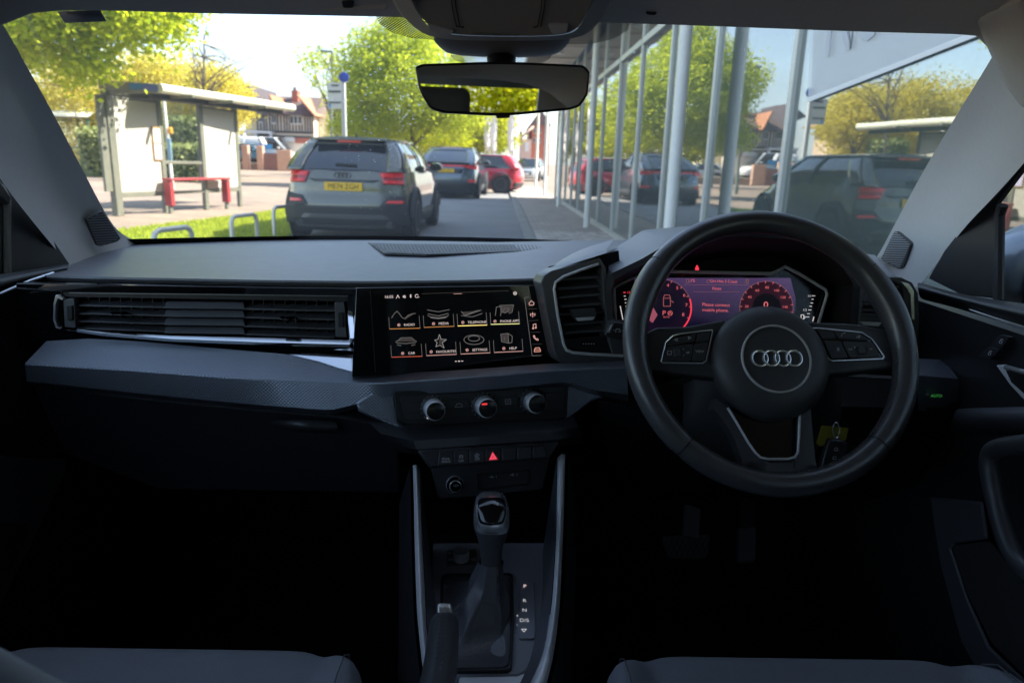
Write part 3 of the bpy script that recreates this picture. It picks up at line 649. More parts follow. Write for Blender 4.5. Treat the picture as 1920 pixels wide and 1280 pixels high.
# canopy on round columns
cp = thing('canopy', 'beige soffit canopy on round pale columns in front of the glass', 'canopy', (1.6, 18, -.03))
soff = MB().box2((.62, 8.3, 3.62), (FX-.06, 33, 3.85)).build('roof', mat('soffit_beige', (.74, .65, .54), .7, var=.06), cp)
for y in np.arange(9.2, 33, 1.75): MB().box2((.66, y, 3.585), (FX-.08, y+.05, 3.622)).build('soffit_joint', mat('soffit_line', (.55, .48, .40), .7), cp)
for y in (10.2, 13.7, 17.2, 20.7): MB().lathe((1.3, y, 3.62), (0, 0, -1), [(.09, 0), (.09, .03), (.05, .045)], 16).build('downlight', mat('downlight', (.8, .78, .7), .3), cp)
for y in (6.74, 13.1, 19.5, 25.9, 32.2): MB().lathe((1.62, y, .03), (0, 0, 1), [(.075, 0), (.058, .03), (.058, 3.6)], 24).build('column', mat('column_pale', (.70, .70, .65), .4, .1, var=.06), cp)
MB().box2((1.5, 6.5, 3.64), (1.75, 8.28, 3.84)).build('beam', M_ALU, cp)
# white banner with grey letters hung behind the glass
sp = Plane((FX+.012, 3, 1.5), (-1, 0, 0))
def banner_mat():
    m = mat('banner_sheet', (.85, .87, .90), .6); t = m.node_tree; b = t.nodes['Principled BSDF']; mx = t.nodes.new('ShaderNodeMixShader'); tr = t.nodes.new('ShaderNodeBsdfTransparent'); mx.inputs[0].default_value = .6
    t.links.new(b.outputs[0], mx.inputs[1]); t.links.new(tr.outputs[0], mx.inputs[2]); t.links.new(mx.outputs[0], t.nodes['Material Output'].inputs[0]); return m
bn2 = thing('window_banner', 'large white banner with grey letters on the showroom glass', 'banner', sp.at(1515, 190))
bpx = [(1524, -120), (1980, -120), (1980, 8), (1830, 70), (1700, 121), (1516, 192)]
MB().prism([sp.at(x, y) for x, y in bpx], (-.004, 0, 0)).build('sheet', banner_mat(), bn2)
MB().prism([sp.at(x, y, .006) for x, y in [(1516, 192), (1700, 121), (1830, 70), (1980, 8), (1980, -6), (1830, 58), (1700, 111), (1517, 183)]], (-.004, 0, 0)).build('hem', mat('banner_hem', (.80, .81, .82), .6), bn2)
for shp in ([(1553, 40), (1561, 40), (1555, 106), (1549, 106)], [(1572, 40), (1584, 40), (1596, 88), (1593, 40), (1601, 40), (1594, 94), (1587, 94)], [(1618, 40), (1645, 40), (1640, 66), (1626, 78), (1614, 72)]):
    MB().prism([sp.at(x, y, .006) for x, y in shp], (-.003, 0, 0)).build('letter', mat('banner_letter', (.50, .53, .58), .6), bn2)
# ================================================================== parked cars
M_TYRE = mat('tyre', (.018, .018, .019), .85, bump=(40, .2)); M_RIM = mat('rim_dark', (.10, .10, .11), .35, .7); M_CLAD = mat('cladding', (.03, .031, .033), .6, bump=(120, .1))
M_CGL = mat('car_glass', (.012, .016, .02), .03, spec=.9, coat=.3); M_LRED = mat('lamp_red', (.55, .012, .015), .12, coat=.6, emit=((.9, .02, .02), .05)); M_LRED2 = mat('lamp_red_dark', (.34, .010, .014), .12, coat=.6)
M_PLY = mat('plate_yellow', (.92, .56, .015), .45); M_PLK = mat('plate_black', (.01, .01, .01), .6); M_CHR = mat('chrome', (.6, .6, .6), .12, 1.); M_LWH = mat('lamp_clear', (.55, .58, .6), .06, coat=.5)
def paint(name, c, metal=.55, rough=.32): return mat(name, c, rough, metal, coat=1.0)
def text_mesh(name, s, size, m, parent, mtx, ext=.0005, local=False):
    cu = bpy.data.curves.new(name, 'FONT'); cu.body = s; cu.size = size; cu.align_x = 'CENTER'; cu.align_y = 'CENTER'; cu.extrude = ext; cu.resolution_u = 3
    tmp = bpy.data.objects.new(name, cu); COL.objects.link(tmp); dg = bpy.context.evaluated_depsgraph_get(); dg.update()
    me = bpy.data.meshes.new_from_object(tmp.evaluated_get(dg)); bpy.data.objects.remove(tmp); bpy.data.curves.remove(cu)
    off = Vector((0, 0, 0)) if local or parent is None else wloc(parent)
    me.transform(Matrix.Translation(-off) @ mtx); me.materials.clear(); me.materials.append(m); me.name = name
    o = bpy.data.objects.new(name, me); COL.objects.link(o); o.parent = parent
    return o
class Car:
    def __init__(s, name, label, loc, rot, L, W, H, pnt, rear, belt=.95, bonnet=.86, ground=.2, roof=(.62, 2.35), cabin=(.14, 3.05), front=None, deck=None, roofw=.74, cat='car', group='parked cars', rail=False, wheel=.34, wb=(.78, 3.36), clad=True, roofm=None, wbarch=True):
        s.__dict__.update(locals()); s.t = thing(name, label, cat, loc, group); s.t.rotation_euler = (0, 0, rot)
        s.front = front or [(.2, -.05), (.45, 0), (.6, -.03), (.75, -.14), (.86, -.45)]
        s.body()
    def plan(s, u): return 1-.10*(1-min(1, u/.18))**2-.10*max(0, (u-.82)/.18)**2
    def vert(s, z):
        b = s.belt; return np.interp(z, [s.ground, s.ground+.12, .52, .72, b, b+.05], [.93, .97, 1, 1, .955, .94])
    def hw(s, u, z): return s.W/2*s.plan(u)*s.vert(z)
    def yr(s, x, z):
        h = s.hw(0, z); return float(np.interp(z, [p[0] for p in s.rear], [p[1] for p in s.rear]))+.22*min(1, abs(x)/h)**4.5
    def yf(s, x, z):
        h = s.hw(1, z); return s.L+float(np.interp(z, [p[0] for p in s.front], [p[1] for p in s.front]))-.34*min(1, abs(x)/h)**4
    def ztop(s, u):
        y = u*s.L; ye = s.cabin[1]
        return s.belt+(s.bonnet-s.belt)*max(0, min(1, (y-ye+.5)/1.0))-.06*max(0, (u-.85)/.15)**2
    def B(s, p, name, m, parent=None, **k): return p.build(name, m, parent or s.t, local=True, **k)
    def body(s):
        mb = MB(); NU, NZ = 40, 9; rowsL = []; rowsR = []
        for i in range(NU+1):
            u = i/NU; l = []; r_ = []
            for j in range(NZ+1):
                z = s.ground+(s.ztop(u)-s.ground)*j/NZ; h = s.hw(u, z); y = s.yr(h, z)+u*(s.yf(h, z)-s.yr(h, z))
                r_.append((h, y, z)); l.append((-h, y, z))
            rowsL.append(l); rowsR.append(r_)
        mb.grid(rowsL); mb.grid(rowsR)
        NX = 16
        for u, fn in ((0, s.yr), (1, s.yf)):
            rows = []
            for j in range(NZ+1):
                z = s.ground+(s.ztop(u)-s.ground)*j/NZ; h = s.hw(u, z); rows.append([(h*(2*k/NX-1), fn(h*(2*k/NX-1), z), z) for k in range(NX+1)])
            mb.grid(rows)
        rows = []
        for i in range(NU+1):
            u = i/NU; z = s.ztop(u); h = s.hw(u, z); rr = []
            for k in range(NX+1):
                x = h*(2*k/NX-1); y0, y1 = s.yr(x, z), s.yf(x, z); rr.append((x, y0+u*(y1-y0), z+.035*(1-(x/h)**2)*(1 if u > .6 else .4)))
            rows.append(rr)
        mb.grid(rows)
        o = s.B(mb, 'body', s.pnt); me = o.data
        bm = bmesh.new(); bm.from_mesh(me); bmesh.ops.remove_doubles(bm, verts=bm.verts, dist=.004); bmesh.ops.recalc_face_normals(bm, faces=bm.faces); bm.to_mesh(me); bm.free(); me.set_sharp_from_angle(angle=R(38))
        me.polygons.foreach_set('use_smooth', [True]*len(me.polygons))
        # cabin
        z0 = s.belt-.01; z1 = s.H-.045; yb0, yb1 = s.cabin; yt0, yt1 = s.roof; w0 = s.W/2*.925; w1 = s.W/2*s.roofw
        s.z0, s.z1 = z0, z1
        def C(side, v, k):   # side -1/1, v along length 0..1, k height 0..1
            bul = .05*math.sin(math.pi*k); w_ = (w0+(w1-w0)*k+bul)*(1-.05*abs(2*v-1)**3)
            ya = yb0+(yt0-yb0)*k**1.15; yb = yb1+(yt1-yb1)*k; return Vector((side*w_, ya+(yb-ya)*v, z0+(z1-z0)*k))
        s.C = C; NV, NK = 20, 6
        core = MB()
        for sd in (-1, 1): core.grid([[C(sd, v/NV, k/NK) for v in range(NV+1)] for k in range(NK+1)])
        for v in (0, 1): core.grid([[C(-1, v, k/NK).lerp(C(1, v, k/NK), q/10)+Vector((0, (-1 if v == 0 else 1)*.07*(1-(q/5-1)**2), 0)) for q in range(11)] for k in range(NK+1)])
        s.B(core, 'window_band', M_CGL)
        rf = MB(); rows = []
        for v in range(NV+1):
            a, b = C(-1, v/NV, 1), C(1, v/NV, 1); rows.append([a.lerp(b, q/12)+Vector((0, ((-.07 if v == 0 else 0)+(.07 if v == NV else 0))*(1-(q/6-1)**2), .05*(1-abs(q/6-1)**2.5)*(1-.35*abs(2*v/NV-1)**2.2))) for q in range(13)])
        s.B(rf.grid(rows), 'roof', s.roofm or s.pnt, solid=.02)
        def pil(sd, va, vb, name='pillar', va1=None, vb1=None, m=None, ks=(0, 1)):
            va1 = va if va1 is None else va1; vb1 = vb if vb1 is None else vb1; rows = []
            for k in range(NK+1):
                q = ks[0]+(ks[1]-ks[0])*k/NK; x0 = va+(va1-va)*q; x1 = vb+(vb1-vb)*q
                rows.append([C(sd, x0+(x1-x0)*g/4, q)+Vector((sd*.012, 0, 0)) for g in range(5)])
            s.B(MB().grid(rows), name, m or s.pnt, solid=.012)
        s.pil = pil
        for sd in (-1, 1):
            pil(sd, .0, .10, va1=.0, vb1=.16); pil(sd, .93, 1.0, va1=.93, vb1=1.0); pil(sd, .50, .535, m=M_CLAD)
            rl = [C(sd, v/16, 1)+Vector((sd*.0, 0, .012)) for v in range(17)]; s.B(MB().tube(rl, .022, 8), 'roof_rail', M_CHR if s.rail else s.pnt)
        # painted surround of the rear window
        def RW(q, k): return C(-1, 0, k).lerp(C(1, 0, k), q)+Vector((0, -.07*(1-(2*q-1)**2)-.012, 0))
        for q0, q1 in ((0, .13), (.87, 1)):
            s.B(MB().grid([[RW(q0+(q1-q0)*g/4, k/NK) for g in range(5)] for k in range(NK+1)]), 'pillar', s.pnt, solid=.012)
        s.B(MB().grid([[RW(q/10, .86+.14*k/3) for q in range(11)] for k in range(4)]), 'window_header', s.pnt, solid=.012)
        # wheels
        for y in s.wb:
            for sd in (-1, 1):
                xo = sd*(s.W/2-.015); s.wheel_at(xo, y, sd)
                arch = MB(); pr_ = []
                for q in range(17):
                    a = math.pi*q/16; pr_.append((xo+sd*.012, y+math.cos(a)*(s.wheel+.055), s.wheel+math.sin(a)*(s.wheel+.055)))
                s.B(MB().tube(pr_, .035, 6), 'wheel_arch', M_CLAD)
                ds = MB().lathe((xo-sd*.02, y, s.wheel), (sd, 0, 0), [(s.wheel+.045, 0), (s.wheel+.045, .026)], 28); s.B(ds, 'arch_void', mat('void_black', (.006, .006, .006), .9))
        if s.clad:
            for sd in (-1, 1): s.B(MB().grid([[(sd*(s.hw(u, z)+.012), s.yr(s.hw(u, z), z)+u*(s.yf(s.hw(u, z), z)-s.yr(s.hw(u, z), z)), z) for u in np.linspace(.27, .73, 8)] for z in (s.ground, s.ground+.1, s.ground+.2)]), 'side_skirt', M_CLAD, solid=.01)
        # wing mirrors
        for sd in (-1, 1):
            c = C(sd, .86, .12)+Vector((sd*.16, 0, .02)); mm = MB().lathe(c+Vector((0, -.09, 0)), (0, 1, 0), [(.05, 0), (.10, .02), (.115, .09), (.09, .17), (.03, .21)], 14)
            mo = s.B(mm, 'wing_mirror', s.mirm if hasattr(s, 'mirm') else s.pnt); mo.data.transform(Matrix.Translation(c) @ Matrix.Diagonal((1, 1, .68, 1)) @ Matrix.Translation(-c))
            s.B(MB().box(c+Vector((0, -.093, 0)), (.16, .012, .10)), 'mirror_glass', M_CGL, mo)
        s.B(MB().box2((-s.W/2*.85, .25, s.ground-.06), (s.W/2*.85, s.L-.3, s.ground+.02)), 'underbody', MATS['void_black'])
    def wheel_at(s, x, y, sd):
        r_ = s.wheel; wd = .21; o = Vector((x-sd*wd*.85, y, r_))
        t = s.B(MB().lathe(o, (sd, 0, 0), [(r_*.62, 0), (r_*.93, 0), (r_, .03), (r_, wd-.03), (r_*.94, wd), (r_*.66, wd)], 32), 'wheel', M_TYRE)
        s.B(MB().lathe(o, (sd, 0, 0), [(r_*.66, wd*.5), (r_*.66, wd+.004), (r_*.60, wd+.004), (r_*.58, wd*.75), (r_*.1, wd*.75)], 28), 'rim', M_RIM, t)
        sp = MB()
        for q in range(5):
            a = q*2*math.pi/5+.3; e = o+Vector((sd*(wd*.92), math.cos(a)*r_*.6, math.sin(a)*r_*.6)); sp.bar(o+Vector((sd*wd*.95, 0, 0)), e, .055, .02, up=(sd, 0, 0))
        s.B(sp.lathe(o+Vector((sd*wd*.9, 0, 0)), (sd, 0, 0), [(.06, 0), (.05, .02)], 12), 'wheel_spider', mat('spoke', (.28, .28, .29), .3, .8), t)
    def rp(s, name, c, m, off=.006, th=.012, n=8, parent=None, end='rear'):
        """patch wrapped on the tail (or nose): c = four (x,z) corners"""
        fn = s.yr if end == 'rear' else s.yf; sg = -1 if end == 'rear' else 1; rows = []
        for j in range(n+1):
            t = j/n; row = []
            for i in range(n+1):
                q = i/n; x = (c[0][0]*(1-q)+c[1][0]*q)*(1-t)+(c[3][0]*(1-q)+c[2][0]*q)*t; z = (c[0][1]*(1-q)+c[1][1]*q)*(1-t)+(c[3][1]*(1-q)+c[2][1]*q)*t
                row.append((x, fn(x, z)+sg*off, z))
            rows.append(row)
        return s.B(MB().grid(rows), name, m, parent, solid=-th if end == 'rear' else th)
    def plate_txt(s, z, text, w=.52, h=.112, x=0):
        y = s.yr(x, z)-.03; o = s.B(MB().box((x, y, z), (w, .014, h)), 'number_plate', M_PLY, bevel=.004)
        text_mesh('plate_text', text, .098, M_PLK, o, Matrix.Translation((x, y-.0085, z-.002)) @ Matrix.Rotation(R(90), 4, 'X') @ Matrix.Diagonal((.92, 1, 1, 1)), local=True)
    def rings(s, z, m, r_=.034, x=0):
        for q in range(4):
            xx = x+(q-1.5)*r_*1.42; y = s.yr(xx, z)-.012; s.B(MB().tube([(xx+math.cos(a)*r_, y, z+math.sin(a)*r_) for a in np.linspace(0, 2*math.pi, 20, endpoint=False)], .0055, 6, closed=True), 'badge_ring', m)

# ---- grey SUV straight ahead
cl = atZ(536, 430); PQ = paint('paint_silver_grey', (.12, .118, .10), .6, .26)
q2 = Car('parked_car', 'grey SUV with yellow plate ME74 ZGH parked nearest ahead', (-2.13, 9.95, 0), R(-1.5), 4.2, 1.80, 1.435, PQ,
         [(.2, .10), (.32, .03), (.5, 0), (.60, .02), (.66, .06), (.80, .05), (.97, .10)], belt=.98, roof=(.66, 2.5), cabin=(.16, 3.1), roofw=.69, bonnet=.93)
c = q2
c.rp('rear_bumper_lower', [(-.88, .24), (.88, .24), (.86, .50), (-.86, .50)], M_CLAD, .012, .02, 10)
for sd in (-1, 1):
    c.rp('bumper_vent', [(sd*.84, .46), (sd*.50, .52), (sd*.60, .64), (sd*.83, .67)], M_CLAD, .016, .02)
    c.rp('reflector', [(sd*.80, .55), (sd*.58, .56), (sd*.61, .59), (sd*.80, .59)], M_LRED, .034, .012)
    lm = c.rp('tail_lamp', [(sd*.80, .80), (sd*.54, .81), (sd*.48, .96), (sd*.79, .98)], M_LRED2, .018, .02)
    c.rp('lamp_strip', [(sd*.795, .90), (sd*.52, .905), (sd*.49, .955), (sd*.785, .97)], M_LRED, .030, .012, parent=lm)
    c.rp('lamp_strip', [(sd*.80, .815), (sd*.56, .825), (sd*.55, .86), (sd*.80, .862)], M_LRED, .030, .012, parent=lm)
c.rp('plate_recess', [(-.40, .825), (.40, .825), (.50, .862), (-.50, .862)], mat('recess_dark', (.05, .052, .055), .4, .4), .004, .006)
c.rp('bumper_accent', [(-.62, .33), (.62, .33), (.56, .39), (-.56, .39)], mat('diffuser_grey', (.10, .10, .10), .4, .3), .03, .01)
c.plate_txt(.765, 'ME74 ZGH'); c.rings(.915, mat('badge_dark', (.06, .06, .065), .3, .6), .036, -.02)
c.B(MB().bar(c.C(-1, 0, .98)+Vector((.10, -.06, .02)), c.C(1, 0, .98)+Vector((-.10, -.06, .02)), .30, .035), 'spoiler', PQ, bevel=.012)
c.B(MB().bar(c.C(-1, 0, .93)+Vector((.45, -.19, .01)), c.C(1, 0, .93)+Vector((-.45, -.19, .01)), .02, .018), 'brake_light', M_LRED)
c.B(MB().bar((-.13, .16, 1.06), (.16, .15, 1.055), .03, .025), 'rear_wiper', M_PLK)
c.B(MB().tube([(0, .95, 1.43), (0, .85, 1.50)], [.02, .006], 6), 'aerial', M_PLK)
for sd in (-1, 1): c.B(MB().lathe((sd*.62, .05, .26), (0, -1, 0), [(.045, 0), (.045, .04), (.03, .04)], 14), 'exhaust', M_CLAD)
# ---- blue-grey saloon SUV further on
PE = paint('paint_blue_grey', (.10, .13, .17), .6, .25); e0 = atZ(815, 372); e1 = atZ(882, 376)
et = Car('parked_car', 'blue-grey sportback car with full-width light bar, second ahead', (-1.66, 22.6, 0), R(-3.5), 4.8, 1.94, 1.60, PE,
         [(.2, .12), (.4, .02), (.6, 0), (.8, .03), (1.05, .10)], belt=1.05, roof=(1.35, 2.9), cabin=(.16, 3.5), roofw=.70, bonnet=.96, wheel=.37, wb=(.95, 3.9))
c = et
c.rp('bumper_lower', [(-.95, .22), (.95, .22), (.93, .50), (-.93, .50)], M_CLAD, .012, .02)
c.rp('light_bar', [(-.93, .985), (.93, .985), (.93, 1.035), (-.93, 1.035)], M_LRED, .02, .015, 14)
for sd in (-1, 1):
    c.rp('tail_lamp', [(sd*.94, .90), (sd*.66, .95), (sd*.66, 1.035), (sd*.94, 1.03)], M_LRED, .018, .015)
    c.rp('reflector', [(sd*.90, .53), (sd*.68, .53), (sd*.68, .59), (sd*.90, .60)], M_LRED, .02, .012)
c.rp('plate_recess', [(-.48, .78), (.48, .78), (.55, .92), (-.55, .92)], MATS['recess_dark'], .004, .006)
c.plate_txt(.86, 'ML74 ZXH')
c.B(MB().bar((-.72, .12, 1.10), (.72, .12, 1.10), .16, .03), 'spoiler', M_CLAD, bevel=.01)
# ---- red car across
PR = paint('paint_red', (.46, .012, .03), .35, .25)
rd = Car('parked_car', 'red hatchback with black wheels angled across the street, third ahead', (.95, 28.4, 0), R(82), 4.05, 1.74, 1.44, PR,
         [(.2, .1), (.4, .02), (.6, 0), (.8, .03), (.95, .1)], belt=.93, roof=(.55, 2.3), cabin=(.14, 3.0), roofw=.72, roofm=mat('roof_silver', (.5, .52, .55), .3, .6, coat=1), wheel=.35)
c = rd
for sd in (-1, 1): c.rp('tail_lamp', [(sd*.85, .80), (sd*.5, .82), (sd*.5, .93), (sd*.85, .94)], M_LRED2, .018, .015); c.rp('head_lamp', [(sd*.80, .62), (sd*.45, .66), (sd*.45, .74), (sd*.80, .74)], M_LWH, .015, .015, end='front')
c.rp('grille', [(-.40, .3), (.40, .3), (.42, .66), (-.42, .66)], M_CLAD, .015, .02, end='front')
c.rp('bumper_lower', [(-.85, .22), (.85, .22), (.84, .42), (-.84, .42)], M_CLAD, .012, .02)
def simple(label, loc, rot, L, W, H, pnt, front=False, **k):
    c = Car('parked_car', label, loc, rot, L, W, H, pnt, [(.2, .1), (.4, .02), (.6, 0), (.8, .03), (.95, .1)], **k)
    for sd in (-1, 1):
        c.rp('tail_lamp', [(sd*.48*W, .74), (sd*.3*W, .76), (sd*.3*W, .90), (sd*.48*W, .90)], M_LRED2, .018, .015)
        c.rp('head_lamp', [(sd*.44*W, .60), (sd*.26*W, .62), (sd*.26*W, .73), (sd*.44*W, .72)], M_LWH, .015, .015, end='front')
    c.rp('grille', [(-.24*W, .4), (.24*W, .4), (.24*W, .62), (-.24*W, .62)], M_CLAD, .015, .02, end='front')
    return c
PW = paint('paint_white', (.68, .69, .70), .0, .25); PS = paint('paint_pale', (.50, .53, .56), .5, .3); PB = paint('paint_teal_blue', (.06, .20, .30), .4, .25)
p = atY(990, 335, 50); c = simple('pale silver car facing the street at the far end', (p.x+.5, 53.5, 0), R(170), 4.3, 1.8, 1.5, PS, cabin=(.14, 3.05))
c.rp('front_plate', [(-.26, .42), (.26, .42), (.26, .53), (-.26, .53)], mat('plate_white', (.75, .75, .72), .5), .03, .01, end='front')
p = atY(497, 290, 62); simple('teal-blue hatchback behind the low brick wall', (p.x-3.2, 61.6, .5), R(-88), 4.3, 1.8, 1.55, PB)
for i, (px, yy, pn, lb) in enumerate(((640, 66, PS, 'silver car parked beyond the grey SUV, beside the houses'), (420, 66, PW, 'white car parked far behind the bus shelter'))):
    p = atY(px, 290, yy); simple(lb, (p.x-2.2, yy, .1), R(-90), 4.3, 1.8, 1.5, pn)
# white van
p = atY(530, 285, 63.5); PV = PW
vn = Car('parked_van', 'white panel van with blue side lettering in front of the houses', (p.x-3.6, 63.9, .5), R(-90), 4.9, 1.95, 2.15, PV,
         [(.2, .05), (.4, .02), (.6, 0), (.9, .02), (1.15, .04)], belt=1.15, bonnet=1.02, roof=(.12, 3.2), cabin=(.05, 4.1), roofw=.82, cat='van', group=None, wheel=.35, wb=(.9, 3.9))
for sd in (-1, 1): vn.pil(sd, 0, .66, 'side_panel', va1=0, vb1=.66); vn.B(MB().box2((sd*.985, .6, 1.15), (sd*.99, 2.9, 1.55)), 'blue_stripe', mat('van_blue', (.10, .35, .62), .4))
# ================================================================== OWN CAR INTERIOR
car = thing('car', 'car interior with black dashboard, right-hand steering wheel and grey seats around the viewer', 'car', (0, .3, -.03))
def part(name):
    o = bpy.data.objects.new(name, None); COL.objects.link(o); o.parent = car; o.empty_display_size = .05; return o
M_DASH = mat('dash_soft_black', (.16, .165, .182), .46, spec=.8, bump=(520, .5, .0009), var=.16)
M_BLK = mat('plastic_black', (.026, .0265, .029), .45, spec=.45, bump=(800, .1, .0004))
M_DEEP = mat('deep_black', (.004, .004, .005), .8)
M_GLOSS = mat('piano_black', (.005, .005, .006), .06, spec=.5, coat=.5)
M_TRIM = mat('diamond_trim', (.38, .415, .48), .36, .85, spec=.6)
diamond(M_TRIM, 1000, .55, .0011)
M_SAT = mat('satin_silver', (.90, .915, .94), .32, .12, bump=(500, .03))
M_SATD = mat('satin_grey', (.24, .245, .25), .36, .4, bump=(500, .03))
M_CHRI = mat('interior_chrome', (.82, .83, .85), .16, .7)
M_LEATH = mat('wheel_leather', (.075, .075, .079), .34, spec=.8, bump=(420, .35, .0008), var=.12, coat=.2)
M_BOOT = mat('gaiter_leather', (.10, .10, .115), .38, spec=.6, bump=(240, .5, .0012))
M_HEAD = mat('headliner_fabric', (.58, .555, .515), .95, sheen=.1, bump=(1400, .35, .0006), var=.04)
M_PIL = mat('pillar_fabric', (.60, .585, .555), .75, sheen=.15, bump=(1500, .35, .0005), var=.04)
M_SEAT = mat('seat_fabric', (.28, .30, .345), .85, sheen=.25)
wavebump(M_SEAT, [((0, 0, R(35)), 150), ((0, 0, R(-55)), 150)], .6, .0012)
M_SEAT2 = mat('seat_bolster_fabric', (.25, .27, .31), .8, sheen=.2, bump=(900, .3, .0008))
M_CARP = mat('carpet_black', (.012, .012, .014), .98, bump=(350, .8, .003))
M_STI = mat('stitch_grey', (.16, .16, .17), .7)
M_MARK = mat('marking_white', (.75, .75, .78), .6)
M_WHI = emis('mark_lit', (1, .78, .76), .75)

def loft(name, rows, m, parent, n=28, smooth=True, sub=0, solid=0, cat_=0, ang=30, bevel=0):
    rr = []
    for r_ in rows:
        p = [atY(*q) if len(q) == 3 and not isinstance(q, Vector) else q for q in r_]
        if cat_: p = catmull(p, cat_)
        rr.append(resample(p, n))
    return MB().grid(rr).build(name, m, parent, smooth=smooth, sub=sub, solid=solid, ang=ang, bevel=bevel)
def strip(name, pl, pts, wpx, m, parent, h=.0004, th=.0006, closed=False):
    """flat ribbon strokes on a plane; pts is one polyline or a list of polylines in photo pixels"""
    if not isinstance(pts[0][0], (tuple, list)): pts = [pts]
    mb = MB()
    for line in pts:
        P = [pl.at(x, y, h) for x, y in line]; wd = wpx*pl.scale(*line[0])
        if closed: P.append(P[0])
        for a, b in zip(P, P[1:]):
            if (b-a).length < 1e-6: continue
            d = (b-a).normalized(); mb.bar(a-d*wd*.2, b+d*wd*.2, wd, th, up=pl.n)
    return mb.build(name, m, parent, smooth=False)
def txt(name, s, px, py, hpx, pl, m, parent, h=.0006, sx=1., rot=0):
    sc = pl.scale(px, py)*hpx/.69; p = pl.at(px, py, h)
    M = Matrix((pl.u, pl.v, pl.n)).transposed().to_4x4()
    return text_mesh(name, s, 1.0, m, parent, Matrix.Translation(p) @ M @ Matrix.Rotation(R(rot), 4, 'Z') @ Matrix.Diagonal((sc*sx, sc, .2*sc, 1)), ext=.01)
def knob(name, px, py, pl, prof, m, parent, n=36):
    """prof in (radius px, height m)"""
    s = pl.scale(px, py); return MB().lathe(pl.at(px, py), pl.n, [(a*s, b) for a, b in prof], n).build(name, m, parent, ang=40)
def circ(px, py, r_, a0=0, a1=360, n=24, ry=None):
    ry = ry or r_; return [(px+r_*math.cos(R(a0+(a1-a0)*k/n)), py-ry*math.sin(R(a0+(a1-a0)*k/n))) for k in range(n+1)]
def hole_plate(name, outer, inner, pl, th, m, parent, h=0., bevel=0):
    n = max(len(outer), len(inner)); O = [pl.at(x, y, h) for x, y in outer]; I = [pl.at(x, y, h) for x, y in inner]
    mb = MB(); b = -pl.n*th; k = len(O); V = O+I+[p+b for p in O]+[p+b for p in I]; Fc = []
    for i in range(k):
        j = (i+1) % k; Fc += [[i, j, k+j, k+i], [2*k+i, 2*k+j, j, i], [k+i, k+j, 3*k+j, 3*k+i]]
    return mb.add(V, Fc).build(name, m, parent, bevel=bevel)

# ---------------------------------------------------------------- windscreen and shell
def WS(s, t, off=0.):
    b = Vector((.86*s, 1.78-.30*s*s, .955)); a = Vector((.70*s, .955-.06*s*s, 1.362)); p = b.lerp(a, t)
    return p+Vector((0, .42, .9))*(.028*math.sin(math.pi*t)+off)
ws = MB().grid([[WS(-1+2*i/24, j/14) for i in range(25)] for j in range(15)]).build('windscreen', glassmat('windscreen_glass', (.95, .97, .96), .015, .5, dust_haze=.038), car)
def dotmat(name, sc, thr):
    m = bpy.data.materials.new(name); m.use_nodes = True; MATS[name] = m; t = m.node_tree; b = t.nodes['Principled BSDF']; b.inputs['Base Color'].default_value = (.006, .006, .006, 1); b.inputs['Roughness'].default_value = .6
    o = t.nodes['Material Output']; tc = t.nodes.new('ShaderNodeTexCoord'); w1 = t.nodes.new('ShaderNodeTexWave'); w2 = t.nodes.new('ShaderNodeTexWave')
    outs = []
    for wv, rz in ((w1, 45), (w2, -45)):
        mp = t.nodes.new('ShaderNodeMapping'); mp.inputs['Rotation'].default_value = (0, 0, R(rz)); wv.inputs['Scale'].default_value = sc
        t.links.new(tc.outputs['Object'], mp.inputs[0]); t.links.new(mp.outputs[0], wv.inputs[0]); outs.append(wv.outputs['Fac'])
    mm = t.nodes.new('ShaderNodeMath'); mm.operation = 'MULTIPLY'; gt = t.nodes.new('ShaderNodeMath'); gt.operation = 'GREATER_THAN'; gt.inputs[1].default_value = thr
    t.links.new(outs[0], mm.inputs[0]); t.links.new(outs[1], mm.inputs[1]); t.links.new(mm.outputs[0], gt.inputs[0])
    tr = t.nodes.new('ShaderNodeBsdfTransparent'); mx = t.nodes.new('ShaderNodeMixShader'); t.links.new(gt.outputs[0], mx.inputs[0]); t.links.new(b.outputs[0], mx.inputs[1]); t.links.new(tr.outputs[0], mx.inputs[2]); t.links.new(mx.outputs[0], o.inputs[0])
    return m
M_DOT = dotmat('frit_dots', 95, .26); M_FRIT = mat('frit_black', (.012, .012, .013), .4)
# black band printed along the foot of the glass
MB().grid([[WS(-.98+1.96*i/24, t, -.003) for i in range(25)] for t in (-.02, .014, .038)]).build('frit_band', M_FRIT, ws)
# dotted sun shade round the mirror foot: polygon on the glass found from photo pixels
def onglass(px, py, off=-.003):
    d = ray(px, py); lo, hi = .5, 2.6; best = None
    for i in range(60):
        mid = (lo+hi)/2; p = CAM+d*mid
        # height of the glass sheet above this point
        t = 0.5
        for _ in range(8):
            s = p.x/(.86+(.70-.86)*t); y0 = WS(s, 0).y; y1 = WS(s, 1).y; t = (p.y-y0)/(y1-y0)
        zz = WS(s, max(-.2, min(1.2, t))).z
        if p.z > zz or t < -.2: hi = mid
        else: lo = mid
    return CAM+d*lo+Vector((0, .42, .9))*off
def onglass_poly(name, pxs, m, off=-.003):
    return MB().add([onglass(x, y, off) for x, y in pxs], [list(range(len(pxs)))]).build(name, m, ws, smooth=False)
onglass_poly('frit_shade', [(702, 20), (712, 42), (735, 58), (770, 68), (815, 72), (815, 20)], M_DOT)
onglass_poly('frit_shade', [(1185, 30), (1176, 54), (1150, 70), (1110, 79), (1065, 80), (1065, 30)], M_DOT)
onglass_poly('frit_shade', [(845, 100), (850, 108), (870, 117), (1010, 118), (1030, 108), (1035, 100)], M_DOT)
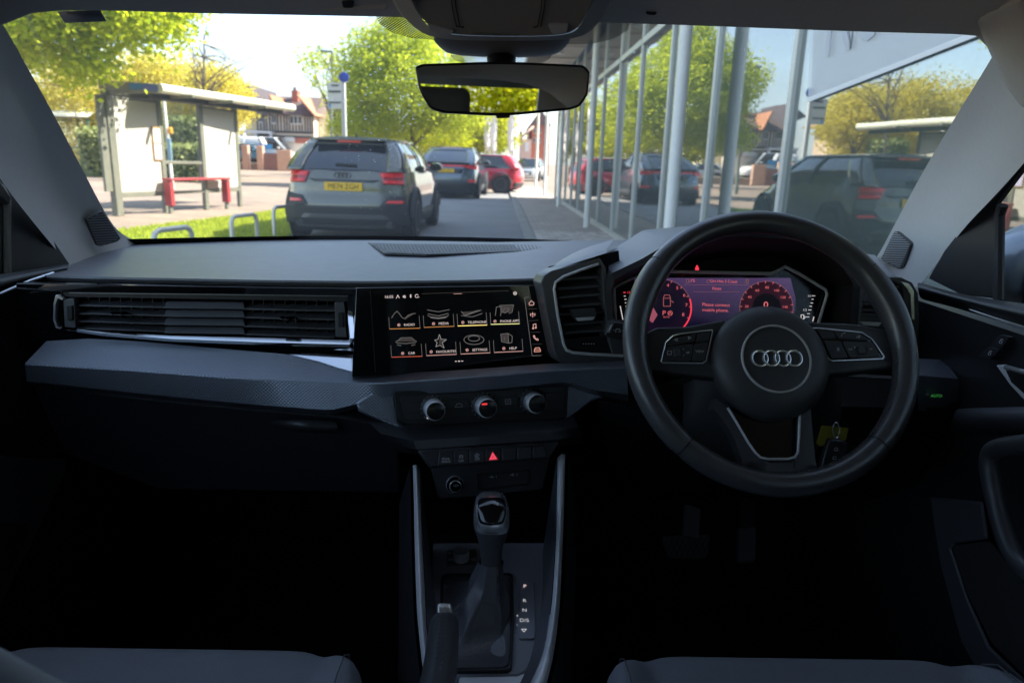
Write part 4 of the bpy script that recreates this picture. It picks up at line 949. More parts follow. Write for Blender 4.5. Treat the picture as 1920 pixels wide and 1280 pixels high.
st = MB().add([onglass(x, y, -.002) for x, y in [(108, 20), (188, 17), (200, 38), (122, 41)]], [(0, 1, 2, 3)]).build('glass_sticker', mat('sticker_grey', (.10, .11, .135), .6), None, solid=.0006)
tag(st, 'small dark sticker at the top left corner of the windscreen', 'sticker')
stp = Plane(onglass(155, 28, -.005), (0, -.42, -.9)); stp.u = Vector((1, 0, 0)); stp.v = stp.n.cross(stp.u)
txt('sticker_text', 'PROTECTION', 158, 27, 7, stp, mat('sticker_ink', (.02, .025, .05), .6), st, h=.0)
# A-pillars
pl_a = [[(-30, 5, .88), (8, 50, .93), (50, 125, 1.03), (90, 195, 1.12), (161, 330, 1.30), (205, 412, 1.43), (232, 441, 1.50), (266, 456, 1.56)],
        [(-60, 5, .86), (-25, 60, .91), (12, 125, 1.0), (58, 205, 1.10), (130, 340, 1.26), (180, 430, 1.39), (215, 462, 1.45), (245, 468, 1.50)],
        [(-100, 10, .83), (-70, 60, .85), (-30, 130, .93), (20, 205, 1.02), (79, 320, 1.17), (140, 420, 1.31), (190, 486, 1.40), (215, 490, 1.44)],
        [(-150, 20, .76), (-120, 70, .78), (-85, 135, .86), (-30, 215, .95), (35, 340, 1.07), (95, 430, 1.18), (150, 494, 1.29), (165, 500, 1.31)],
        [(-200, 20, .70), (-170, 70, .72), (-130, 140, .80), (-70, 225, .88), (7, 300+45, 1.00), (75, 432, 1.12), (131, 499, 1.24), (135, 506, 1.24)]]
al = loft('pillar', pl_a, M_PIL, car, 26, cat_=4, sub=1)
pr_a = [[(1885, 55, .88), (1861, 106, .95), (1822, 170, 1.03), (1784, 232, 1.12), (1727, 329, 1.27), (1680, 416, 1.38), (1648, 476, 1.46), (1630, 500, 1.5)],
        [(1925, 80, .86), (1900, 130, .92), (1860, 200, 1.0), (1826, 262, 1.08), (1762, 360, 1.21), (1712, 440, 1.31), (1676, 498, 1.38), (1660, 520, 1.4)],
        [(1960, 120, .84), (1935, 180, .89), (1898, 246, .95), (1850, 310, 1.04), (1788, 390, 1.15), (1730, 470, 1.26), (1700, 512, 1.31), (1685, 530, 1.33)],
        [(1990, 200, .82), (1962, 250, .86), (1925, 300, .91), (1870, 362, 1.0), (1806, 430, 1.1), (1752, 500, 1.2), (1728, 530, 1.24), (1715, 545, 1.25)]]
loft('pillar', pr_a, M_PIL, car, 26, cat_=4, sub=1)
# pillar tweeter grilles
def fitplane(a, b, c, h=.004):
    A, B_, C_ = atY(*a), atY(*b), atY(*c); n = (B_-A).cross(C_-A).normalized()
    if n.dot(CAM-A) < 0: n = -n
    return Plane(A+n*h, n)
M_GRI = mat('grille_black', (.075, .075, .077), .7); M_GRIB = mat('grille_bar', (.42, .425, .43), .5)
gp = fitplane((163, 410, 1.335), (224, 448, 1.44), (186, 461, 1.385), .006)
g = plate('tweeter_grille', pxround([(162, 411), (192, 396), (226, 447), (220, 453), (185, 463)], .15), gp, .006, M_GRI, car)
for k in range(13):
    y = 402+k*4.7; x0 = np.interp(y, [396, 411, 463], [190, 163, 184])+1; x1 = np.interp(y, [396, 447, 463], [192, 224, 190])-1
    strip('grille_bar', gp, [(x0, y+2), (x1, y)], 2.0, mat('grille_bar_l', (.24, .24, .242), .5), g, h=.0012)
gp2 = fitplane((1690, 435, 1.355), (1655, 490, 1.43), (1704, 510, 1.315), .006)
g = plate('tweeter_grille', pxround([(1678, 432), (1708, 456), (1694, 500), (1684, 502), (1651, 487)], .12), gp2, .006, M_GRI, car)
for k in range(16):
    y = 436+k*4.2; x0 = np.interp(y, [432, 487, 502], [1678, 1652, 1684])+1; x1 = np.interp(y, [432, 456, 502], [1679, 1707, 1688])-1
    strip('grille_bar', gp2, [(x0, y), (x1, y+1)], 1.9, M_GRIB, g, h=.0012)
# roof lining: header bow, ceiling, rear
rows = []
hdr = [(-40, 60), (8, 47), (28, 33), (60, 25), (130, 18), (220, 19), (380, 24), (700, 30), (940, 36), (1250, 45), (1600, 58), (1790, 63), (1835, 67), (1856, 84), (1868, 110), (1900, 130)]
r0 = [atY(x, y, .93-.05*abs((x-940)/940)**2) for x, y in hdr]
HDR = [r0, [p+Vector((0, -.012, -.003)) for p in r0], [p+Vector((0, -.04, .012)) for p in r0]]
for yy, zz, ww in ((.70, 1.352, .66), (.3, 1.362, .665), (-.2, 1.362, .66), (-.7, 1.345, .62), (-1.0, 1.315, .56)):
    HDR.append([Vector((ww*s, yy, zz-.09*abs(s)**6)) for s in np.linspace(-1, 1, 15)])
loft('roof_lining', HDR, M_HEAD, car, 40, ang=60)
MB().grid([[Vector((.76*s, yy, 1.42-.07*abs(s)**4)) for s in np.linspace(-1, 1, 9)] for yy in (.99, .3, -.6, -1.15)]).build('roof_panel', PW, car)
# visors
vp = Plane(atY(450, 10, .90), (0, -.85, -.52))
v = plate('sun_visor', catmull([(60, -140, 0), (95, -30, 0), (135, -8, 0), (170, 6, 0), (232, 18, 0), (400, 20, 0), (690, 22, 0), (728, 12, 0), (738, -60, 0), (738, -140, 0)], 3) and [(p.x, p.y) for p in catmull([(60, -140, 0), (95, -30, 0), (135, -8, 0), (170, 6, 0), (232, 18, 0), (400, 20, 0), (690, 22, 0), (728, 12, 0), (738, -60, 0), (738, -140, 0)], 3)], vp, .016, M_HEAD, car, bevel=.004)
for x0, c in ((640, 0),): plate('visor_clip', pxround([(640, 2), (664, 2), (662, 16), (643, 16)], .3), vp, .012, M_BLK, v, h=.006, bevel=.002)
vp2 = Plane(atY(1500, 30, .90), (0, -.85, -.52))
v = plate('sun_visor', [(p.x, p.y) for p in catmull([(1160, -140, 0), (1158, 10, 0), (1170, 22, 0), (1185, 17, 0), (1240, 18, 0), (1262, 34, 0), (1400, 40, 0), (1720, 52, 0), (1790, 46, 0), (1860, 20, 0), (1960, -140, 0)], 3)], vp2, .016, mat('visor_fabric', (.36, .35, .33), .95, bump=(1400, .3, .0006)), car, bevel=.004)
plate('visor_clip', pxround([(1208, 12), (1234, 14), (1230, 30), (1212, 29)], .3), vp2, .012, M_BLK, v, h=.006, bevel=.002)
# right headliner corner over the pillar
loft('headliner_corner', [[(1838, 30, .86), (1850, 62, .87), (1868, 100, .88), (1890, 150, .88), (1930, 200, .86)], [(1870, 10, .82), (1885, 50, .83), (1905, 100, .83), (1930, 140, .82), (1960, 190, .80)], [(1930, -20, .74), (1950, 30, .75), (1970, 80, .75), (1985, 130, .74), (2000, 180, .73)]], M_HEAD, car, 18, cat_=4, sub=1, solid=-.01)

# ---------------------------------------------------------------- dashboard top
dash = part('dashboard')
D0 = [(100, 478, 1.40), (200, 466, 1.47), (265, 455, 1.56), (480, 449, 1.66), (700, 450, 1.70), (930, 454, 1.70), (1140, 450, 1.66), (1400, 450, 1.60), (1640, 478, 1.48)]
D1 = [(92, 500, 1.22), (180, 493, 1.26), (330, 487, 1.31), (600, 480, 1.36), (820, 477, 1.38), (1040, 474, 1.38), (1180, 470, 1.36), (1420, 470, 1.34), (1660, 500, 1.28)]
D1b = [(85, 502, 1.2), (170, 496, 1.24), (330, 490, 1.29), (600, 483, 1.335), (820, 480, 1.35), (1040, 477, 1.355), (1180, 473, 1.34), (1420, 473, 1.32), (1662, 504, 1.26)]
D2 = [(60, 515, 1.085), (150, 518, 1.060), (300, 521, 1.040), (500, 525, 1.030), (690, 527, 1.025), (870, 525, 1.035), (1030, 521, 1.050), (1250, 520, 1.090), (1700, 530, 1.130)]
D3 = [(x, y+4, Y_-.002) for x, y, Y_ in D2]; D4 = [(x+1, y+10, Y_+.004) for x, y, Y_ in D2]; D5 = [(x+3, y+14, Y_+.05) for x, y, Y_ in D2]
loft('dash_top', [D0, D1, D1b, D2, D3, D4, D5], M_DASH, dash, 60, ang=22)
# defroster / centre speaker grille on the top
gq = fitplane((700, 458, 1.62), (1030, 462, 1.62), (860, 478, 1.37), .004)
g = plate('speaker_grille', [(690, 455), (760, 457), (900, 458), (1060, 459), (1048, 465), (960, 472), (800, 477), (722, 474)], gq, .003, mat('grille_dark', (.09, .092, .10), .6), dash)
for k in range(54):
    x = 700+k*6.6; y0 = 456.5+ (x-690)*.008; y1 = np.interp(x, [690, 722, 800, 960, 1060], [456, 473, 476, 471, 459])
    if y1-y0 > 2: strip('grille_slat', gq, [(x, y0), (x+ (y1-y0)*.55, y1)], 2.2, mat('grille_slat', (.11, .113, .123), .6), g, h=.0014)

# ---------------------------------------------------------------- passenger fascia and air vent
VP = Plane(atY(380, 590, .995), (.02, -1, .06))
fas_ = part('passenger_fascia')
plate('fascia_strip', [(30, 531), (150, 533), (250, 535), (500, 539), (700, 541), (700, 556), (420, 553), (130, 547), (30, 550)], VP, .02, M_GLOSS, fas_, bevel=.001)
plate('fascia_strip', [(30, 617), (118, 617), (250, 630), (420, 640), (665, 646), (700, 646), (704, 710), (640, 694), (400, 660), (95, 640), (30, 655)], VP, .02, M_GLOSS, fas_, h=-.002, bevel=.001)
plate('fascia_strip', [(30, 549), (116, 547), (116, 618), (30, 618)], VP, .02, M_GLOSS, fas_, h=-.001)
plate('fascia_strip', [(650, 555), (702, 556), (702, 648), (656, 646)], VP, .02, M_GLOSS, fas_, h=-.001)
vent = part('air_vent')
plate('vent_cavity', [(100, 545), (670, 550), (672, 655), (100, 625)], VP.up(-.05), .004, M_DEEP, vent)
plate('vent_roof', [(116, 546), (655, 553), (655, 565), (116, 556)], VP, .05, M_BLK, vent, h=-.003)
M_SLAT = mat('vent_slat', (.09, .092, .10), .45, spec=.6)
def slat(pl, a, b, wpx, depth, m, parent, h=-.004, name='slat', tilt=.25):
    A, B_ = pl.at(*a, h), pl.at(*b, h); wd = wpx*pl.scale(*a)
    dirn = (-pl.n + pl.v*tilt).normalized(); side = pl.v*wd/2
    return MB().prism([A+side, B_+side, B_-side, A-side], dirn*depth).build(name, m, parent, bevel=.0006)
for k, (yl, yr_) in enumerate(((573, 583), (588, 599.5), (602.5, 617), (616, 633))):
    f = lambda x: yl+(yr_-yl)*(x-145)/481
    slat(VP, (144, f(144)), (309, f(309)), 3.2, .022, M_SLAT, vent); slat(VP, (456, f(456)), (627, f(627)), 3.2, .022, M_SLAT, vent)
for x in list(range(166, 308, 20))+list(range(474, 624, 20)):
    y0, y1 = 556+.015*(x-145), 616+.035*(x-145); A = VP.at(x, y0, -.018); B_ = VP.at(x+1, y1, -.018); w_ = VP.u*.0007
    MB().prism([A-w_, A+w_, B_+w_, B_-w_], -VP.n*.028).build('vane', M_BLK, vent, smooth=False)
for k in range(4):   # closed centre block: four faceted ridges
    y = 565+k*15.6; A = [(311, y), (456, y+1.5), (459, y+14.5), (307, y+13)]
    P0 = [VP.at(A[0][0], A[0][1], -.012), VP.at(A[1][0], A[1][1], -.012), VP.at(A[2][0], A[2][1], -.001), VP.at(A[3][0], A[3][1], -.001)]
    MB().prism(P0, -VP.n*.03).build('ridge', mat('vent_ridge', (.16, .163, .175), .42, spec=.6), vent, smooth=False, bevel=.0008)
for x, y in ((205, 588), (523, 597)):
    A = VP.at(x, y, .006); o = MB().prism([VP.at(x, y-2.0, .003), VP.at(x+25, y-1.6, .003), VP.at(x+34, y+2.6, .012), VP.at(x+4, y+2.2, .012)], VP.n*-.012).build('vent_tab', mat('sky_chrome', (.70, .72, .75), .12, 1.0), vent, bevel=.0006)
for cap in ([(118, 561), (139, 559), (142, 615), (121, 613)], [(627, 566), (646, 567), (651, 633), (629, 632)]):
    o = plate('end_cap', pxround(cap, .15), VP, .03, mat('vent_cap', (.12, .125, .135), .4), vent, h=.003, bevel=.001)
    cx = sum(p[0] for p in cap)/4; cy_ = sum(p[1] for p in cap)/4
    plate('thumbwheel', pxround([(cx-5, cy_-14), (cx+5, cy_-14), (cx+6, cy_+14), (cx-4, cy_+14)], .2), VP, .01, M_BLK, o, h=.006, bevel=.0015)
plate('chrome_end', [(104, 553), (109, 553), (119, 560), (116, 563), (108, 560), (104, 572), (103, 600), (107, 612), (115, 614), (114, 617), (104, 615), (99, 600), (100, 568)], VP, .008, M_CHRI, vent, h=.006, bevel=.0006)
plate('chrome_end', [(649, 557), (657, 555), (661, 560), (666, 630), (662, 636), (655, 634)], Plane(VP.at(658, 596, .010), (.20, -.50, .84)), .008, MATS.get('sky_chrome') or mat('sky_chrome', (.70, .72, .75), .12, 1.0), vent, h=0, bevel=.001)
plate('chrome_strip', [(142, 617), (190, 621), (320, 629), (500, 633), (655, 637), (662, 640), (655, 646), (500, 642), (320, 635), (190, 624)], Plane(VP.at(400, 634, .008), (.02, -.50, .866)), .006, mat('sky_chrome', (.70, .72, .75), .12, 1.0), vent, h=.006, bevel=.0004)
strip('chrome_line', VP, [(130, 549), (400, 552), (652, 555)], 1.6, M_SATD, vent, h=.003)
wp = Plane(VP.at(610, 675, .026), (.05, -.55, .835))
plate('gloss_wedge', [(541, 664), (662, 651), (665, 698), (636, 690), (600, 678)], wp, .006, mat('wedge_sky_sheen', (.55, .58, .62), .12, 1.0), fas_, bevel=.0006)  # silver-blue metal stands in for the sky sheen on piano black
# ---------------------------------------------------------------- textured ledge
L0 = [(95, 631, 0.997), (250, 639, 0.985), (400, 652, 0.978), (540, 664, 0.970), (620, 685, 0.966), (690, 702, 0.962), (870, 693, 0.965), (1035, 681, 0.979), (1100, 680, 0.986), (1170, 676, 0.994)]
L1 = [(47, 681, 0.955), (250, 693, 0.940), (450, 708, 0.930), (640, 717, 0.935), (720, 717, 0.930), (880, 706, 0.935), (1050, 692, 0.950), (1100, 690, 0.956), (1175, 688, 0.965)]
L1b = [(47, 684, 0.954), (250, 696, 0.939), (450, 711, 0.929), (640, 720, 0.934), (720, 720, 0.929), (880, 709, 0.934), (1050, 695, 0.949), (1100, 693, 0.955), (1175, 691, 0.964)]
L2 = [(50, 714, 0.959), (250, 736, 0.944), (450, 756, 0.934), (620, 769, 0.925), (730, 742, 0.934), (880, 733, 0.939), (1062, 716, 0.955), (1110, 730, 0.961), (1178, 740, 0.969)]
L3 = [(60, 722, 1.034), (250, 744, 1.020), (450, 764, 1.010), (620, 778, 1.001), (735, 748, 0.960), (880, 738, 0.965), (1062, 722, 0.981), (1110, 740, 0.987), (1178, 752, 0.995)]
loft('trim_ledge', [L0, L1, L1b, L2, L3], M_TRIM, dash, 60, ang=25)
# glove compartment
GPn = Plane(atY(400, 840, 1.03), (0, -.96, -.28))
gb = part('glove_box')
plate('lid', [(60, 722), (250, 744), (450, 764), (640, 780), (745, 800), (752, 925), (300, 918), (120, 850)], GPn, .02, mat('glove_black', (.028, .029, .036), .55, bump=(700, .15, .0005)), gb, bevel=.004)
loft('handle', [[(500, 788, 1.02), (560, 786, 1.0), (632, 790, 1.005)], [(505, 797, 1.015), (560, 806, .985), (634, 808, .995)], [(515, 800, 1.03), (560, 810, 1.02), (632, 811, 1.02)]], mat('handle_grey', (.045, .046, .05), .35, spec=.7), gb, 14, cat_=4, sub=1)
plate('handle_recess', pxround([(540, 788), (628, 792), (632, 805), (560, 803)], .3), GPn, .004, M_DEEP, gb, h=.004)

# ---------------------------------------------------------------- centre touchscreen
SP = Plane(atY(865, 620, .985), (.25, -.96, .10))
ms = part('touchscreen')
plate('screen_glass', [(668, 540), (1048, 534), (1052, 690), (660, 706)], SP, .012, M_GLOSS, ms, bevel=.001)
strip('panel_gap', SP, [(694, 543), (704, 697)], 1.1, mat('gap_grey', (.05, .05, .055), .5), ms, h=.0006)
E_W = emis('screen_white', (1, .84, .80), .62); E_P = emis('screen_pink', (1, .55, .50), .55); E_G = emis('screen_grey', (.75, .70, .68), .16); E_O = emis('screen_orange', (1, .42, .12), .5); E_DG = emis('screen_dim', (.6, .5, .5), .07)
def sxy(pts): return [(660+x/3.368, 480+y/3.368) for x, y in pts]
def sx_(x, y): return 660+x/3.368, 480+y/3.368
txt('clock', '16:05', *sx_(233, 258), 5.4, SP, E_W, ms)
tiles = [('RADIO', 348, 434, 237, 460, 430, 455, E_O), ('MEDIA', 565, 426, 455, 450, 645, 443, E_O), ('TELEPHONE', 776, 418, 668, 441, 853, 435, mat('x1', emit=((1, .75, .2), .35))), ('PHONE APPS', 983, 411, 877, 431, 1058, 427, mat('x2', emit=((.8, .8, .3), .3))),
         ('CAR', 362, 613, 250, 638, 443, 632, emis('screen_red', (1, .2, .12), .5)), ('FAVOURITES', 580, 603, 470, 628, 660, 620, E_P), ('SETTINGS', 793, 592, 687, 618, 872, 610, E_P), ('HELP', 1003, 582, 898, 608, 1080, 600, E_P)]
icons = {'RADIO': [[(250, 390), (268, 362), (285, 348), (300, 365), (318, 390), (338, 396), (358, 372), (380, 364), (402, 362)]],
         'MEDIA': [[(475, 340), (545, 352), (615, 338)], [(478, 375), (500, 388), (545, 394), (590, 388), (610, 372)], [(480, 365), (545, 378), (608, 362)]],
         'TELEPHONE': [[(690, 350), (712, 376), (815, 342), (780, 346), (712, 376)], [(690, 375), (760, 384), (822, 362)]],
         'PHONE APPS': [[(905, 375), (912, 322), (945, 318), (938, 378)], [(930, 312), (1020, 308), (1010, 355), (990, 362)], [(950, 350), (965, 330), (990, 330), (985, 350), (965, 360), (950, 350)]],
         'CAR': [[(275, 542), (295, 530), (310, 516), (375, 514), (390, 528), (408, 540)], [(280, 548), (340, 552), (402, 545)], [(285, 560), (310, 566)], [(375, 564), (400, 558)]],
         'FAVOURITES': [[(552, 495), (563, 525), (596, 527), (570, 547), (582, 580), (555, 562), (530, 572), (538, 545), (522, 530), (543, 526), (552, 495)]],
         'SETTINGS': [circ(770, 528, 63, 0, 360, 26, 30), circ(770, 520, 36, 0, 360, 20, 17)], 'HELP': [[(940, 492), (985, 488), (990, 550), (945, 540), (940, 492)], [(985, 488), (1012, 505), (1010, 545), (990, 550)], [(964, 512), (965, 530)]]}
for nm, tx, ty, x0, y0, x1, y1, em in tiles:
    t_ = strip('tile_line', SP, sxy([(x0, y0), (x1, y1)]), 1.1, em, ms)
    strip('tile_edge', SP, sxy([(x0, y0), (x0-5, y0-75)]), .7, E_G, ms); strip('tile_edge', SP, sxy([(x1, y1), (x1-6, y1-78)]), .7, E_G, ms)
    txt('tile_label', nm, *sx_(tx+14, ty), 4.6, SP, E_W, ms)
    wd = {'RADIO': 52, 'MEDIA': 50, 'TELEPHONE': 76, 'PHONE APPS': 80, 'CAR': 42, 'FAVOURITES': 80, 'SETTINGS': 66, 'HELP': 44}[nm]
    strip('tile_symbol', SP, [sxy(circ(tx-wd, ty+1, 8, 0, 360, 8)), sxy([(tx-wd-6, ty+6), (tx-wd+5, ty-6)])], .9, E_P, ms)
    strip('tile_icon', SP, [sxy(l) for l in icons[nm]], 1.1, E_G if nm != 'FAVOURITES' else emis('screen_mid', (.8, .75, .73), .3), ms)
for pl_, em in (([(555, 505), (566, 530), (590, 530), (568, 548), (574, 565), (548, 552)], E_DG), ([(300, 520), (385, 518), (398, 538), (285, 540)], E_DG), ([(942, 495), (984, 491), (988, 546), (947, 537)], E_DG), ([(485, 380), (545, 388), (606, 378), (590, 392), (545, 398), (500, 392)], E_G), ([(330, 390), (355, 368), (395, 364), (350, 390)], E_DG), ([(695, 352), (712, 372), (800, 346)], E_DG), ([(932, 316), (1015, 311), (1005, 352), (940, 360)], E_DG)):
    MB().add([SP.at(*sx_(x, y), .0002) for x, y in pl_], [list(range(len(pl_)))]).build('icon_fill', em, ms, smooth=False)
strip('side_bar_line', SP, [sxy([(1090, 262), (1138, 630), (1195, 627)]), sxy([(1090, 262), (1118, 260)])], .8, E_G, ms)
for y in (335, 408, 482, 557): strip('side_bar_line', SP, sxy([(1100+(y-262)*.13, y), (1160+(y-262)*.13, y-3)]), .6, E_DG, ms)
strip('side_icon', SP, sxy([(1118, 297), (1133, 282), (1149, 295), (1147, 309), (1121, 310), (1118, 297)]), 1.2, E_P, ms)
strip('side_icon', SP, [sxy([(1141, 355), (1142, 385)]), sxy([(1128, 362), (1127, 372), (1131, 378)]), sxy([(1155, 361), (1156, 371), (1152, 377)]), sxy([(1133, 366), (1149, 366)])], 1.2, E_P, ms)
strip('side_icon', SP, [sxy([(1146, 455), (1144, 432), (1161, 428), (1163, 450)]), sxy(circ(1144, 456, 4, 0, 360, 8)), sxy(circ(1160, 452, 4, 0, 360, 8))], 1.3, E_P, ms)
strip('side_icon', SP, sxy([(1145, 503), (1150, 515), (1160, 526), (1174, 532), (1177, 526), (1168, 520), (1163, 524), (1153, 512), (1156, 506), (1150, 500), (1145, 503)]), 1.3, E_P, ms)
strip('side_icon', SP, [sxy([(1152, 604), (1152, 592), (1158, 580), (1182, 578), (1189, 590), (1190, 602), (1152, 604)]), sxy([(1152, 592), (1189, 590)])], 1.4, emis('side_car', (1, .45, .35), .6), ms)
strip('status_icon', SP, [sxy([(279, 268), (289, 246), (300, 266)]), sxy([(283, 258), (289, 252), (296, 258)])], 1.0, E_W, ms)
strip('status_icon', SP, [sxy([(320, 260), (336, 248)]), sxy([(322, 249), (338, 264)]), sxy(circ(331, 256, 7, 0, 360, 8))], .9, E_W, ms)
strip('status_icon', SP, sxy([(366, 248), (375, 258), (370, 263), (370, 242), (375, 247), (366, 257)]), .9, E_W, ms)
strip('status_icon', SP, [sxy(circ(409, 252, 10, 20, 330, 12)), sxy([(415, 258), (424, 260)])], 1.0, E_W, ms)
strip('status_icon', SP, [sxy(circ(1030, 235, 10, 0, 360, 12)), sxy([(1022, 230), (1030, 237), (1038, 230)]), sxy([(1030, 237), (1030, 245)])], .9, E_W, ms)
strip('status_line', SP, sxy([(440, 238), (985, 219)]), .7, E_DG, ms); strip('pull_handle', SP, sxy([(642, 239), (694, 237)]), .8, E_P, ms)
for x in (657, 677, 697): strip('page_mark', SP, sxy([(x-6, 664-(x-657)*.04), (x+4, 664-(x-657)*.04)]), 1.3 if x != 677 else 1.8, E_W, ms)

# ---------------------------------------------------------------- climate controls
CP = Plane(atY(905, 760, .950), (.22, -.95, .16))
cc = part('climate_panel')
plate('bezel', [(736, 735), (1066, 715), (1064, 780), (1045, 790), (765, 797), (748, 790)], CP, .02, M_BLK, cc, bevel=.002)
plate('panel_face', pxround([(748, 743), (1058, 723), (1056, 768), (760, 787)], .15), CP, .006, mat('climate_face', (.045, .045, .05), .35), cc, h=.002, bevel=.001)
for a in ([(760, 757), (788, 755), (790, 772), (764, 774)], [(840, 749), (878, 747), (880, 764), (842, 767)], [(934, 744), (970, 742), (972, 758), (936, 761)], [(1022, 737), (1050, 735), (1050, 752), (1024, 754)]):
    plate('key', pxround(a, .2), CP, .003, mat('key_black', (.055, .055, .06), .4), cc, h=.004, bevel=.0008)
strip('key_symbol', CP, [[(854, 762), (857, 757), (863, 756), (867, 760)], [(853, 763), (868, 762)]], .9, M_MARK, cc, h=.0055)
strip('key_symbol', CP, [[(947, 749), (957, 748), (958, 757), (948, 758), (947, 749)], [(950, 752), (955, 751)], [(950, 755), (955, 754)]], .8, M_MARK, cc, h=.0055)
for i, (x, y) in enumerate(((812, 765), (907, 760), (998, 752))):
    k_ = knob('dial_base', x, y, CP, [(25, .002), (25, .006), (22, .008)], M_BLK, cc)
    knob('dial_ring', x-.3, y-.6, CP, [(19.5, .007), (19.5, .010), (18.5, .024), (16.5, .026)], M_SAT, k_)
    knob('dial_cap', x, y-.6, CP, [(16.6, .0245), (15.8, .0275), (13, .0285)], mat('dial_cap', (.012, .012, .013), .25), k_)
    mk = MB(); s = CP.scale(x, y)
    for q in range(34):
        a = 2*math.pi*q/34; c = CP.at(x-.3, y-.6, .017); r_ = 19.1*s; e = (CP.u*math.cos(a)+CP.v*math.sin(a)); mk.bar(c+e*r_-CP.n*.006, c+e*(r_*.975)+CP.n*.006, .0007, .0008, up=e)
    mk.build('knurl', M_SATD, k_, smooth=False)
    strip('dial_ticks', CP, [[(x+22.6*math.cos(R(a)), y-22.6*math.sin(R(a))), (x+24.2*math.cos(R(a)), y-24.2*math.sin(R(a)))] for a in range(-60, 250, 22)], .8, M_MARK, k_, h=.0085)
strip('ac_lamp', CP, [(904, 757.5), (913, 757)], 3.0, emis('ac_red', (1, .05, .06), .9), cc, h=.0292); txt('ac_text', 'A/C', 908.5, 764, 4, CP, mat('ac_ink', (.3, .05, .05), .5), cc, h=.0292)
strip('dial_pointer', CP, [(804, 780), (801, 784)], 2.4, M_WHI, cc, h=.0085)
# textured cheeks round the climate panel
plate('cheek', [(712, 726), (738, 726), (748, 792), (762, 800), (742, 803), (712, 790), (672, 772), (668, 756)], CP, .012, M_TRIM, dash, h=-.012, bevel=.003)
plate('cheek', [(1066, 702), (1172, 690), (1176, 735), (1110, 752), (1062, 790), (1060, 760)], CP, .02, M_TRIM, dash, h=-.002, bevel=.003)
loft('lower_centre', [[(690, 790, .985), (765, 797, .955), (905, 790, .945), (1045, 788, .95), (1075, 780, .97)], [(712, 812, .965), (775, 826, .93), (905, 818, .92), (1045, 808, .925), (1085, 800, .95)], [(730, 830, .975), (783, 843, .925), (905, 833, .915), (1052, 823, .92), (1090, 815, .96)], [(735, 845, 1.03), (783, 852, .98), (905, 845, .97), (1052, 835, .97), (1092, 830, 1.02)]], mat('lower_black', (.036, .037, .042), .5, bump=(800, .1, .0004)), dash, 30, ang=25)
# ---------------------------------------------------------------- switch row
SW = Plane(atY(915, 850, .918), (.16, -.86, .48))
sr = part('switch_panel')
plate('bezel', [(783, 844), (1052, 824), (1031, 857), (808, 876)], SW, .02, mat('switch_black', (.05, .051, .058), .45), sr, bevel=.002)
bx_ = [820, 850, 879.5, 910, 940, 969, 998.5, 1028]
for i in range(7):
    x0, x1 = bx_[i]+.9, bx_[i+1]-.9; t = lambda x: 846-(x-820)*.057; b = lambda x: 874-(x-820)*.078
    plate('button', [(x0 if i else x0+3, t(x0)), (x1 if i < 6 else x1-6, t(x1)), (x1, b(x1)-1), (x0, b(x0)-1)], SW, .006, mat('switch_key', (.05, .051, .056), .38), sr, h=.004, bevel=.0012)
SWt = SW.up(.0042)
txt('switch_text', 'drive', 835.5, 859.5, 5, SWt, M_MARK, sr); txt('switch_text', 'select', 836, 864.5, 5, SWt, M_MARK, sr)
txt('switch_text', 'OFF', 864.5, 864, 4.2, SWt, M_MARK, sr); txt('switch_text', 'OFF', 895, 861, 4.2, SWt, M_MARK, sr)
strip('switch_symbol', SWt, [[(861, 856), (862, 853.5), (867, 853.2), (868, 856), (861, 856)], [(861, 859.5), (863, 857.5)], [(866, 859.5), (868, 857.5)]], .8, M_MARK, sr)
strip('switch_symbol', SWt, [circ(894.5, 854, 4, 0, 330, 12), [(893, 856), (894.5, 852), (896, 856)]], .8, M_MARK, sr)
MB().prism([SWt.at(x, y, .0012) for x, y in ((924, 847), (933, 860.5), (917, 861.8))], -SWt.n*.0015).build('hazard_triangle', emis('hazard_red', (1, .045, .10), .75), sr, smooth=False)
strip('hazard_outline', SWt, [[(924, 850), (929.7, 859), (919.4, 859.8), (924, 850)]], .5, emis('hazard_line', (1, .35, .4), .6), sr, h=.0014)
LP = Plane(atY(915, 900, .952), (.15, -.98, .14))
soc = part('socket_panel')
plate('face', [(806, 872), (1033, 856), (1019, 917), (1012, 920), (830, 936), (822, 934)], LP, .02, mat('socket_black', (.045, .046, .052), .5), soc, bevel=.003)
k_ = knob('power_socket', 853, 907.5, LP, [(17.5, .0), (17.5, .003), (16, .0045), (14.5, .003)], M_CHRI, soc)
knob('socket_well', 853, 907.5, LP, [(15.6, .002), (15.6, .0046), (12, .005)], M_GLOSS, k_); knob('socket_cap_ring', 853, 908.5, LP, [(11.5, .005), (11.5, .0085), (10.5, .009)], M_CHRI, k_); knob('socket_cap', 853, 908.5, LP, [(10.6, .0085), (9.5, .0098)], M_GLOSS, k_)
txt('socket_text', '12V', 855, 910, 4.6, LP, M_MARK, k_, h=.0101)
hole_plate('usb_frame', pxround([(893, 889), (993, 881), (993, 909), (896, 920)], .12), pxround([(896, 891.5), (990, 884), (990, 907), (898.5, 917)], .12), LP, .004, M_BLK, soc, h=.0025, bevel=.0005)
for x, y, n_ in ((922, 894, '1'), (961, 890, '2')):
    strip('usb_symbol', LP, [[(x-5, y), (x+4, y-.6)], [(x-2, y), (x+1, y-3)], [(x-1, y), (x+2, y+2)]], .7, M_MARK, soc, h=.001); txt('usb_text', n_, x+8.5, y-.5, 4.2, LP, M_MARK, soc, h=.001)
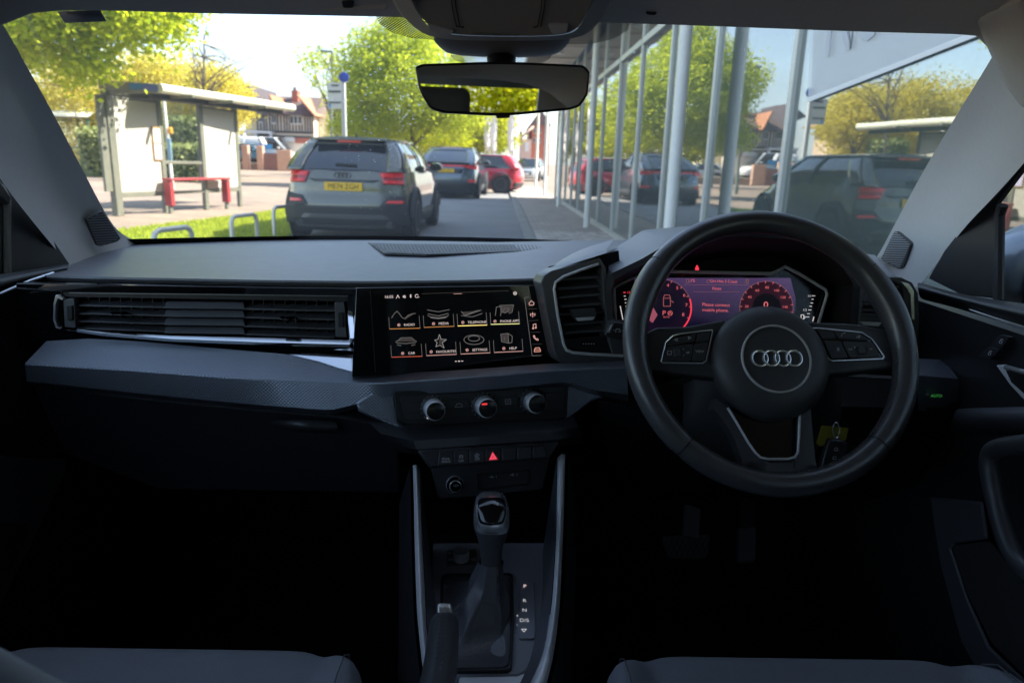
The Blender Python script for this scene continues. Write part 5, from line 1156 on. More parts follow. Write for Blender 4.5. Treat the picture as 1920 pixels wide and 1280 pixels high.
# ---------------------------------------------------------------- centre console
GZ = Plane(atZ(915, 1140, .575), (0, -.10, 1))
con = part('centre_console')
M_CON = mat('console_face', (.33, .34, .385), .42, spec=.55, bump=(700, .08, .0004))
plate('gear_plate', [(812, 1016), (1024, 1016), (1026, 1100), (1022, 1195), (1010, 1225), (986, 1258), (970, 1266), (860, 1268), (806, 1262), (806, 1130)], GZ, .02, M_CON, con, bevel=.003)
# cubby behind
loft('cubby', [[(812, 935, .975), (915, 930, .985), (1022, 920, .985)], [(806, 960, 1.06), (915, 960, 1.08), (1026, 955, 1.06)], [(806, 1000, 1.08), (915, 1000, 1.1), (1030, 1000, 1.08)], [(810, 1020, .99), (915, 1018, .995), (1026, 1020, .99)]], mat('cubby_black', (.010, .010, .012), .6), con, 12)
def rail(pts_o, pts_i, lowX):
    o = [atY(*p) for p in pts_o]; i_ = [atY(*p) for p in pts_i]; o = catmull(o, 5); i_ = catmull(i_, 5)
    m_ = [a.lerp(b, .5)+Vector((0, 0, .004)) for a, b in zip(o, i_)]
    MB().grid([o, m_, i_]).build('side_trim', M_SAT, con, ang=60, solid=-.003)
    dn = [Vector((p.x+lowX*.004, p.y, p.z-.002)) for p in o]; d2 = [Vector((p.x+lowX*.02, p.y, p.z-.06)) for p in o]; d3 = [Vector((p.x+lowX*.03, p.y+.02, .15)) for p in o]
    MB().grid([dn, d2, d3]).build('outer_wall', M_BLK, con, ang=60)
    n1 = [Vector((p.x-lowX*.001, p.y, p.z-.001)) for p in i_]; n2 = [Vector((p.x-lowX*.015, p.y+.002, min(p.z-.01, .588))) for p in i_]
    MB().grid([n1, n2]).build('inner_wall', mat('console_inner', (.11, .113, .13), .4), con, ang=60)
rail([(774, 872, .945), (776, 940, .90), (777, 1000, .865), (780, 1100, .81), (783, 1160, .775), (790, 1230, .725), (798, 1300, .68)], [(787, 878, .945), (789, 940, .90), (791, 1000, .865), (796, 1100, .81), (799, 1160, .775), (805, 1230, .725), (813, 1300, .68)], -1)
rail([(1060, 852, .945), (1058, 940, .90), (1056, 1000, .865), (1052, 1090, .815), (1048, 1150, .78), (1038, 1225, .73), (1020, 1300, .68)], [(1045, 858, .945), (1044, 940, .90), (1043, 1000, .865), (1038, 1090, .815), (1032, 1150, .78), (1018, 1225, .73), (985, 1300, .68)], 1)
# silver apron round the near end of the plate
plate('front_trim', [(862, 1268), (970, 1266), (988, 1259), (1012, 1226), (1024, 1196), (1030, 1150), (1034, 1150), (1026, 1225), (1000, 1300), (850, 1320)], GZ, .02, M_SAT, con, h=.0015, bevel=.003)
# gaiter, frame and lever
gs_ = part('gear_selector')
hole_plate('gaiter_frame', pxround([(826, 1074), (962, 1072), (964, 1160), (960, 1256), (832, 1258), (824, 1180)], .12), pxround([(832, 1080), (956, 1078), (958, 1160), (954, 1250), (838, 1252), (830, 1180)], .12), GZ, .006, M_BLK, gs_, h=.004, bevel=.0015)
base = [GZ.at(x, y, .003) for x, y in pxround([(832, 1080), (956, 1078), (957, 1160), (954, 1250), (838, 1252), (831, 1165)], .18, 5)]
N = len(base); neckc = atY(921, 1052, .838); rows = []
for k in range(11):
    t = k/10; row = []
    for i, p in enumerate(base):
        a = 2*math.pi*i/N+2.6; nk = neckc+Vector((-math.sin(a+math.pi*.0), 0, 0))*0
        ang_ = math.atan2((p-base[0].lerp(base[N//2], .5)).y, (p-base[0].lerp(base[N//2], .5)).x)
        nk = neckc+Vector((math.cos(ang_)*.0165, math.sin(ang_)*.0145, 0))
        q = p.lerp(nk, t**.62); z = p.z+(nk.z-p.z)*(t**1.9)
        fold = .0045*math.sin(3*ang_+t*6)*math.sin(math.pi*t)+.003*math.sin(7*ang_-t*9)*math.sin(math.pi*t)
        e = Vector((math.cos(ang_), math.sin(ang_), 0)); row.append(Vector((q.x, q.y, z))+e*fold+Vector((0, 0, .008*math.sin(math.pi*t)*math.sin(2.5*ang_+1))))
    row.append(row[0]); rows.append(row)
bt = MB().grid(rows).build('gaiter', M_BOOT, gs_, sub=1)
# stitched seam down the near edge of the gaiter
seam = MB()
for i in (2, 9, 20): 
    i = i % N
    for k in range(1, 10):
        a, b = Vector(rows[k][i]), Vector(rows[k+1][i]) if k < 10 else Vector(rows[k][i]); c = a.lerp(b, .35); d = a.lerp(b, .75); up = Vector((0, -.5, .8))*.0012; seam.bar(c+up, d+up, .0012, .001)
seam.build('stitching', M_STI, bt, smooth=False)
def pillar_sec(secs, m, name, parent, n=24, sq=2.6, sub=0, asp=.85):
    """secs: (px, py, Y, half width px) horizontal super-ellipse sections"""
    rows = []
    for px, py, Y_, hw_ in secs:
        c = atY(px, py, Y_); a = hw_*(c-CAM).dot(fwd)/F; row = []
        for k in range(n+1):
            t = 2*math.pi*k/n; cx, sy = math.cos(t), math.sin(t); row.append(c+Vector((math.copysign(abs(cx)**(2/sq), cx)*a, math.copysign(abs(sy)**(2/sq), sy)*a*asp, 0)))
        rows.append(row)
    mb = MB().grid(rows); b0 = len(mb.v)
    mb.f.append([k for k in range(n)][::-1]); mb.f.append([(len(rows)-1)*(n+1)+k for k in range(n)])
    return mb.build(name, m, parent, ang=50, sub=sub)
pillar_sec([(921, 1056, .838, 19), (921, 1044, .84, 19.5), (921, 1020, .845, 22), (922, 1002, .85, 28), (922, 990, .853, 32), (922, 984, .855, 33)], mat('lever_black', (.075, .077, .087), .45), 'lever', gs_, asp=.9)
kb = pillar_sec([(922, 987, .854, 32), (922, 983, .855, 34), (922, 970, .858, 34.5), (922, 952, .862, 33.5), (921, 938, .866, 29.5), (921, 930, .869, 23), (921, 927, .87, 16)], mat('knob_metal', (.62, .63, .65), .25, .8), 'knob', gs_, asp=.92, sq=3.2)
KPl = Plane(atY(922, 957, .829), (0, -.80, .60))
rows = []
for j in range(9):
    v_ = j/8*2-1; row = []
    for i in range(9):
        u_ = i/8*2-1; ux = u_*math.sqrt(1-.32*v_*v_); vy = v_*math.sqrt(1-.18*u_*u_); px = 922+30*ux*(1-.05*(1-v_)/2); py = 957-27.5*vy
        row.append(KPl.at(px, py, .021-.012*(u_*u_*.5+max(0, v_)**2*1.1)))
    rows.append(row)
MB().grid(rows).build('knob_cap', M_GLOSS, gs_, solid=-.006, sub=1)
# gear letters
gi = part('gear_indicator')
plate('indicator_strip', pxround([(974, 1089), (1001, 1089), (1004, 1150), (1004, 1196), (973, 1196), (971, 1175), (966, 1168), (966, 1152), (973, 1145)], .2), GZ, .004, M_CON, gi, h=.003, bevel=.001)
GZt = GZ.up(.0034); M_GL = emis('gear_white', (.95, .95, 1), .45)
for s, x, y, h_ in (('P', 984, 1098, 5.6), ('R', 983.5, 1125, 5.6), ('N', 983.5, 1143, 5.6), ('D/S', 983, 1162, 5.8), ('+', 970, 1153.5, 4.5), ('-', 970, 1170, 4.5)):
    txt('gear_letter', s, x, y, h_*1.45, GZt, M_WHI if s == 'P' else M_GL, gi)
strip('gear_arrow', GZt, [[(978, 1178.5), (987, 1178.5), (982.5, 1183.5), (978, 1178.5)]], .9, M_GL, gi)
# volume knob
vk = part('volume_control')
plate('knob_field', pxround([(838, 1030), (894, 1028), (894, 1056), (836, 1058)], .15), GZ, .004, mat('field_black', (.12, .123, .14), .35), vk, h=.002, bevel=.001)
k_ = knob('knob', 865, 1049, GZ, [(15, .002), (15, .012), (13.8, .0165)], mat('knob_silver', (.75, .76, .79), .3, .3), vk)
knob('knob_cap', 865, 1049, GZ, [(13.6, .0160), (12.8, .0172), (9, .0176)], M_CON, k_)
for a, s in (((846, 1035), '<-'),): strip('volume_mark', GZ, [circ(843, 1036, 2, 0, 360, 8), [(847, 1037), (851, 1035)]], .8, M_MARK, vk, h=.0028)
strip('volume_mark', GZ, [[(840, 1046), (844, 1048), (840, 1050)], [(845, 1046), (849, 1048), (845, 1050)]], .8, M_MARK, vk, h=.0028); strip('volume_mark', GZ, [[(892, 1046), (888, 1048), (892, 1050)], [(887, 1046), (883, 1048), (887, 1050)]], .8, M_MARK, vk, h=.0028)
# ---------------------------------------------------------------- handbrake
hb = part('handbrake')
pth = [atY(833, 1176, .745), atY(831, 1200, .715), atY(827, 1240, .665), atY(820, 1290, .60), atY(806, 1350, .52)]
rows = []
ax = (pth[-1]-pth[0]).normalized()
for i, (p, r_) in enumerate(zip(catmull(pth, 4), [.0165, .0178, .018, .018, .018]+[.0182]*20)):
    e1 = Vector((1, 0, 0)); e2 = ax.cross(e1).normalized(); rows.append([p+e1*r_*math.copysign(abs(math.cos(t))**.75, math.cos(t))+e2*r_*1.15*math.copysign(abs(math.sin(t))**.75, math.sin(t)) for t in np.linspace(0, 2*math.pi, 25)])
gr = MB().grid(rows); gr.f.append(list(range(24))); gr.build('grip', M_LEATH, hb, ang=50)
hbp = Plane(pth[0]+Vector((0, 0, 0)), -ax)
bts = [atY(835, 1186, .738), atY(834, 1160, .752), atY(833, 1147, .76), atY(833, 1140, .763)]
rows = []
for p, a, b in zip(catmull(bts, 3), [.0098]*4+[.0098, .0098, .0095, .0090, .0082, .006], [.010]*4+[.010, .010, .0095, .009, .0075, .005]):
    e1 = Vector((1, 0, 0)); e2 = ax.cross(e1).normalized(); rows.append([p+e1*a*math.copysign(abs(math.cos(t))**.5, math.cos(t))+e2*b*math.copysign(abs(math.sin(t))**.5, math.sin(t)) for t in np.linspace(0, 2*math.pi, 25)])
bt_ = MB().grid(rows); bt_.f.append([len(bt_.v)-25+k for k in range(24)]); bt_.build('release_button', mat('button_silver', (.55, .54, .50), .28, .9), hb, ang=50)
sm = MB()
for k in range(14):
    t = k/14; q = catmull(pth, 4); p = q[min(len(q)-2, 1+int(t*12))].lerp(q[min(len(q)-1, 2+int(t*12))], (t*12) % 1); e2 = ax.cross(Vector((1, 0, 0))).normalized()
    up = e2 if e2.z > 0 else -e2
    for dx in (-.0035, .0035): sm.bar(p+up*.0212+Vector((dx, 0, 0)), p+up*.0212+Vector((dx, 0, 0))+ax*.005, .0012, .001)
sm.build('stitching', M_STI, hb, smooth=False)

# ---------------------------------------------------------------- seats
def seat(xc, side, label):
    s = part('seat'); hwid = .262
    xs = np.linspace(-1, 1, 33)
    def prof(x):      # raised bolsters, seam dip at +-.74
        b = .026*max(0, (abs(x)-.72)/.28)**.8 if abs(x) < .95 else .026*(1-((abs(x)-.95)/.05))
        return b-.010*math.exp(-((abs(x)-.74)/.025)**2)-(.03 if abs(x) > .985 else 0)
    def row(y, z, corner): return [Vector((xc+hwid*x, y-corner*max(0, (abs(x)-.55)/.45)**2.5*.07, z+prof(x)-.012*(abs(x) if False else 0)*0)) for x in xs]
    R_ = [row(.745, .30, 1), row(.785, .42, 1), row(.80, .50, 1), row(.79, .538, 1), row(.765, .556, 1), row(.72, .560, .8), row(.6, .552, .4), row(.4, .53, .1), row(.18, .51, 0)]
    c = MB().grid(R_).build('cushion', M_SEAT, s, sub=1)
    for sg in (-1, 1):
        mb = MB()
        for a, b in zip(R_[2:], R_[3:]):
            i = int(round((sg*.90+1)/2*32)); mb.tube([a[i]+Vector((0, -.001, .002)), b[i]+Vector((0, 0, .0025))], .0009, 5)
        mb.build('seam', M_STI, c)
    rows = []
    for t, y, z, w_ in ((0, .17, .50, .24), (.2, .20, .60, .255), (.45, .19, .75, .26), (.62, .16, .86, .25), (.8, .06, .98, .22), (1, -.04, 1.05, .16)):
        rows.append([Vector((xc+w_*x, y+.07*max(0, (abs(x)-.6)/.4)**1.2-.10*max(0, (abs(x)-.93)/.07), z)) for x in np.linspace(-1, 1, 21)])
    MB().grid(rows).build('backrest', M_SEAT2, s, sub=1, solid=-.08)
    MB().box((xc, -.10, 1.12), (.24, .09, .16)).build('headrest', M_SEAT2, s, bevel=.035, seg=4)
    MB().box((xc, .45, .34), (.40, .6, .2)).build('base', M_BLK, s, bevel=.01)
    return s
seat_l = seat(-.40, -1, ''); seat(.395, 1, '')
# side bolster of the left backrest, close to the lens
MB().tube(catmull([Vector(q) for q in (atY(-420, 1250, .24), atY(-240, 1285, .28), atY(-150, 1318, .30), atY(-22, 1386, .30), atY(110, 1465, .29), atY(180, 1600, .26))], 6), .035, 16).build('backrest_bolster', M_SEAT2, seat_l)
# rear bench seen in the mirror
rb = part('rear_bench')
MB().box((0, -.62, .45), (1.22, .5, .2)).build('cushion', M_SEAT2, rb, bevel=.05, seg=4)
MB().box((0, -.92, .75), (1.2, .16, .55), Matrix.Rotation(R(-14), 3, 'X')).build('backrest', M_SEAT2, rb, bevel=.05, seg=4)
for x, w_, z_ in ((-.44, .30, 1.13), (-.03, .42, 1.17)): MB().box((x, -.96, z_), (w_, .09, .22)).build('headrest', M_SEAT2, rb, bevel=.03, seg=4)  # wide middle headrest added for the viewer's body, darkening the mirror
# ---------------------------------------------------------------- body shell: floor, bulkhead, doors, tail
MB().box2((-.74, -1.25, .12), (.74, 1.75, .15)).build('floor', M_CARP, car)
loft('footwell', [[Vector((-.74, 1.0, .16)), Vector((0, 1.0, .16)), Vector((.74, 1.0, .16))], [Vector((-.74, 1.35, .17)), Vector((0, 1.35, .17)), Vector((.74, 1.35, .17))], [Vector((-.74, 1.6, .40)), Vector((0, 1.6, .40)), Vector((.74, 1.6, .40))], [Vector((-.74, 1.62, .93)), Vector((0, 1.62, .93)), Vector((.74, 1.62, .93))]], M_CARP, car, 9)
MB().box2((-.10, .3, .15), (.10, 1.5, .46)).build('tunnel', M_CARP, car, bevel=.03)
MB().grid([[Vector((.86*s, 1.80-.28*s*s, .95)) for s in np.linspace(-1, 1, 13)], [Vector((.88*s, 2.1-.3*s*s, .93)) for s in np.linspace(-1, 1, 13)], [Vector((.86*s, 2.6-.3*s*s, .86)) for s in np.linspace(-1, 1, 13)], [Vector((.80*s, 2.75-.3*s*s, .6)) for s in np.linspace(-1, 1, 13)]]).build('bonnet', paint('own_paint', (.24, .28, .33), .4, .3), car)
tail = part('tailgate')
def tw(x0, x1, z0, z1, name='panel', m=None):
    f = lambda z: -1.20+.32*max(0, z-.85)
    MB().add([(x0, f(z0), z0), (x1, f(z0), z0), (x1, f(z1), z1), (x0, f(z1), z1)], [(0, 1, 2, 3)]).build(name, m or M_HEAD, tail, solid=.02)
tw(-.78, .78, .12, 1.0, m=M_BLK); tw(-.78, .78, 1.29, 1.40); tw(-.78, -.46, 1.0, 1.29); tw(.46, .78, 1.0, 1.29)
MB().add([(-.44, -1.15, 1.0), (.44, -1.15, 1.0), (.44, -1.06, 1.3), (-.44, -1.06, 1.3)], [(0, 1, 2, 3)]).build('rear_window', MATS['shelter_glass'], tail)
M_SIDEGL = glassmat('side_glass', (.86, .89, .88), .04, .5)
DOORS = {}
for sd in (-1, 1):
    d = part('door'); DOORS[sd] = d
    MB().box2((sd*.715, -1.2, .12), (sd*.79, 1.62, .945)).build('panel', M_BLK, d)
    # glazing above the waist rail, B and C posts
    MB().add([(sd*.775, -1.0, .95), (sd*.785, 1.42, .95), (sd*.71, .75, 1.345), (sd*.71, -.75, 1.345)], [(0, 1, 2, 3)]).build('window', M_SIDEGL, d)
    for y0, y1 in ((-.02, .06), (-1.12, -.62)):
        MB().add([(sd*.725, y0, .90), (sd*.725, y1, .90), (sd*.65, y1-.02, 1.35), (sd*.65, y0, 1.35)], [(0, 1, 2, 3)]).build('post', M_PIL, d, solid=.03)
    MB().tube([(sd*.745, .86, 1.30), (sd*.70, .74, 1.335), (sd*.69, .0, 1.34), (sd*.68, -.8, 1.34)], .02, 8).build('window_frame', M_BLK, d)
    # black quarter panel closing door to pillar foot
    MB().add([(sd*.742, 1.66, .10), (sd*.742, 1.56, .90), (sd*.742, 1.25, .92), (sd*.742, 1.2, .10)], [(0, 1, 2, 3)]).build('hinge_panel', M_BLK, d)
    # upper door trim roll along the waist
d = DOORS[1]
M_DTOP = mat('door_top_black', (.020, .020, .022), .5, bump=(700, .25, .0008))
DX = lambda px, py, x: atX(px, py, x)
rowA = [DX(1720, 528, .712), DX(1780, 546, .71), DX(1848, 559, .71), DX(1925, 570, .71), DX(2050, 590, .71)]
rowB = [DX(1720, 536, .69), DX(1780, 553, .685), DX(1848, 570, .682), DX(1925, 586, .68), DX(2050, 612, .68)]
rowC = [DX(1722, 545, .695), DX(1784, 560, .69), DX(1848, 579, .687), DX(1925, 600, .685), DX(2050, 630, .685)]
rowD = [DX(1724, 560, .714), DX(1784, 575, .714), DX(1848, 594, .714), DX(1925, 618, .714), DX(2050, 650, .714)]
loft('waist_roll', [rowA, rowB, rowC, rowD], M_DTOP, d, 20, sub=1)
RP = Plane((.706, 1, .9), (-1, -.10, 0.04))
plate('chrome_spear', [(1814, 578), (1840, 586), (1925, 613), (1960, 624), (1960, 633), (1925, 622), (1850, 596), (1822, 584)], RP, .006, M_CHRI, d, h=.012, bevel=.001)
for q in ([(1831, 668), (1853, 650), (1876, 655), (1858, 673)], [(1855, 648), (1875, 627), (1893, 631), (1878, 653)]):
    o = plate('lock_button', pxround(q, .18), RP, .008, mat('lock_black', (.035, .036, .040), .4), d, h=.010, bevel=.0012)
    cx, cy_ = sum(p[0] for p in q)/4, sum(p[1] for p in q)/4
    strip('lock_symbol', RP, [circ(cx+1, cy_+1.5, 2.6, 0, 360, 10), circ(cx+3, cy_-2, 2.2, 0, 200, 8)], .8, M_MARK, o, h=.0125)
plate('handle_bezel', [(1866, 684), (1882, 683), (1925, 700), (1960, 720), (1960, 780), (1925, 756), (1893, 722)], RP, .006, M_SAT, d, h=.008, bevel=.002)
plate('handle_recess', [(1885, 692), (1930, 704), (1960, 716), (1960, 765), (1925, 742), (1896, 716)], RP, .003, M_DEEP, d, h=.010)
MB().tube([RP.at(1886, 688, .02), RP.at(1925, 699, .022), RP.at(1960, 712, .022)], .0035, 8).build('handle_lever', M_CHRI, d)
loft('arm_rest', [[DX(1795, 766, .70), DX(1850, 764, .68), DX(1930, 762, .67), DX(2000, 762, .67)], [DX(1790, 772, .68), DX(1850, 772, .65), DX(1930, 772, .64), DX(2000, 772, .64)], [DX(1780, 800, .685), DX(1850, 803, .655), DX(1930, 806, .645), DX(2000, 808, .645)], [DX(1785, 812, .71), DX(1850, 815, .70), DX(1930, 818, .70), DX(2000, 820, .70)]], mat('armrest_black', (.05, .051, .06), .5, bump=(700, .2, .0006)), d, 16, sub=1)
gpts = [DX(1990, 822, .655), DX(1925, 832, .65), DX(1868, 842, .65), DX(1856, 868, .65), DX(1864, 920, .65), DX(1880, 985, .65), (DX(1905, 1045, .65)), DX(1960, 1100, .65)]
MB().tube(catmull(gpts, 5), .0125, 12).build('grab_handle', mat('grab_black', (.06, .061, .067), .38, spec=.6), d)
plate('lower_card', [(1742, 930), (1840, 940), (1850, 1010), (1790, 1018), (1782, 1030), (1812, 1120), (1852, 1210), (1925, 1280), (1990, 1330), (1870, 1330), (1800, 1200), (1760, 1050)], RP, .006, mat('card_grey', (.07, .071, .08), .5), d, h=.012, bevel=.003)
plate('door_pocket', pxround([(1786, 1022), (1852, 1014), (1925, 1100), (1990, 1180), (1990, 1300), (1925, 1270), (1860, 1205), (1815, 1115)], .1), RP, .004, mat('pocket_fabric', (.026, .025, .025), .9, bump=(400, .4, .001)), d, h=.010)
# mirror sail, window seal on the driver's side
plate('sail_panel', [(1740, 522), (1770, 470), (1806, 424), (1838, 388), (1864, 376), (1868, 392), (1868, 560), (1800, 552)], Plane((.735, 1, .9), (-1, -.05, 0)), .01, M_BLK, d, bevel=.002)
MB().tube([DX(1872, 562, .725), DX(1873, 480, .725), DX(1874, 405, .725), DX(1880, 385, .722)], .007, 8).build('window_seal', M_BLK, d)
plate('frame_post', [(1838, 386), (1925, 268), (1960, 240), (1960, 262), (1925, 300), (1852, 398)], Plane((.728, 1, 1.1), (-1, -.05, 0)), .012, M_BLK, d, bevel=.003)
wm = part('wing_mirror')
wc = atX(1945, 480, 1.02)
mo = MB().lathe(wc+Vector((.02, -.06, -.02)), (.1, 1, 0), [(.10, -.02), (.118, 0), (.125, .05), (.10, .11), (.05, .15)], 28).build('housing', MATS['own_paint'], wm, ang=60)
mc_ = wc+Vector((.02, -.06, -.02))-wloc(wm); mo.data.transform(Matrix.Translation(mc_) @ Matrix.Diagonal((1.05, 1.0, .74, 1)) @ Matrix.Translation(-mc_))
MB().box(wc+Vector((.02, -.085, -.02)), (.19, .012, .13)).build('mirror_face', M_CGL, wm, bevel=.004)
MB().box(wc+Vector((-.06, .02, -.12)), (.2, .06, .05)).build('mirror_foot', M_BLK, wm, bevel=.015)
# left door details
d = DOORS[-1]; LPn = Plane((-.706, 1, .9), (1, -.10, .04))
rowA = [DX(130, 494, -.712), DX(70, 503, -.712), DX(0, 514, -.71), DX(-90, 530, -.71)]; rowB = [DX(128, 500, -.69), DX(70, 511, -.685), DX(0, 525, -.68), DX(-90, 545, -.68)]
rowC = [DX(126, 506, -.695), DX(66, 520, -.69), DX(0, 540, -.685), DX(-90, 566, -.685)]; rowD = [DX(120, 515, -.714), DX(60, 532, -.714), DX(0, 556, -.714), DX(-90, 585, -.714)]
loft('waist_roll', [rowA, rowB, rowC, rowD], M_DTOP, d, 16, sub=1)
MB().tube([DX(100, 512, -.688), DX(55, 527, -.68), DX(0, 551, -.676), DX(-60, 575, -.676)], .0022, 6).build('chrome_spear', M_CHRI, d)
plate('sail_panel', [(132, 496), (70, 404), (40, 362), (12, 330), (-10, 318), (-12, 545), (60, 530)], Plane((-.735, 1, .9), (1, -.05, 0)), .01, M_BLK, d, bevel=.002)
MB().tube([DX(13, 512, -.73), DX(12, 430, -.73), DX(12, 372, -.73), DX(0, 350, -.726)], .006, 8).build('window_seal', mat('seal_grey', (.16, .15, .13), .35), d)
plate('frame_post', [(24, 372), (-40, 280), (-80, 230), (-80, 280), (-20, 350), (18, 385)], Plane((-.722, 1, 1.1), (1, -.05, 0)), .012, M_BLK, d, bevel=.003)
plate('lower_card', [(-40, 850), (60, 858), (122, 860), (126, 880), (80, 980), (0, 1140), (-60, 1240), (-90, 1240), (-90, 900)], LPn, .006, MATS['card_grey'], d, h=.012, bevel=.003)
plate('door_pocket', pxround([(-60, 972), (48, 980), (56, 992), (40, 1030), (-40, 1180)], .15), LPn, .004, MATS['pocket_fabric'], d, h=.016)
# pedals
pd = part('pedal_box')
PB_ = Plane(atY(1288, 1024, 1.30), (0, -.75, .66))
o = plate('brake_pedal', pxround([(1240, 1004), (1332, 1000), (1328, 1040), (1318, 1047), (1254, 1046)], .2), PB_, .015, mat('pedal_rubber', (.11, .11, .12), .5), pd, bevel=.003)
for k in range(8): strip('tread', PB_, [(1246+k*11, 1012), (1260+k*11, 1042)], 1.6, M_BLK, o, h=.001); strip('tread', PB_, [(1262+k*10, 1010), (1246+k*10, 1042)], 1.6, M_BLK, o, h=.001)
MB().bar(atY(1298, 950, 1.36), atY(1294, 1008, 1.31), .035, .012, up=(0, -1, 0)).build('brake_arm', M_SATD, pd, bevel=.003)
plate('throttle_pedal', pxround([(1384, 988), (1418, 986), (1418, 1052), (1384, 1054)], .2), PB_, .015, MATS['pedal_rubber'], pd, bevel=.003)
MB().bar(atY(1400, 920, 1.38), atY(1400, 992, 1.33), .03, .012, up=(0, -1, 0)).build('throttle_arm', M_BLK, pd)
# ---------------------------------------------------------------- driver vents
DVP = Plane(atY(1095, 590, 1.0), (.26, -.96, .08))
dv = part('air_vent')
outer = [(1014, 530), (1020, 517), (1034, 508), (1124, 482), (1136, 502), (1146, 560), (1168, 640), (1172, 694), (1062, 686), (1046, 676), (1040, 664)]
inner = [(1038, 540), (1041, 530), (1056, 518), (1122, 494), (1128, 500), (1132, 560), (1142, 640), (1150, 664), (1072, 662), (1060, 655), (1056, 648)]
hole_plate('surround', outer, inner, DVP, .035, mat('vent_surround', (.13, .132, .138), .36, .2, spec=.6), dv, bevel=.006)
MB().tube([DVP.at(x, y, .003) for x, y in [(1122, 495), (1090, 506), (1056, 519), (1042, 529), (1039, 542), (1046, 592), (1057, 646), (1062, 656), (1074, 661), (1110, 664), (1168, 667)]], .0022, 8).build('chrome_outline', M_SAT, dv)
MB().prism([DVP.at(x, y, -.05) for x, y in [(1030, 500), (1160, 470), (1180, 690), (1040, 680)]], -DVP.n*.004).build('cavity', M_DEEP, dv)
for k, y in enumerate((520, 537, 553, 570, 604, 620)):
    x0 = 1043+(y-520)*.17; x1 = 1126+(y-520)*.10
    slat(DVP, (x0, y+5), (x1, y-1), 5.0, .025, M_SLAT, dv, h=-.008, tilt=.35)
slat(DVP, (1050, 590), (1134, 586), 4, .025, M_SLAT, dv, h=-.008)
MB().prism([DVP.at(x, y, .004) for x, y in [(1072, 580), (1116, 577), (1119, 592), (1112, 600), (1082, 601), (1076, 594)]], -DVP.n*.012).build('vent_tab', mat('tab_dark', (.05, .051, .056), .4), dv, bevel=.001)
MB().prism([DVP.at(x, y, .006) for x, y in [(1080, 596), (1116, 594), (1112, 600), (1084, 602)]], -DVP.n*.006).build('vent_tab_edge', M_SAT, dv, bevel=.0005)
plate('vent_foot', [(1058, 636), (1146, 630), (1152, 662), (1068, 660)], DVP, .01, M_BLK, dv, h=-.006)
plate('vent_wheel', pxround([(1090, 641), (1118, 640), (1118, 648), (1091, 649)], .25), DVP, .004, M_DEEP, dv, h=-.002)
strip('wheel_marks', DVP, [[(1093+k*5, 644.5), (1095+k*5, 644.4)] for k in range(5)], 2.0, M_MARK, dv, h=-.0015)
# cap over the vent, lit from the windscreen
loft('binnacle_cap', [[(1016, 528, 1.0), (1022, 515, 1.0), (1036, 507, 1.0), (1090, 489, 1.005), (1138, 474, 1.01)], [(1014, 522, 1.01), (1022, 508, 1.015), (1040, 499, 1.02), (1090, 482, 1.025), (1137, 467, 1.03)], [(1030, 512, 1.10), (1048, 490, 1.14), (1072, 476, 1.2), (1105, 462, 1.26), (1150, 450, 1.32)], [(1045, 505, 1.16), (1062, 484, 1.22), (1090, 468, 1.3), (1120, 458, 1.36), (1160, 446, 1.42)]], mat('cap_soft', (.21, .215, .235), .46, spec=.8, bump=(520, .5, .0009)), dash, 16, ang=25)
# hood
H0 = [(1150, 600, 1.0), (1146, 545, 1.0), (1152, 524, 1.0), (1205, 497, .995), (1290, 451, .985), (1345, 445, .985), (1400, 443, .985), (1512, 451, .985), (1562, 478, .995), (1600, 530, 1.0), (1593, 610, 1.0)]
H1 = [(1138, 600, 1.005), (1134, 545, 1.005), (1139, 516, 1.005), (1202, 486, 1.0), (1286, 437, .99), (1345, 430, .99), (1400, 428, .99), (1518, 436, .99), (1573, 464, 1.0), (1614, 526, 1.005), (1608, 614, 1.005)]
H2 = [(1140, 600, 1.03), (1137, 540, 1.03), (1139, 505, 1.04), (1203, 478, 1.035), (1286, 430, 1.03), (1345, 423, 1.03), (1400, 421, 1.03), (1519, 429, 1.03), (1576, 458, 1.035), (1620, 522, 1.03), (1612, 616, 1.03)]
H3 = [(1150, 600, 1.2), (1148, 520, 1.2), (1140, 474, 1.2), (1206, 431, 1.32), (1290, 424, 1.36), (1345, 421, 1.38), (1400, 418, 1.38), (1525, 424, 1.36), (1590, 452, 1.3), (1640, 515, 1.2), (1630, 616, 1.2)]
H4 = [(x, y+8, Y_+.15) for x, y, Y_ in H3]
H0i = [(1162, 612, 1.09), (1154, 600, 1.09), (1150, 541, 1.09), (1196, 513, 1.09), (1262, 503, 1.10), (1350, 490, 1.12), (1447, 490, 1.12), (1472, 488, 1.12), (1514, 508, 1.11), (1556, 540, 1.10), (1542, 606, 1.09)]
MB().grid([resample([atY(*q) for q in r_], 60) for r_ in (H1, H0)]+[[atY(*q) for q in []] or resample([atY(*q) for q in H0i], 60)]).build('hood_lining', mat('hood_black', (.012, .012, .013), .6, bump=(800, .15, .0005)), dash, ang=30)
MB().grid([resample([atY(*q) for q in r_], 60) for r_ in (H4, H3, H2, H1)]).build('hood_top', mat('hood_soft', (.16, .165, .18), .46, spec=.8, bump=(520, .5, .0009)), dash, ang=25)
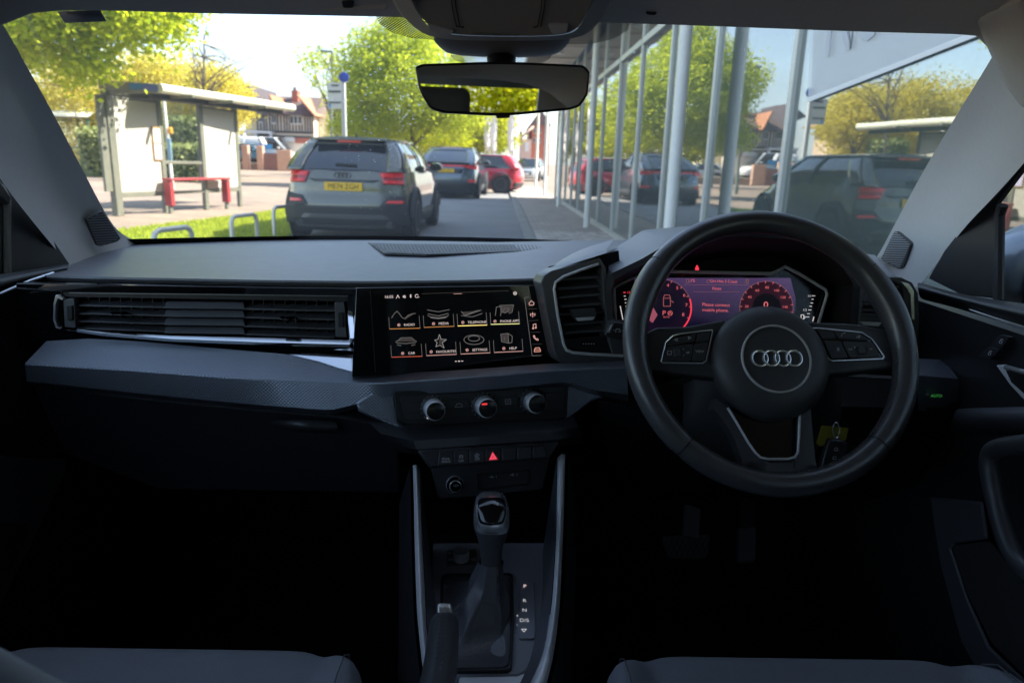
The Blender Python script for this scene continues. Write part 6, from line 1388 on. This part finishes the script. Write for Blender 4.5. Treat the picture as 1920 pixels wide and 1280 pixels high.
# right-hand vent
RV = Plane(atY(1655, 570, 1.03), (-.12, -.98, .08))
rv = part('air_vent')
hole_plate('surround', [(1606, 524), (1640, 520), (1690, 520), (1711, 530), (1722, 550), (1724, 600), (1720, 660), (1660, 655), (1600, 640)], [(1602, 530), (1640, 526), (1676, 528), (1690, 536), (1694, 552), (1696, 600), (1694, 622), (1660, 620), (1606, 616)], RV, .03, mat('vent_surround_dark', (.030, .031, .034), .4), rv, bevel=.004)
MB().prism([RV.at(x, y, .003) for x, y in [(1688, 527), (1705, 532), (1714, 545), (1716, 600), (1709, 600), (1706, 552), (1700, 541)]], -RV.n*.004).build('chrome_corner', mat('corner_silver', (.62, .64, .68), .22, .9), rv, bevel=.001)
MB().prism([RV.at(x, y, -.05) for x, y in [(1608, 528), (1700, 528), (1712, 640), (1605, 640)]], -RV.n*.004).build('cavity', M_DEEP, rv)
for k in range(6): slat(RV, (1600, 536+k*15), (1697, 538+k*15), 4.2, .025, M_SLAT, rv, h=-.006, tilt=.35)
MB().prism([RV.at(x, y, .006) for x, y in [(1606, 586), (1656, 590), (1660, 606), (1650, 612), (1616, 608)]], -RV.n*.012).build('vent_tab', MATS['tab_dark'], rv, bevel=.001)
MB().prism([RV.at(x, y, .008) for x, y in [(1612, 603), (1653, 605), (1648, 612), (1617, 610)]], -RV.n*.006).build('vent_tab_edge', M_SAT, rv, bevel=.0005)
# ---------------------------------------------------------------- instrument cluster
IC = Plane(atY(1345, 570, 1.062), (0, -.97, .24))
ic = part('instrument_cluster')
sil = [(1154, 612), (1151, 541), (1158, 535), (1200, 514), (1225, 510), (1262, 509), (1350, 511), (1445, 513), (1454, 510), (1472, 500), (1500, 514), (1548, 543), (1551, 552), (1534, 608)]
plate('backing', [(1158, 505), (1225, 478), (1530, 478), (1585, 505), (1585, 680), (1165, 680)], IC.up(-.02), .004, M_DEEP, ic)
plate('screen', sil+[(1520, 665), (1170, 665)], IC, .01, mat('cluster_glass', (.006, .006, .010), .12, spec=.5), ic)
MB().tube([IC.at(x, y, .006) for x, y in sil], .0026, 8).build('silver_frame', mat('cluster_silver', (.85, .85, .83), .35, .1), ic)
E_R = emis('cluster_red', (1, .19, .22), .62); E_RB = emis('cluster_red_bright', (1, .05, .09), .9); E_RD = emis('cluster_dim', (.85, .35, .42), .20); E_BLU = emis('cluster_glow', (.10, .06, .22), .18); E_WM = emis('cluster_white', (.9, .86, .86), .6); E_MAR = emis('cluster_maroon', (.45, .07, .14), .16)
# the lit picture area: dusky violet field with darker foot
def gradmat(name, pl, y0, y1, c0, c1):
    m = bpy.data.materials.new(name); m.use_nodes = True; t = m.node_tree; b = t.nodes['Principled BSDF']; b.inputs['Base Color'].default_value = (.005, .005, .008, 1); b.inputs['Roughness'].default_value = .15
    g = t.nodes.new('ShaderNodeTexCoord'); sx = t.nodes.new('ShaderNodeSeparateXYZ'); mr = t.nodes.new('ShaderNodeMapRange'); cr = t.nodes.new('ShaderNodeValToRGB')
    cr.color_ramp.elements[0].color = (*c0, 1); cr.color_ramp.elements[1].color = (*c1, 1)
    t.links.new(g.outputs['Generated'], sx.inputs[0]); t.links.new(sx.outputs['Z'], mr.inputs[0]); mr.inputs[1].default_value = y0; mr.inputs[2].default_value = y1
    t.links.new(mr.outputs[0], cr.inputs[0]); t.links.new(cr.outputs[0], b.inputs['Emission Color']); b.inputs['Emission Strength'].default_value = 1
    return m
M_PIC = gradmat('cluster_picture', IC, .25, .95, (.0008, .0008, .0035), (.016, .009, .026))
MB().add([IC.at(x, y, .0006) for x, y in [(1190, 521), (1482, 521), (1492, 560), (1488, 640), (1200, 640), (1186, 560)]], [list(range(6))]).build('picture', M_PIC, ic, smooth=False)
ICt = IC.up(.0012)
def disc(name, x, y, r_, m, parent, h=0., ry=None): return MB().add([ICt.at(a, b, h) for a, b in circ(x, y, r_, 0, 360, 36, ry)[:-1]], [list(range(36))]).build(name, m, parent, smooth=False)
disc('dial_face', 1243, 577, 52, emis('dial_navy', (.08, .03, .13), .09), ic); disc('dial_core', 1243, 577, 33, emis('dial_core', (.03, .02, .08), .12), ic, .0003)
disc('dial_face', 1437, 577, 49, emis('dial_maroon', (.16, .03, .08), .13), ic); disc('dial_core', 1437, 577, 27, emis('dial_core2', (.015, .008, .03), .1), ic, .0003)
strip('dial_arc', ICt, circ(1243, 577, 53, 20, 120, 18), .9, E_RD, ic, h=.0006); strip('red_arc', ICt, circ(1243, 577, 53, -42, 18, 14), 2.6, E_RB, ic, h=.0006)
strip('dial_arc', ICt, circ(1437, 577, 50, -20, 200, 40), .9, E_RD, ic, h=.0006)
strip('dial_ticks', ICt, [[(1437+46*math.cos(R(a)), 577-46*math.sin(R(a))), (1437+50*math.cos(R(a)), 577-50*math.sin(R(a)))] for a in range(-10, 200, 17)], 1.0, E_R, ic, h=.0007)
strip('dial_ticks', ICt, [[(1243+49*math.cos(R(a)), 577-49*math.sin(R(a))), (1243+53*math.cos(R(a)), 577-53*math.sin(R(a)))] for a in (72, 48, 25, 2, -22)], 1.0, E_R, ic, h=.0007)
for s, x, y, h_ in (('4', 1252.5, 535, 6), ('5', 1270, 540, 6), ('6', 1283, 553.5, 6), ('7', 1287, 572, 6), ('8', 1281, 590, 6), ('P', 1245, 587, 8.5), ('AUTO', 1249.5, 594.5, 3), ('75', 1299, 526.5, 5.5), ('Grt Hits S Coast', 1357, 527.5, 5.2), ('Note', 1344, 541, 5.6), ('Please connect', 1342.5, 571.5, 6), ('mobile phone.', 1341.5, 581.5, 6),
                  ('20', 1400, 574.5, 4.6), ('40', 1405.5, 557, 4.6), ('60', 1420, 544.5, 4.6), ('80', 1438.5, 539, 4.6), ('100', 1456, 544.7, 4.6), ('120', 1468, 557.5, 4.6), ('140', 1472, 575.6, 4.6), ('MPH', 1435.5, 582.5, 2.6)):
    txt('readout', s, x, y, h_, ICt, E_R, ic, h=.0008, sx=1.12 if len(s) < 4 else 1.0)
txt('speed_readout', '0', 1436, 571.6, 11, ICt, emis('cluster_speed', (1, .22, .25), .75), ic, h=.0008, sx=1.2)
strip('status_symbol', ICt, [circ(1256.5, 587, 4.2, 0, 360, 12), [(1254, 589), (1256.5, 584.5), (1259, 589)]], .9, E_R, ic, h=.0008)
strip('fuel_symbol', ICt, [[(1287, 530), (1287, 523.5), (1291.5, 523.5), (1291.5, 530), (1287, 530)], [(1292, 525), (1294, 527), (1294, 530)]], .9, E_RD, ic, h=.0008); strip('radio_symbol', ICt, [circ(1328, 527.5, 3, 0, 300, 8)], .9, E_RD, ic, h=.0008)
strip('seat_symbol', ICt, [[(1399, 524), (1403, 524), (1403, 531), (1399, 531), (1399, 524)]], .9, emis('cluster_amber', (.6, .3, .1), .3), ic, h=.0008)
strip('header_line', ICt, [[(1282, 534), (1405, 534)], [(1300, 547), (1387, 547)]], .6, E_RD, ic, h=.0008)
strip('car_symbol', ICt, [[(1244, 574), (1244, 558), (1246, 553), (1255, 553), (1257, 558), (1257, 574), (1244, 574)], [(1245, 559), (1256, 559)], [(1257, 563), (1263, 567)]], 1.3, emis('cluster_car', (.8, .2, .22), .35), ic, h=.0008)
MB().add([ICt.at(x, y, .0006) for x, y in [(1219, 602), (1215, 590), (1223, 573), (1233, 590), (1224, 605)]], [list(range(5))]).build('dial_wedge', emis('cluster_wedge', (.75, .18, .28), .38), ic, smooth=False)
txt('fuel_text', '1/1', 1518, 555, 4.2, ICt, E_WM, ic); txt('fuel_text', '1/2', 1509, 581, 4.2, ICt, E_WM, ic)
strip('fuel_ticks', ICt, [[(1523, 554.5), (1528, 554.5)], [(1522, 561), (1525, 561)], [(1520, 568), (1524, 568)], [(1518, 574), (1522, 574)], [(1516, 581), (1521, 581)], [(1514, 588), (1518, 588)], [(1512, 594), (1517, 594)]], 1.3, E_WM, ic)
strip('fuel_pump', ICt, [[(1502, 598), (1502, 590), (1507, 590), (1507, 598), (1502, 598)], [(1507, 592), (1510, 594), (1508, 597)]], 1.1, E_WM, ic)
strip('fuel_level', ICt, [(1524, 602), (1526, 594)], 1.6, E_WM, ic)
txt('temp_text', '120', 1180, 548.5, 4.0, ICt, E_RB, ic); strip('temp_ticks', ICt, [[(1169, 548.3), (1173, 548.3)]], 1.3, E_RB, ic)
strip('temp_ticks', ICt, [[(1170, 555), (1173, 555)], [(1171, 561), (1174.5, 561)], [(1172, 567.5), (1174, 567.5)], [(1173, 574), (1175, 574)]], 1.3, E_WM, ic); strip('temp_level', ICt, [(1163, 574), (1168, 599)], 1.6, E_WM, ic)
WL = IC.up(.0); hp = Plane(atY(1307, 502, 1.035), (0, -1, .25))
strip('seatbelt_lamp', hp, [[(1307, 499), (1307, 506)], [(1304.5, 506), (1305.5, 501)], [(1309.5, 506), (1308.5, 501)]], 2.6, E_RB, ic); strip('seatbelt_lamp', hp, [[(1307, 498), (1307, 499.4)]], 3.0, E_RB, ic)

# ---------------------------------------------------------------- lower dash on the driver's side and column
ld = part('knee_panel')
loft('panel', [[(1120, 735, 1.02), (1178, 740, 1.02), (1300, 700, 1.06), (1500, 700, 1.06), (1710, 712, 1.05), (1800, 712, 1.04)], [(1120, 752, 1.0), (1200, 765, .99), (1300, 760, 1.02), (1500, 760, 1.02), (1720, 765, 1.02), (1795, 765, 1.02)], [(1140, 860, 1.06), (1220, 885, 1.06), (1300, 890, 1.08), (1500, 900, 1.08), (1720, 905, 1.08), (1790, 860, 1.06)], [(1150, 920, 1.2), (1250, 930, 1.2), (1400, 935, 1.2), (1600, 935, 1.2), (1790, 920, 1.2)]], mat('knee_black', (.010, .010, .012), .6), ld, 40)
plate('ledge_edge', [(1545, 701), (1565, 697), (1704, 706), (1705, 713), (1560, 704)], Plane(atY(1625, 705, 1.0), (0, -.7, .7)), .004, mat('ledge_grey', (.09, .092, .10), .45), ld, bevel=.001)
loft('trim_end', [[(1722, 672, 1.08), (1770, 674, 1.09)], [(1720, 703, 1.0), (1797, 710, 1.02)], [(1720, 708, 1.0), (1798, 716, 1.02)], [(1722, 770, 1.02), (1797, 772, 1.03)]], M_TRIM, ld, 8, ang=20)
lpn = Plane(atY(1760, 742, 1.005), (0, -1, .05)); txt('light_switch_text', 'AUTO', 1756, 742, 5.4, lpn, emis('switch_green', (.10, .65, .12), .3), ld, h=.002); strip('light_switch_symbol', lpn, [circ(1739, 741, 3, 0, 180, 8), [(1736, 741), (1742, 741)]], .8, M_MARK, ld, h=.002)
colu = part('steering_column')
WPc = Vector((.345, .86, .935))
loft('shroud', [[(1330, 690, .93), (1400, 660, .93), (1480, 660, .93), (1560, 690, .93)], [(1290, 720, 1.0), (1300, 800, .96), (1440, 860, .95), (1560, 800, .96), (1570, 730, 1.0)], [(1270, 720, 1.1), (1275, 820, 1.08), (1440, 880, 1.08), (1570, 820, 1.08), (1590, 720, 1.1)]], mat('column_black', (.07, .07, .072), .5), colu, 24, cat_=5, sub=1)
stl = part('indicator_stalk')
MB().tube([atY(1330, 660, .97), atY(1240, 640, .965), atY(1180, 624, .955), atY(1150, 618, .95)], [.010, .010, .012, .0125], 12).build('stem', M_BLK, stl)
MB().prism([atY(x, y, .94) for x, y in pxround([(1134, 628), (1142, 608), (1152, 604), (1172, 607), (1172, 632), (1160, 634), (1140, 633)], .2)], (0, .022, 0)).build('tip', mat('stalk_black', (.03, .031, .034), .4), stl, bevel=.003)
MB().prism([atY(x, y, .937) for x, y in ((1139, 624), (1146, 609), (1151, 608), (1145, 625))], (0, .004, 0)).build('tip_button', M_SATD, stl, bevel=.001)
strip('stalk_symbol', Plane(atY(1158, 620, .939), (0, -1, 0)), [[(1154, 622), (1155, 617), (1162, 617), (1163, 622), (1154, 622)], [(1150, 619), (1152, 619)], [(1166, 620), (1168, 620)]], .9, M_MARK, stl)

# ---------------------------------------------------------------- steering wheel
TW = 30.5; WC = Vector((0.343, .852, .938))
# fit was made for a camera at z 1.12; the whole car rides 0.03 higher with this one
wn = Vector((0, -math.cos(R(TW)), math.sin(R(TW)))); WPl = Plane(WC, wn)
sw = part('steering_wheel')
ring = MB(); NR = 120; rws = []
SEAM = (38, 142, 228, 315)
for i in range(NR+1):
    a = 2*math.pi*i/NR; e = WPl.u*math.cos(a)+WPl.v*math.sin(a); deg = math.degrees(a) % 360
    thick = 1.0+.16*math.exp(-((min(abs(deg-25), abs(deg-155)))/16)**2)
    groove = 0
    for sdeg in SEAM: groove += math.exp(-((deg-sdeg)/1.1)**2)*.0012
    row = []
    for k in range(17):
        t = 2*math.pi*k/16; r_ = .0148*thick-groove; row.append(WC+e*(.1699-.002*(thick-1)*4+r_*math.cos(t)*1.0)+wn*r_*1.08*math.sin(t))
    rws.append(row)
rim = ring.grid(rws).build('rim', M_LEATH, sw, ang=70)
for sdeg in SEAM:
    a = R(sdeg); e = WPl.u*math.cos(a)+WPl.v*math.sin(a); MB().tube([WC+e*(.1699+.0150*math.cos(t))+wn*.0162*math.sin(t) for t in np.linspace(0, 2*math.pi, 24, endpoint=False)], .0006, 5, closed=True).build('rim_seam', M_DEEP, rim)
stc = MB()
for i in range(150):   # stitching along the inside of the lower rim
    a = 2*math.pi*i/150; deg = math.degrees(a)
    if 40 < deg < 140: continue
    e = WPl.u*math.cos(a)+WPl.v*math.sin(a); tng = -WPl.u*math.sin(a)+WPl.v*math.cos(a); c = WC+e*(.1699-.0144)+wn*.006; stc.bar(c-tng*.002, c+tng*.002+e*.0012, .0009, .0009)
stc.build('stitching', mat('wheel_stitch', (.055, .055, .06), .7), rim, smooth=False)
def wplate(name, pts, th, m, h, bevel=.003, parent=None, r_=.2, seg=3): return plate(name, pxround(pts, r_), WPl, th, m, parent or sw, bevel=bevel, h=h, seg=seg)
M_SPK = mat('spoke_black', (.06, .061, .066), .42, spec=.55, bump=(500, .15, .0005))
sl_ = wplate('spoke', [(1192, 640), (1214, 622), (1232, 613), (1290, 611), (1360, 598), (1400, 620), (1400, 700), (1345, 709), (1225, 694), (1200, 690)], .022, M_SPK, -.006, .006)
sr_ = wplate('spoke', [(1700, 650), (1680, 632), (1655, 616), (1600, 606), (1515, 602), (1480, 620), (1480, 700), (1540, 706), (1670, 690), (1690, 684)], .022, M_SPK, -.006, .006)
def cr6(p): return [(1180+x/3.692, 560+y/3.692) for x, y in p]
def pod(outline, btns, parent):
    o = plate('switch_pod', pxround(cr6(outline), .12), WPl, .006, M_GLOSS, sw, bevel=.001, h=-.003)
    MB().tube([WPl.at(x, y, -.002) for x, y in pxround(cr6(outline), .12)], .0011, 8, closed=True).build('pod_outline', M_CHRI, o)
    for b in btns: plate('button', pxround(cr6(b), .12), WPl, .005, mat('wheel_key', (.05, .051, .057), .38), o, bevel=.0009, h=.0)
    return o
po1 = pod([(218, 432), (250, 300), (300, 255), (340, 245), (572, 215), (577, 230), (530, 430), (510, 445), (232, 442)], [[(272, 298), (310, 272), (462, 244), (452, 290), (262, 322)], [(475, 242), (562, 228), (548, 288), (462, 298)], [(258, 332), (443, 312), (425, 428), (232, 428)], [(452, 310), (544, 302), (524, 428), (434, 430)]], sl_)
po2 = pod([(1245, 208), (1300, 205), (1610, 235), (1680, 280), (1762, 400), (1752, 416), (1402, 430), (1382, 418)], [[(1300, 220), (1408, 227), (1436, 272), (1337, 274)], [(1418, 228), (1600, 242), (1664, 286), (1450, 274)], [(1345, 286), (1463, 292), (1517, 408), (1400, 416)], [(1476, 293), (1686, 300), (1740, 396), (1531, 408)]], sr_)
WT = WPl.up(.0006)
strip('key_symbol', WT, [cr6(l) for l in ([(312, 284), (332, 275), (334, 292), (312, 284)], [(408, 263), (428, 270), (410, 280), (408, 263)], [(265, 362), (292, 362), (290, 386), (264, 386), (265, 362)], [(392, 372), (412, 366), (412, 376), (398, 378)], [(370, 350), (378, 345)], [(372, 394), (380, 388)])], .8, M_MARK, po1)
txt('key_text', 'VIEW', *cr6([(487, 365)])[0], 4.6, WT, M_MARK, po1)
strip('key_symbol', WT, [cr6(l) for l in ([(1468, 262), (1470, 248), (1482, 238), (1498, 238)], [(1572, 270), (1580, 260)], [(1590, 275), (1588, 255), (1600, 262)], [(1436, 340), (1456, 358)], [(1456, 340), (1436, 358)], [(1446, 336), (1446, 362)], [(1520, 345), (1530, 350), (1520, 355)], [(1535, 345), (1545, 350), (1535, 355)], [(1680, 343), (1670, 349), (1680, 354)], [(1664, 343), (1664, 354)], [(1560, 330), (1560, 340)], [(1555, 335), (1566, 335)])], .8, M_MARK, po2)
for c_ in ([(305, 345), (352, 340), (360, 400), (312, 404)], [(1588, 322), (1640, 322), (1648, 380), (1594, 382)]):
    plate('thumbwheel', pxround(cr6(c_), .2), WPl, .006, M_SPK, sw, h=.004, bevel=.002)
# lower twin spoke with silver frame
wplate('lower_spoke', [(1340, 745), (1372, 768), (1402, 824), (1424, 856), (1440, 866), (1420, 905), (1392, 892), (1392, 862), (1374, 815), (1350, 780), (1336, 765)], .02, M_SPK, -.006, .005, r_=.15)
wplate('lower_spoke', [(1498, 745), (1518, 740), (1524, 810), (1530, 866), (1532, 894), (1490, 905), (1484, 866), (1497, 850)], .02, M_SPK, -.006, .005, r_=.15)
wplate('lower_bridge', [(1392, 862), (1428, 858), (1445, 864), (1480, 864), (1500, 858), (1532, 866), (1536, 896), (1460, 912), (1388, 896)], .02, M_SPK, -.006, .004, r_=.15)
MB().tube([WPl.at(x, y, -.004) for x, y in [(1364, 764), (1380, 790), (1402, 828), (1416, 848), (1426, 857), (1440, 860), (1478, 860), (1490, 857), (1496, 848), (1498, 820), (1500, 764)]], .0016, 8).build('spoke_trim', M_SAT, sw)
plate('spoke_insert', [(1366, 764), (1382, 792), (1404, 830), (1428, 856), (1444, 858), (1476, 858), (1492, 852), (1497, 820), (1499, 764)], WPl, .004, M_GLOSS, sw, h=-.014)
# airbag boss
hs = WPl.scale(1439, 682); ho = WPl.at(1439, 682, -.012); prof = []
for t in np.linspace(0, 1, 14): a = t*math.pi/2; prof.append((.0735*math.cos(a)**.62 if t < 1 else .004, .006+.026*math.sin(a)))
boss = MB().lathe(ho, wn, [(.070, -.012), (.0735, .0)]+prof[1:], 64).build('airbag_cover', mat('airbag_black', (.07, .071, .077), .48, spec=.5, bump=(600, .25, .0006)), sw, ang=60)
def onboss(px, py, r_, th, prof_, name, m, n=56):
    p = WPl.at(px, py, .0145); s = (p-CAM).dot(fwd)/F; return p, s
p_, s_ = onboss(1456, 672, 65, 0, 0, '', None)
bc = Plane(p_, wn)
MB().lathe(bc.at(1456, 672, .004), wn, [(66.5*s_, -.010), (66.5*s_, .0), (65.4*s_, .0016), (62.8*s_, .0016), (61.8*s_, .0), (61.8*s_, -.008)], 72).build('emblem_ring', mat('ring_silver', (.85, .85, .86), .25, .35), boss, ang=50)
MB().lathe(bc.at(1456, 672, .004), wn, [(61.6*s_, -.008), (61.6*s_, -.001), (40*s_, .0005), (1*s_, .001)], 64).build('emblem_disc', mat('emblem_black', (.055, .056, .063), .45, bump=(600, .15, .0005)), boss, ang=50)
for k, x in enumerate((1424.2, 1445.4, 1466.7, 1488)):
    c_ = bc.at(x, 671.5, .0062); rr = 14.6*s_
    MB().tube([c_+(bc.u*math.cos(t)+bc.v*math.sin(t))*rr+wn*(.0006*(k % 2)) for t in np.linspace(0, 2*math.pi, 40, endpoint=False)], .00155, 8, closed=True).build('ring', M_CHRI, boss)
txt('airbag_text', 'AIRBAG', 1466, 744, 5.5, WPl.up(.006), mat('airbag_ink', (.010, .010, .011), .6), boss, h=.002)
# ---------------------------------------------------------------- ignition key (hangs from the column)
kl = atY(1567, 820, .93)
key = thing('car_key', 'black car key with yellow tag hanging below the steering wheel', 'key', kl)
KP = Plane(kl, (.1, -1, .2))
MB().tube([KP.at(x, y, .002) for x, y in circ(1568, 806, 6, 0, 360, 20, 14)[:-1]], .0011, 6, closed=True).build('key_ring', M_CHRI, key)
plate('tag', [(1541, 797), (1591, 802), (1586, 825), (1572, 830), (1536, 836), (1531, 830)], KP, .0008, mat('tag_yellow', (.42, .38, .03), .6), key, h=-.004)
plate('fob', pxround([(1558, 822), (1580, 824), (1592, 832), (1585, 872), (1576, 888), (1540, 880), (1548, 850)], .25), KP, .012, mat('fob_black', (.025, .0255, .028), .4), key, h=.008, bevel=.003)
for y, s_q in ((842, 0), (858, 1), (868, 2)): strip('fob_symbol', KP, [circ(1568-(y-842)*.2, y, 3, 0, 300, 8), [(1564-(y-842)*.2, y+2), (1572-(y-842)*.2, y+2)]], .9, M_MARK, key, h=.0085)
# ---------------------------------------------------------------- rear-view mirror and overhead console
MPx = atY(943, 168, .885)
hitp = atY(985, 195, .885); tgt = Vector((.41, -1.08, 1.235))
mn = ((CAM-hitp).normalized()+(tgt-hitp).normalized()).normalized(); MR = Plane(MPx, mn)
rm = part('rear_view_mirror')
mpts = pxround([(778, 126), (790, 120), (942, 115), (1095, 122), (1107, 134), (1103, 178), (1088, 200), (1070, 206), (945, 218), (830, 212), (806, 204), (786, 170)], .3, 3)
plate('housing', mpts, MR, .022, mat('mirror_black', (.008, .008, .009), .35), rm, bevel=.005, seg=3)
cx, cy_ = 943, 167
plate('glass', [(cx+(x-cx)*.972, cy_+(y-cy_)*.90) for x, y in mpts], MR, .002, mat('mirror_silver', (.74, .76, .75), .0, 1.0), rm, h=.0018)
plate('mirror_tab', pxround([(930, 216), (956, 215), (956, 221), (932, 222)], .3), MR, .01, M_BLK, rm, h=-.004, bevel=.001)
MB().tube([MR.at(940, 140, -.02), MR.at(940, 115, -.05), atY(940, 95, 1.0)], [.016, .018, .02], 14).build('arm', mat('arm_black', (.008, .008, .009), .5), rm)
oc = part('overhead_console')
M_OC = mat('console_grey', (.27, .265, .255), .65, bump=(900, .2, .0005)); M_OC2 = mat('console_light', (.40, .39, .37), .75, bump=(1200, .3, .0005))
loft('surround', [[(732, -60, .80), (738, -10, .835), (752, 25, .865), (775, 50, .88), (800, 66, .885), (850, 75, .885), (942, 77, .885), (1030, 76, .885), (1085, 70, .885), (1112, 54, .88), (1132, 28, .865), (1148, -10, .835), (1155, -60, .80)],
                   [(760, -60, .79), (768, -10, .815), (782, 22, .84), (798, 44, .855), (815, 58, .86), (855, 66, .862), (942, 69, .862), (1030, 68, .862), (1072, 62, .86), (1090, 46, .855), (1104, 22, .84), (1118, -10, .815), (1124, -60, .79)]], M_OC2, oc, 50, cat_=3, ang=60)
loft('shell_back', [[(732, -60, .80), (738, -10, .835), (752, 25, .865), (775, 50, .88), (800, 66, .885), (850, 75, .885), (942, 77, .885), (1030, 76, .885), (1085, 70, .885), (1112, 54, .88), (1132, 28, .865), (1148, -10, .835), (1155, -60, .80)],
                     [(722, -60, .86), (728, -10, .90), (742, 18, .95), (775, 40, .98), (800, 50, .99), (850, 58, .99), (942, 60, .99), (1030, 58, .99), (1085, 52, .99), (1120, 40, .98), (1145, 18, .95), (1160, -10, .90), (1165, -60, .86)]], M_OC2, oc, 50, cat_=3, ang=60)
OCP = Plane(atY(942, 66, .861), (0, -.66, -.75))
plate('panel', [(p.x, p.y) for p in catmull([(770, -60, 0), (776, -5, 0), (786, 22, 0), (801, 45, 0), (818, 57, 0), (860, 65, 0), (942, 68, 0), (1026, 67, 0), (1068, 61, 0), (1088, 45, 0), (1100, 22, 0), (1112, -5, 0), (1116, -60, 0)], 3)], OCP, .006, M_OC, oc, h=-.001)
for l in ([(844, -20), (848, 15), (856, 50), (870, 52)], [(851, -20), (855, 15), (862, 48)], [(1024, -20), (1020, 20), (1014, 50)], [(1018, -20), (1014, 20), (1008, 50), (1000, 52)]): strip('lamp_gap', OCP, l, 1.6, M_DEEP, oc, h=.0006)
plate('reading_lamp', pxround([(802, 47), (850, 58), (845, 66), (815, 62), (806, 57)], .2), OCP, .004, mat('lamp_lens', (.55, .57, .60), .12, coat=.5), oc, h=.0022, bevel=.001)
plate('reading_lamp', pxround([(1027, 47), (1066, 47), (1062, 62), (1040, 67), (1032, 60)], .2), OCP, .004, MATS['lamp_lens'], oc, h=.0022, bevel=.001)
txt('airbag_notice', 'PASSENGER AIR BAG  OFF    ON', 930, 64.5, 4.2, OCP, mat('notice_ink', (.02, .02, .02), .6), oc, h=.0016)
loft('sensor_pod', [[(808, 70, .90), (942, 72, .895), (1072, 72, .90)], [(822, 88, .925), (850, 98, .915), (942, 102, .91), (1040, 100, .915), (1062, 88, .925)], [(840, 102, .96), (870, 108, .945), (942, 111, .94), (1015, 110, .945), (1045, 103, .96)], [(850, 100, 1.02), (942, 104, 1.02), (1035, 100, 1.02)]], mat('pod_grey', (.17, .175, .185), .5), oc, 24, cat_=3, sub=1)
# ---------------------------------------------------------------- rain beads and specks on the windscreen
def bead_mat():
    m = bpy.data.materials.new('rain_bead'); m.use_nodes = True; t = m.node_tree; t.nodes.clear()
    o = t.nodes.new('ShaderNodeOutputMaterial'); mx = t.nodes.new('ShaderNodeMixShader'); tr = t.nodes.new('ShaderNodeBsdfTransparent'); tl = t.nodes.new('ShaderNodeBsdfTranslucent'); tl.inputs[0].default_value = (.9, .9, .9, 1)
    mx.inputs[0].default_value = .55; t.links.new(tr.outputs[0], mx.inputs[1]); t.links.new(tl.outputs[0], mx.inputs[2]); t.links.new(mx.outputs[0], o.inputs[0]); return m
dm = MB(); dn = Vector((0, .42, .9)).normalized(); da = Vector((1, 0, 0)); db = dn.cross(da)
def bead(px, py, r_):
    c = onglass(px, py, .003); n = 7; base = len(dm.v)
    dm.v += [c+(da*math.cos(2*math.pi*k/n)+db*math.sin(2*math.pi*k/n))*r_ for k in range(n)]+[c+dn*r_*.6]
    dm.f += [[base+k, base+(k+1) % n, base+n] for k in range(n)]
for _ in range(150):
    x = rng.gauss(735, 60); y = rng.gauss(170, 60)
    if 590 < x < 860 and 70 < y < 270: bead(x, y, rng.uniform(.0009, .0024))
for _ in range(60): bead(rng.uniform(640, 830), rng.uniform(270, 430), rng.uniform(.0006, .0013))
for _ in range(70): bead(rng.uniform(1050, 1420), rng.uniform(90, 420), rng.uniform(.0007, .0018))
for _ in range(60): bead(rng.uniform(230, 760), rng.uniform(180, 440), rng.uniform(.0004, .0008))
o = dm.build('rain_beads', bead_mat(), None); o['kind'] = 'stuff'; o['label'] = 'tiny dried rain beads scattered over the windscreen'; o['category'] = 'droplets'
bpy.context.view_layer.update()
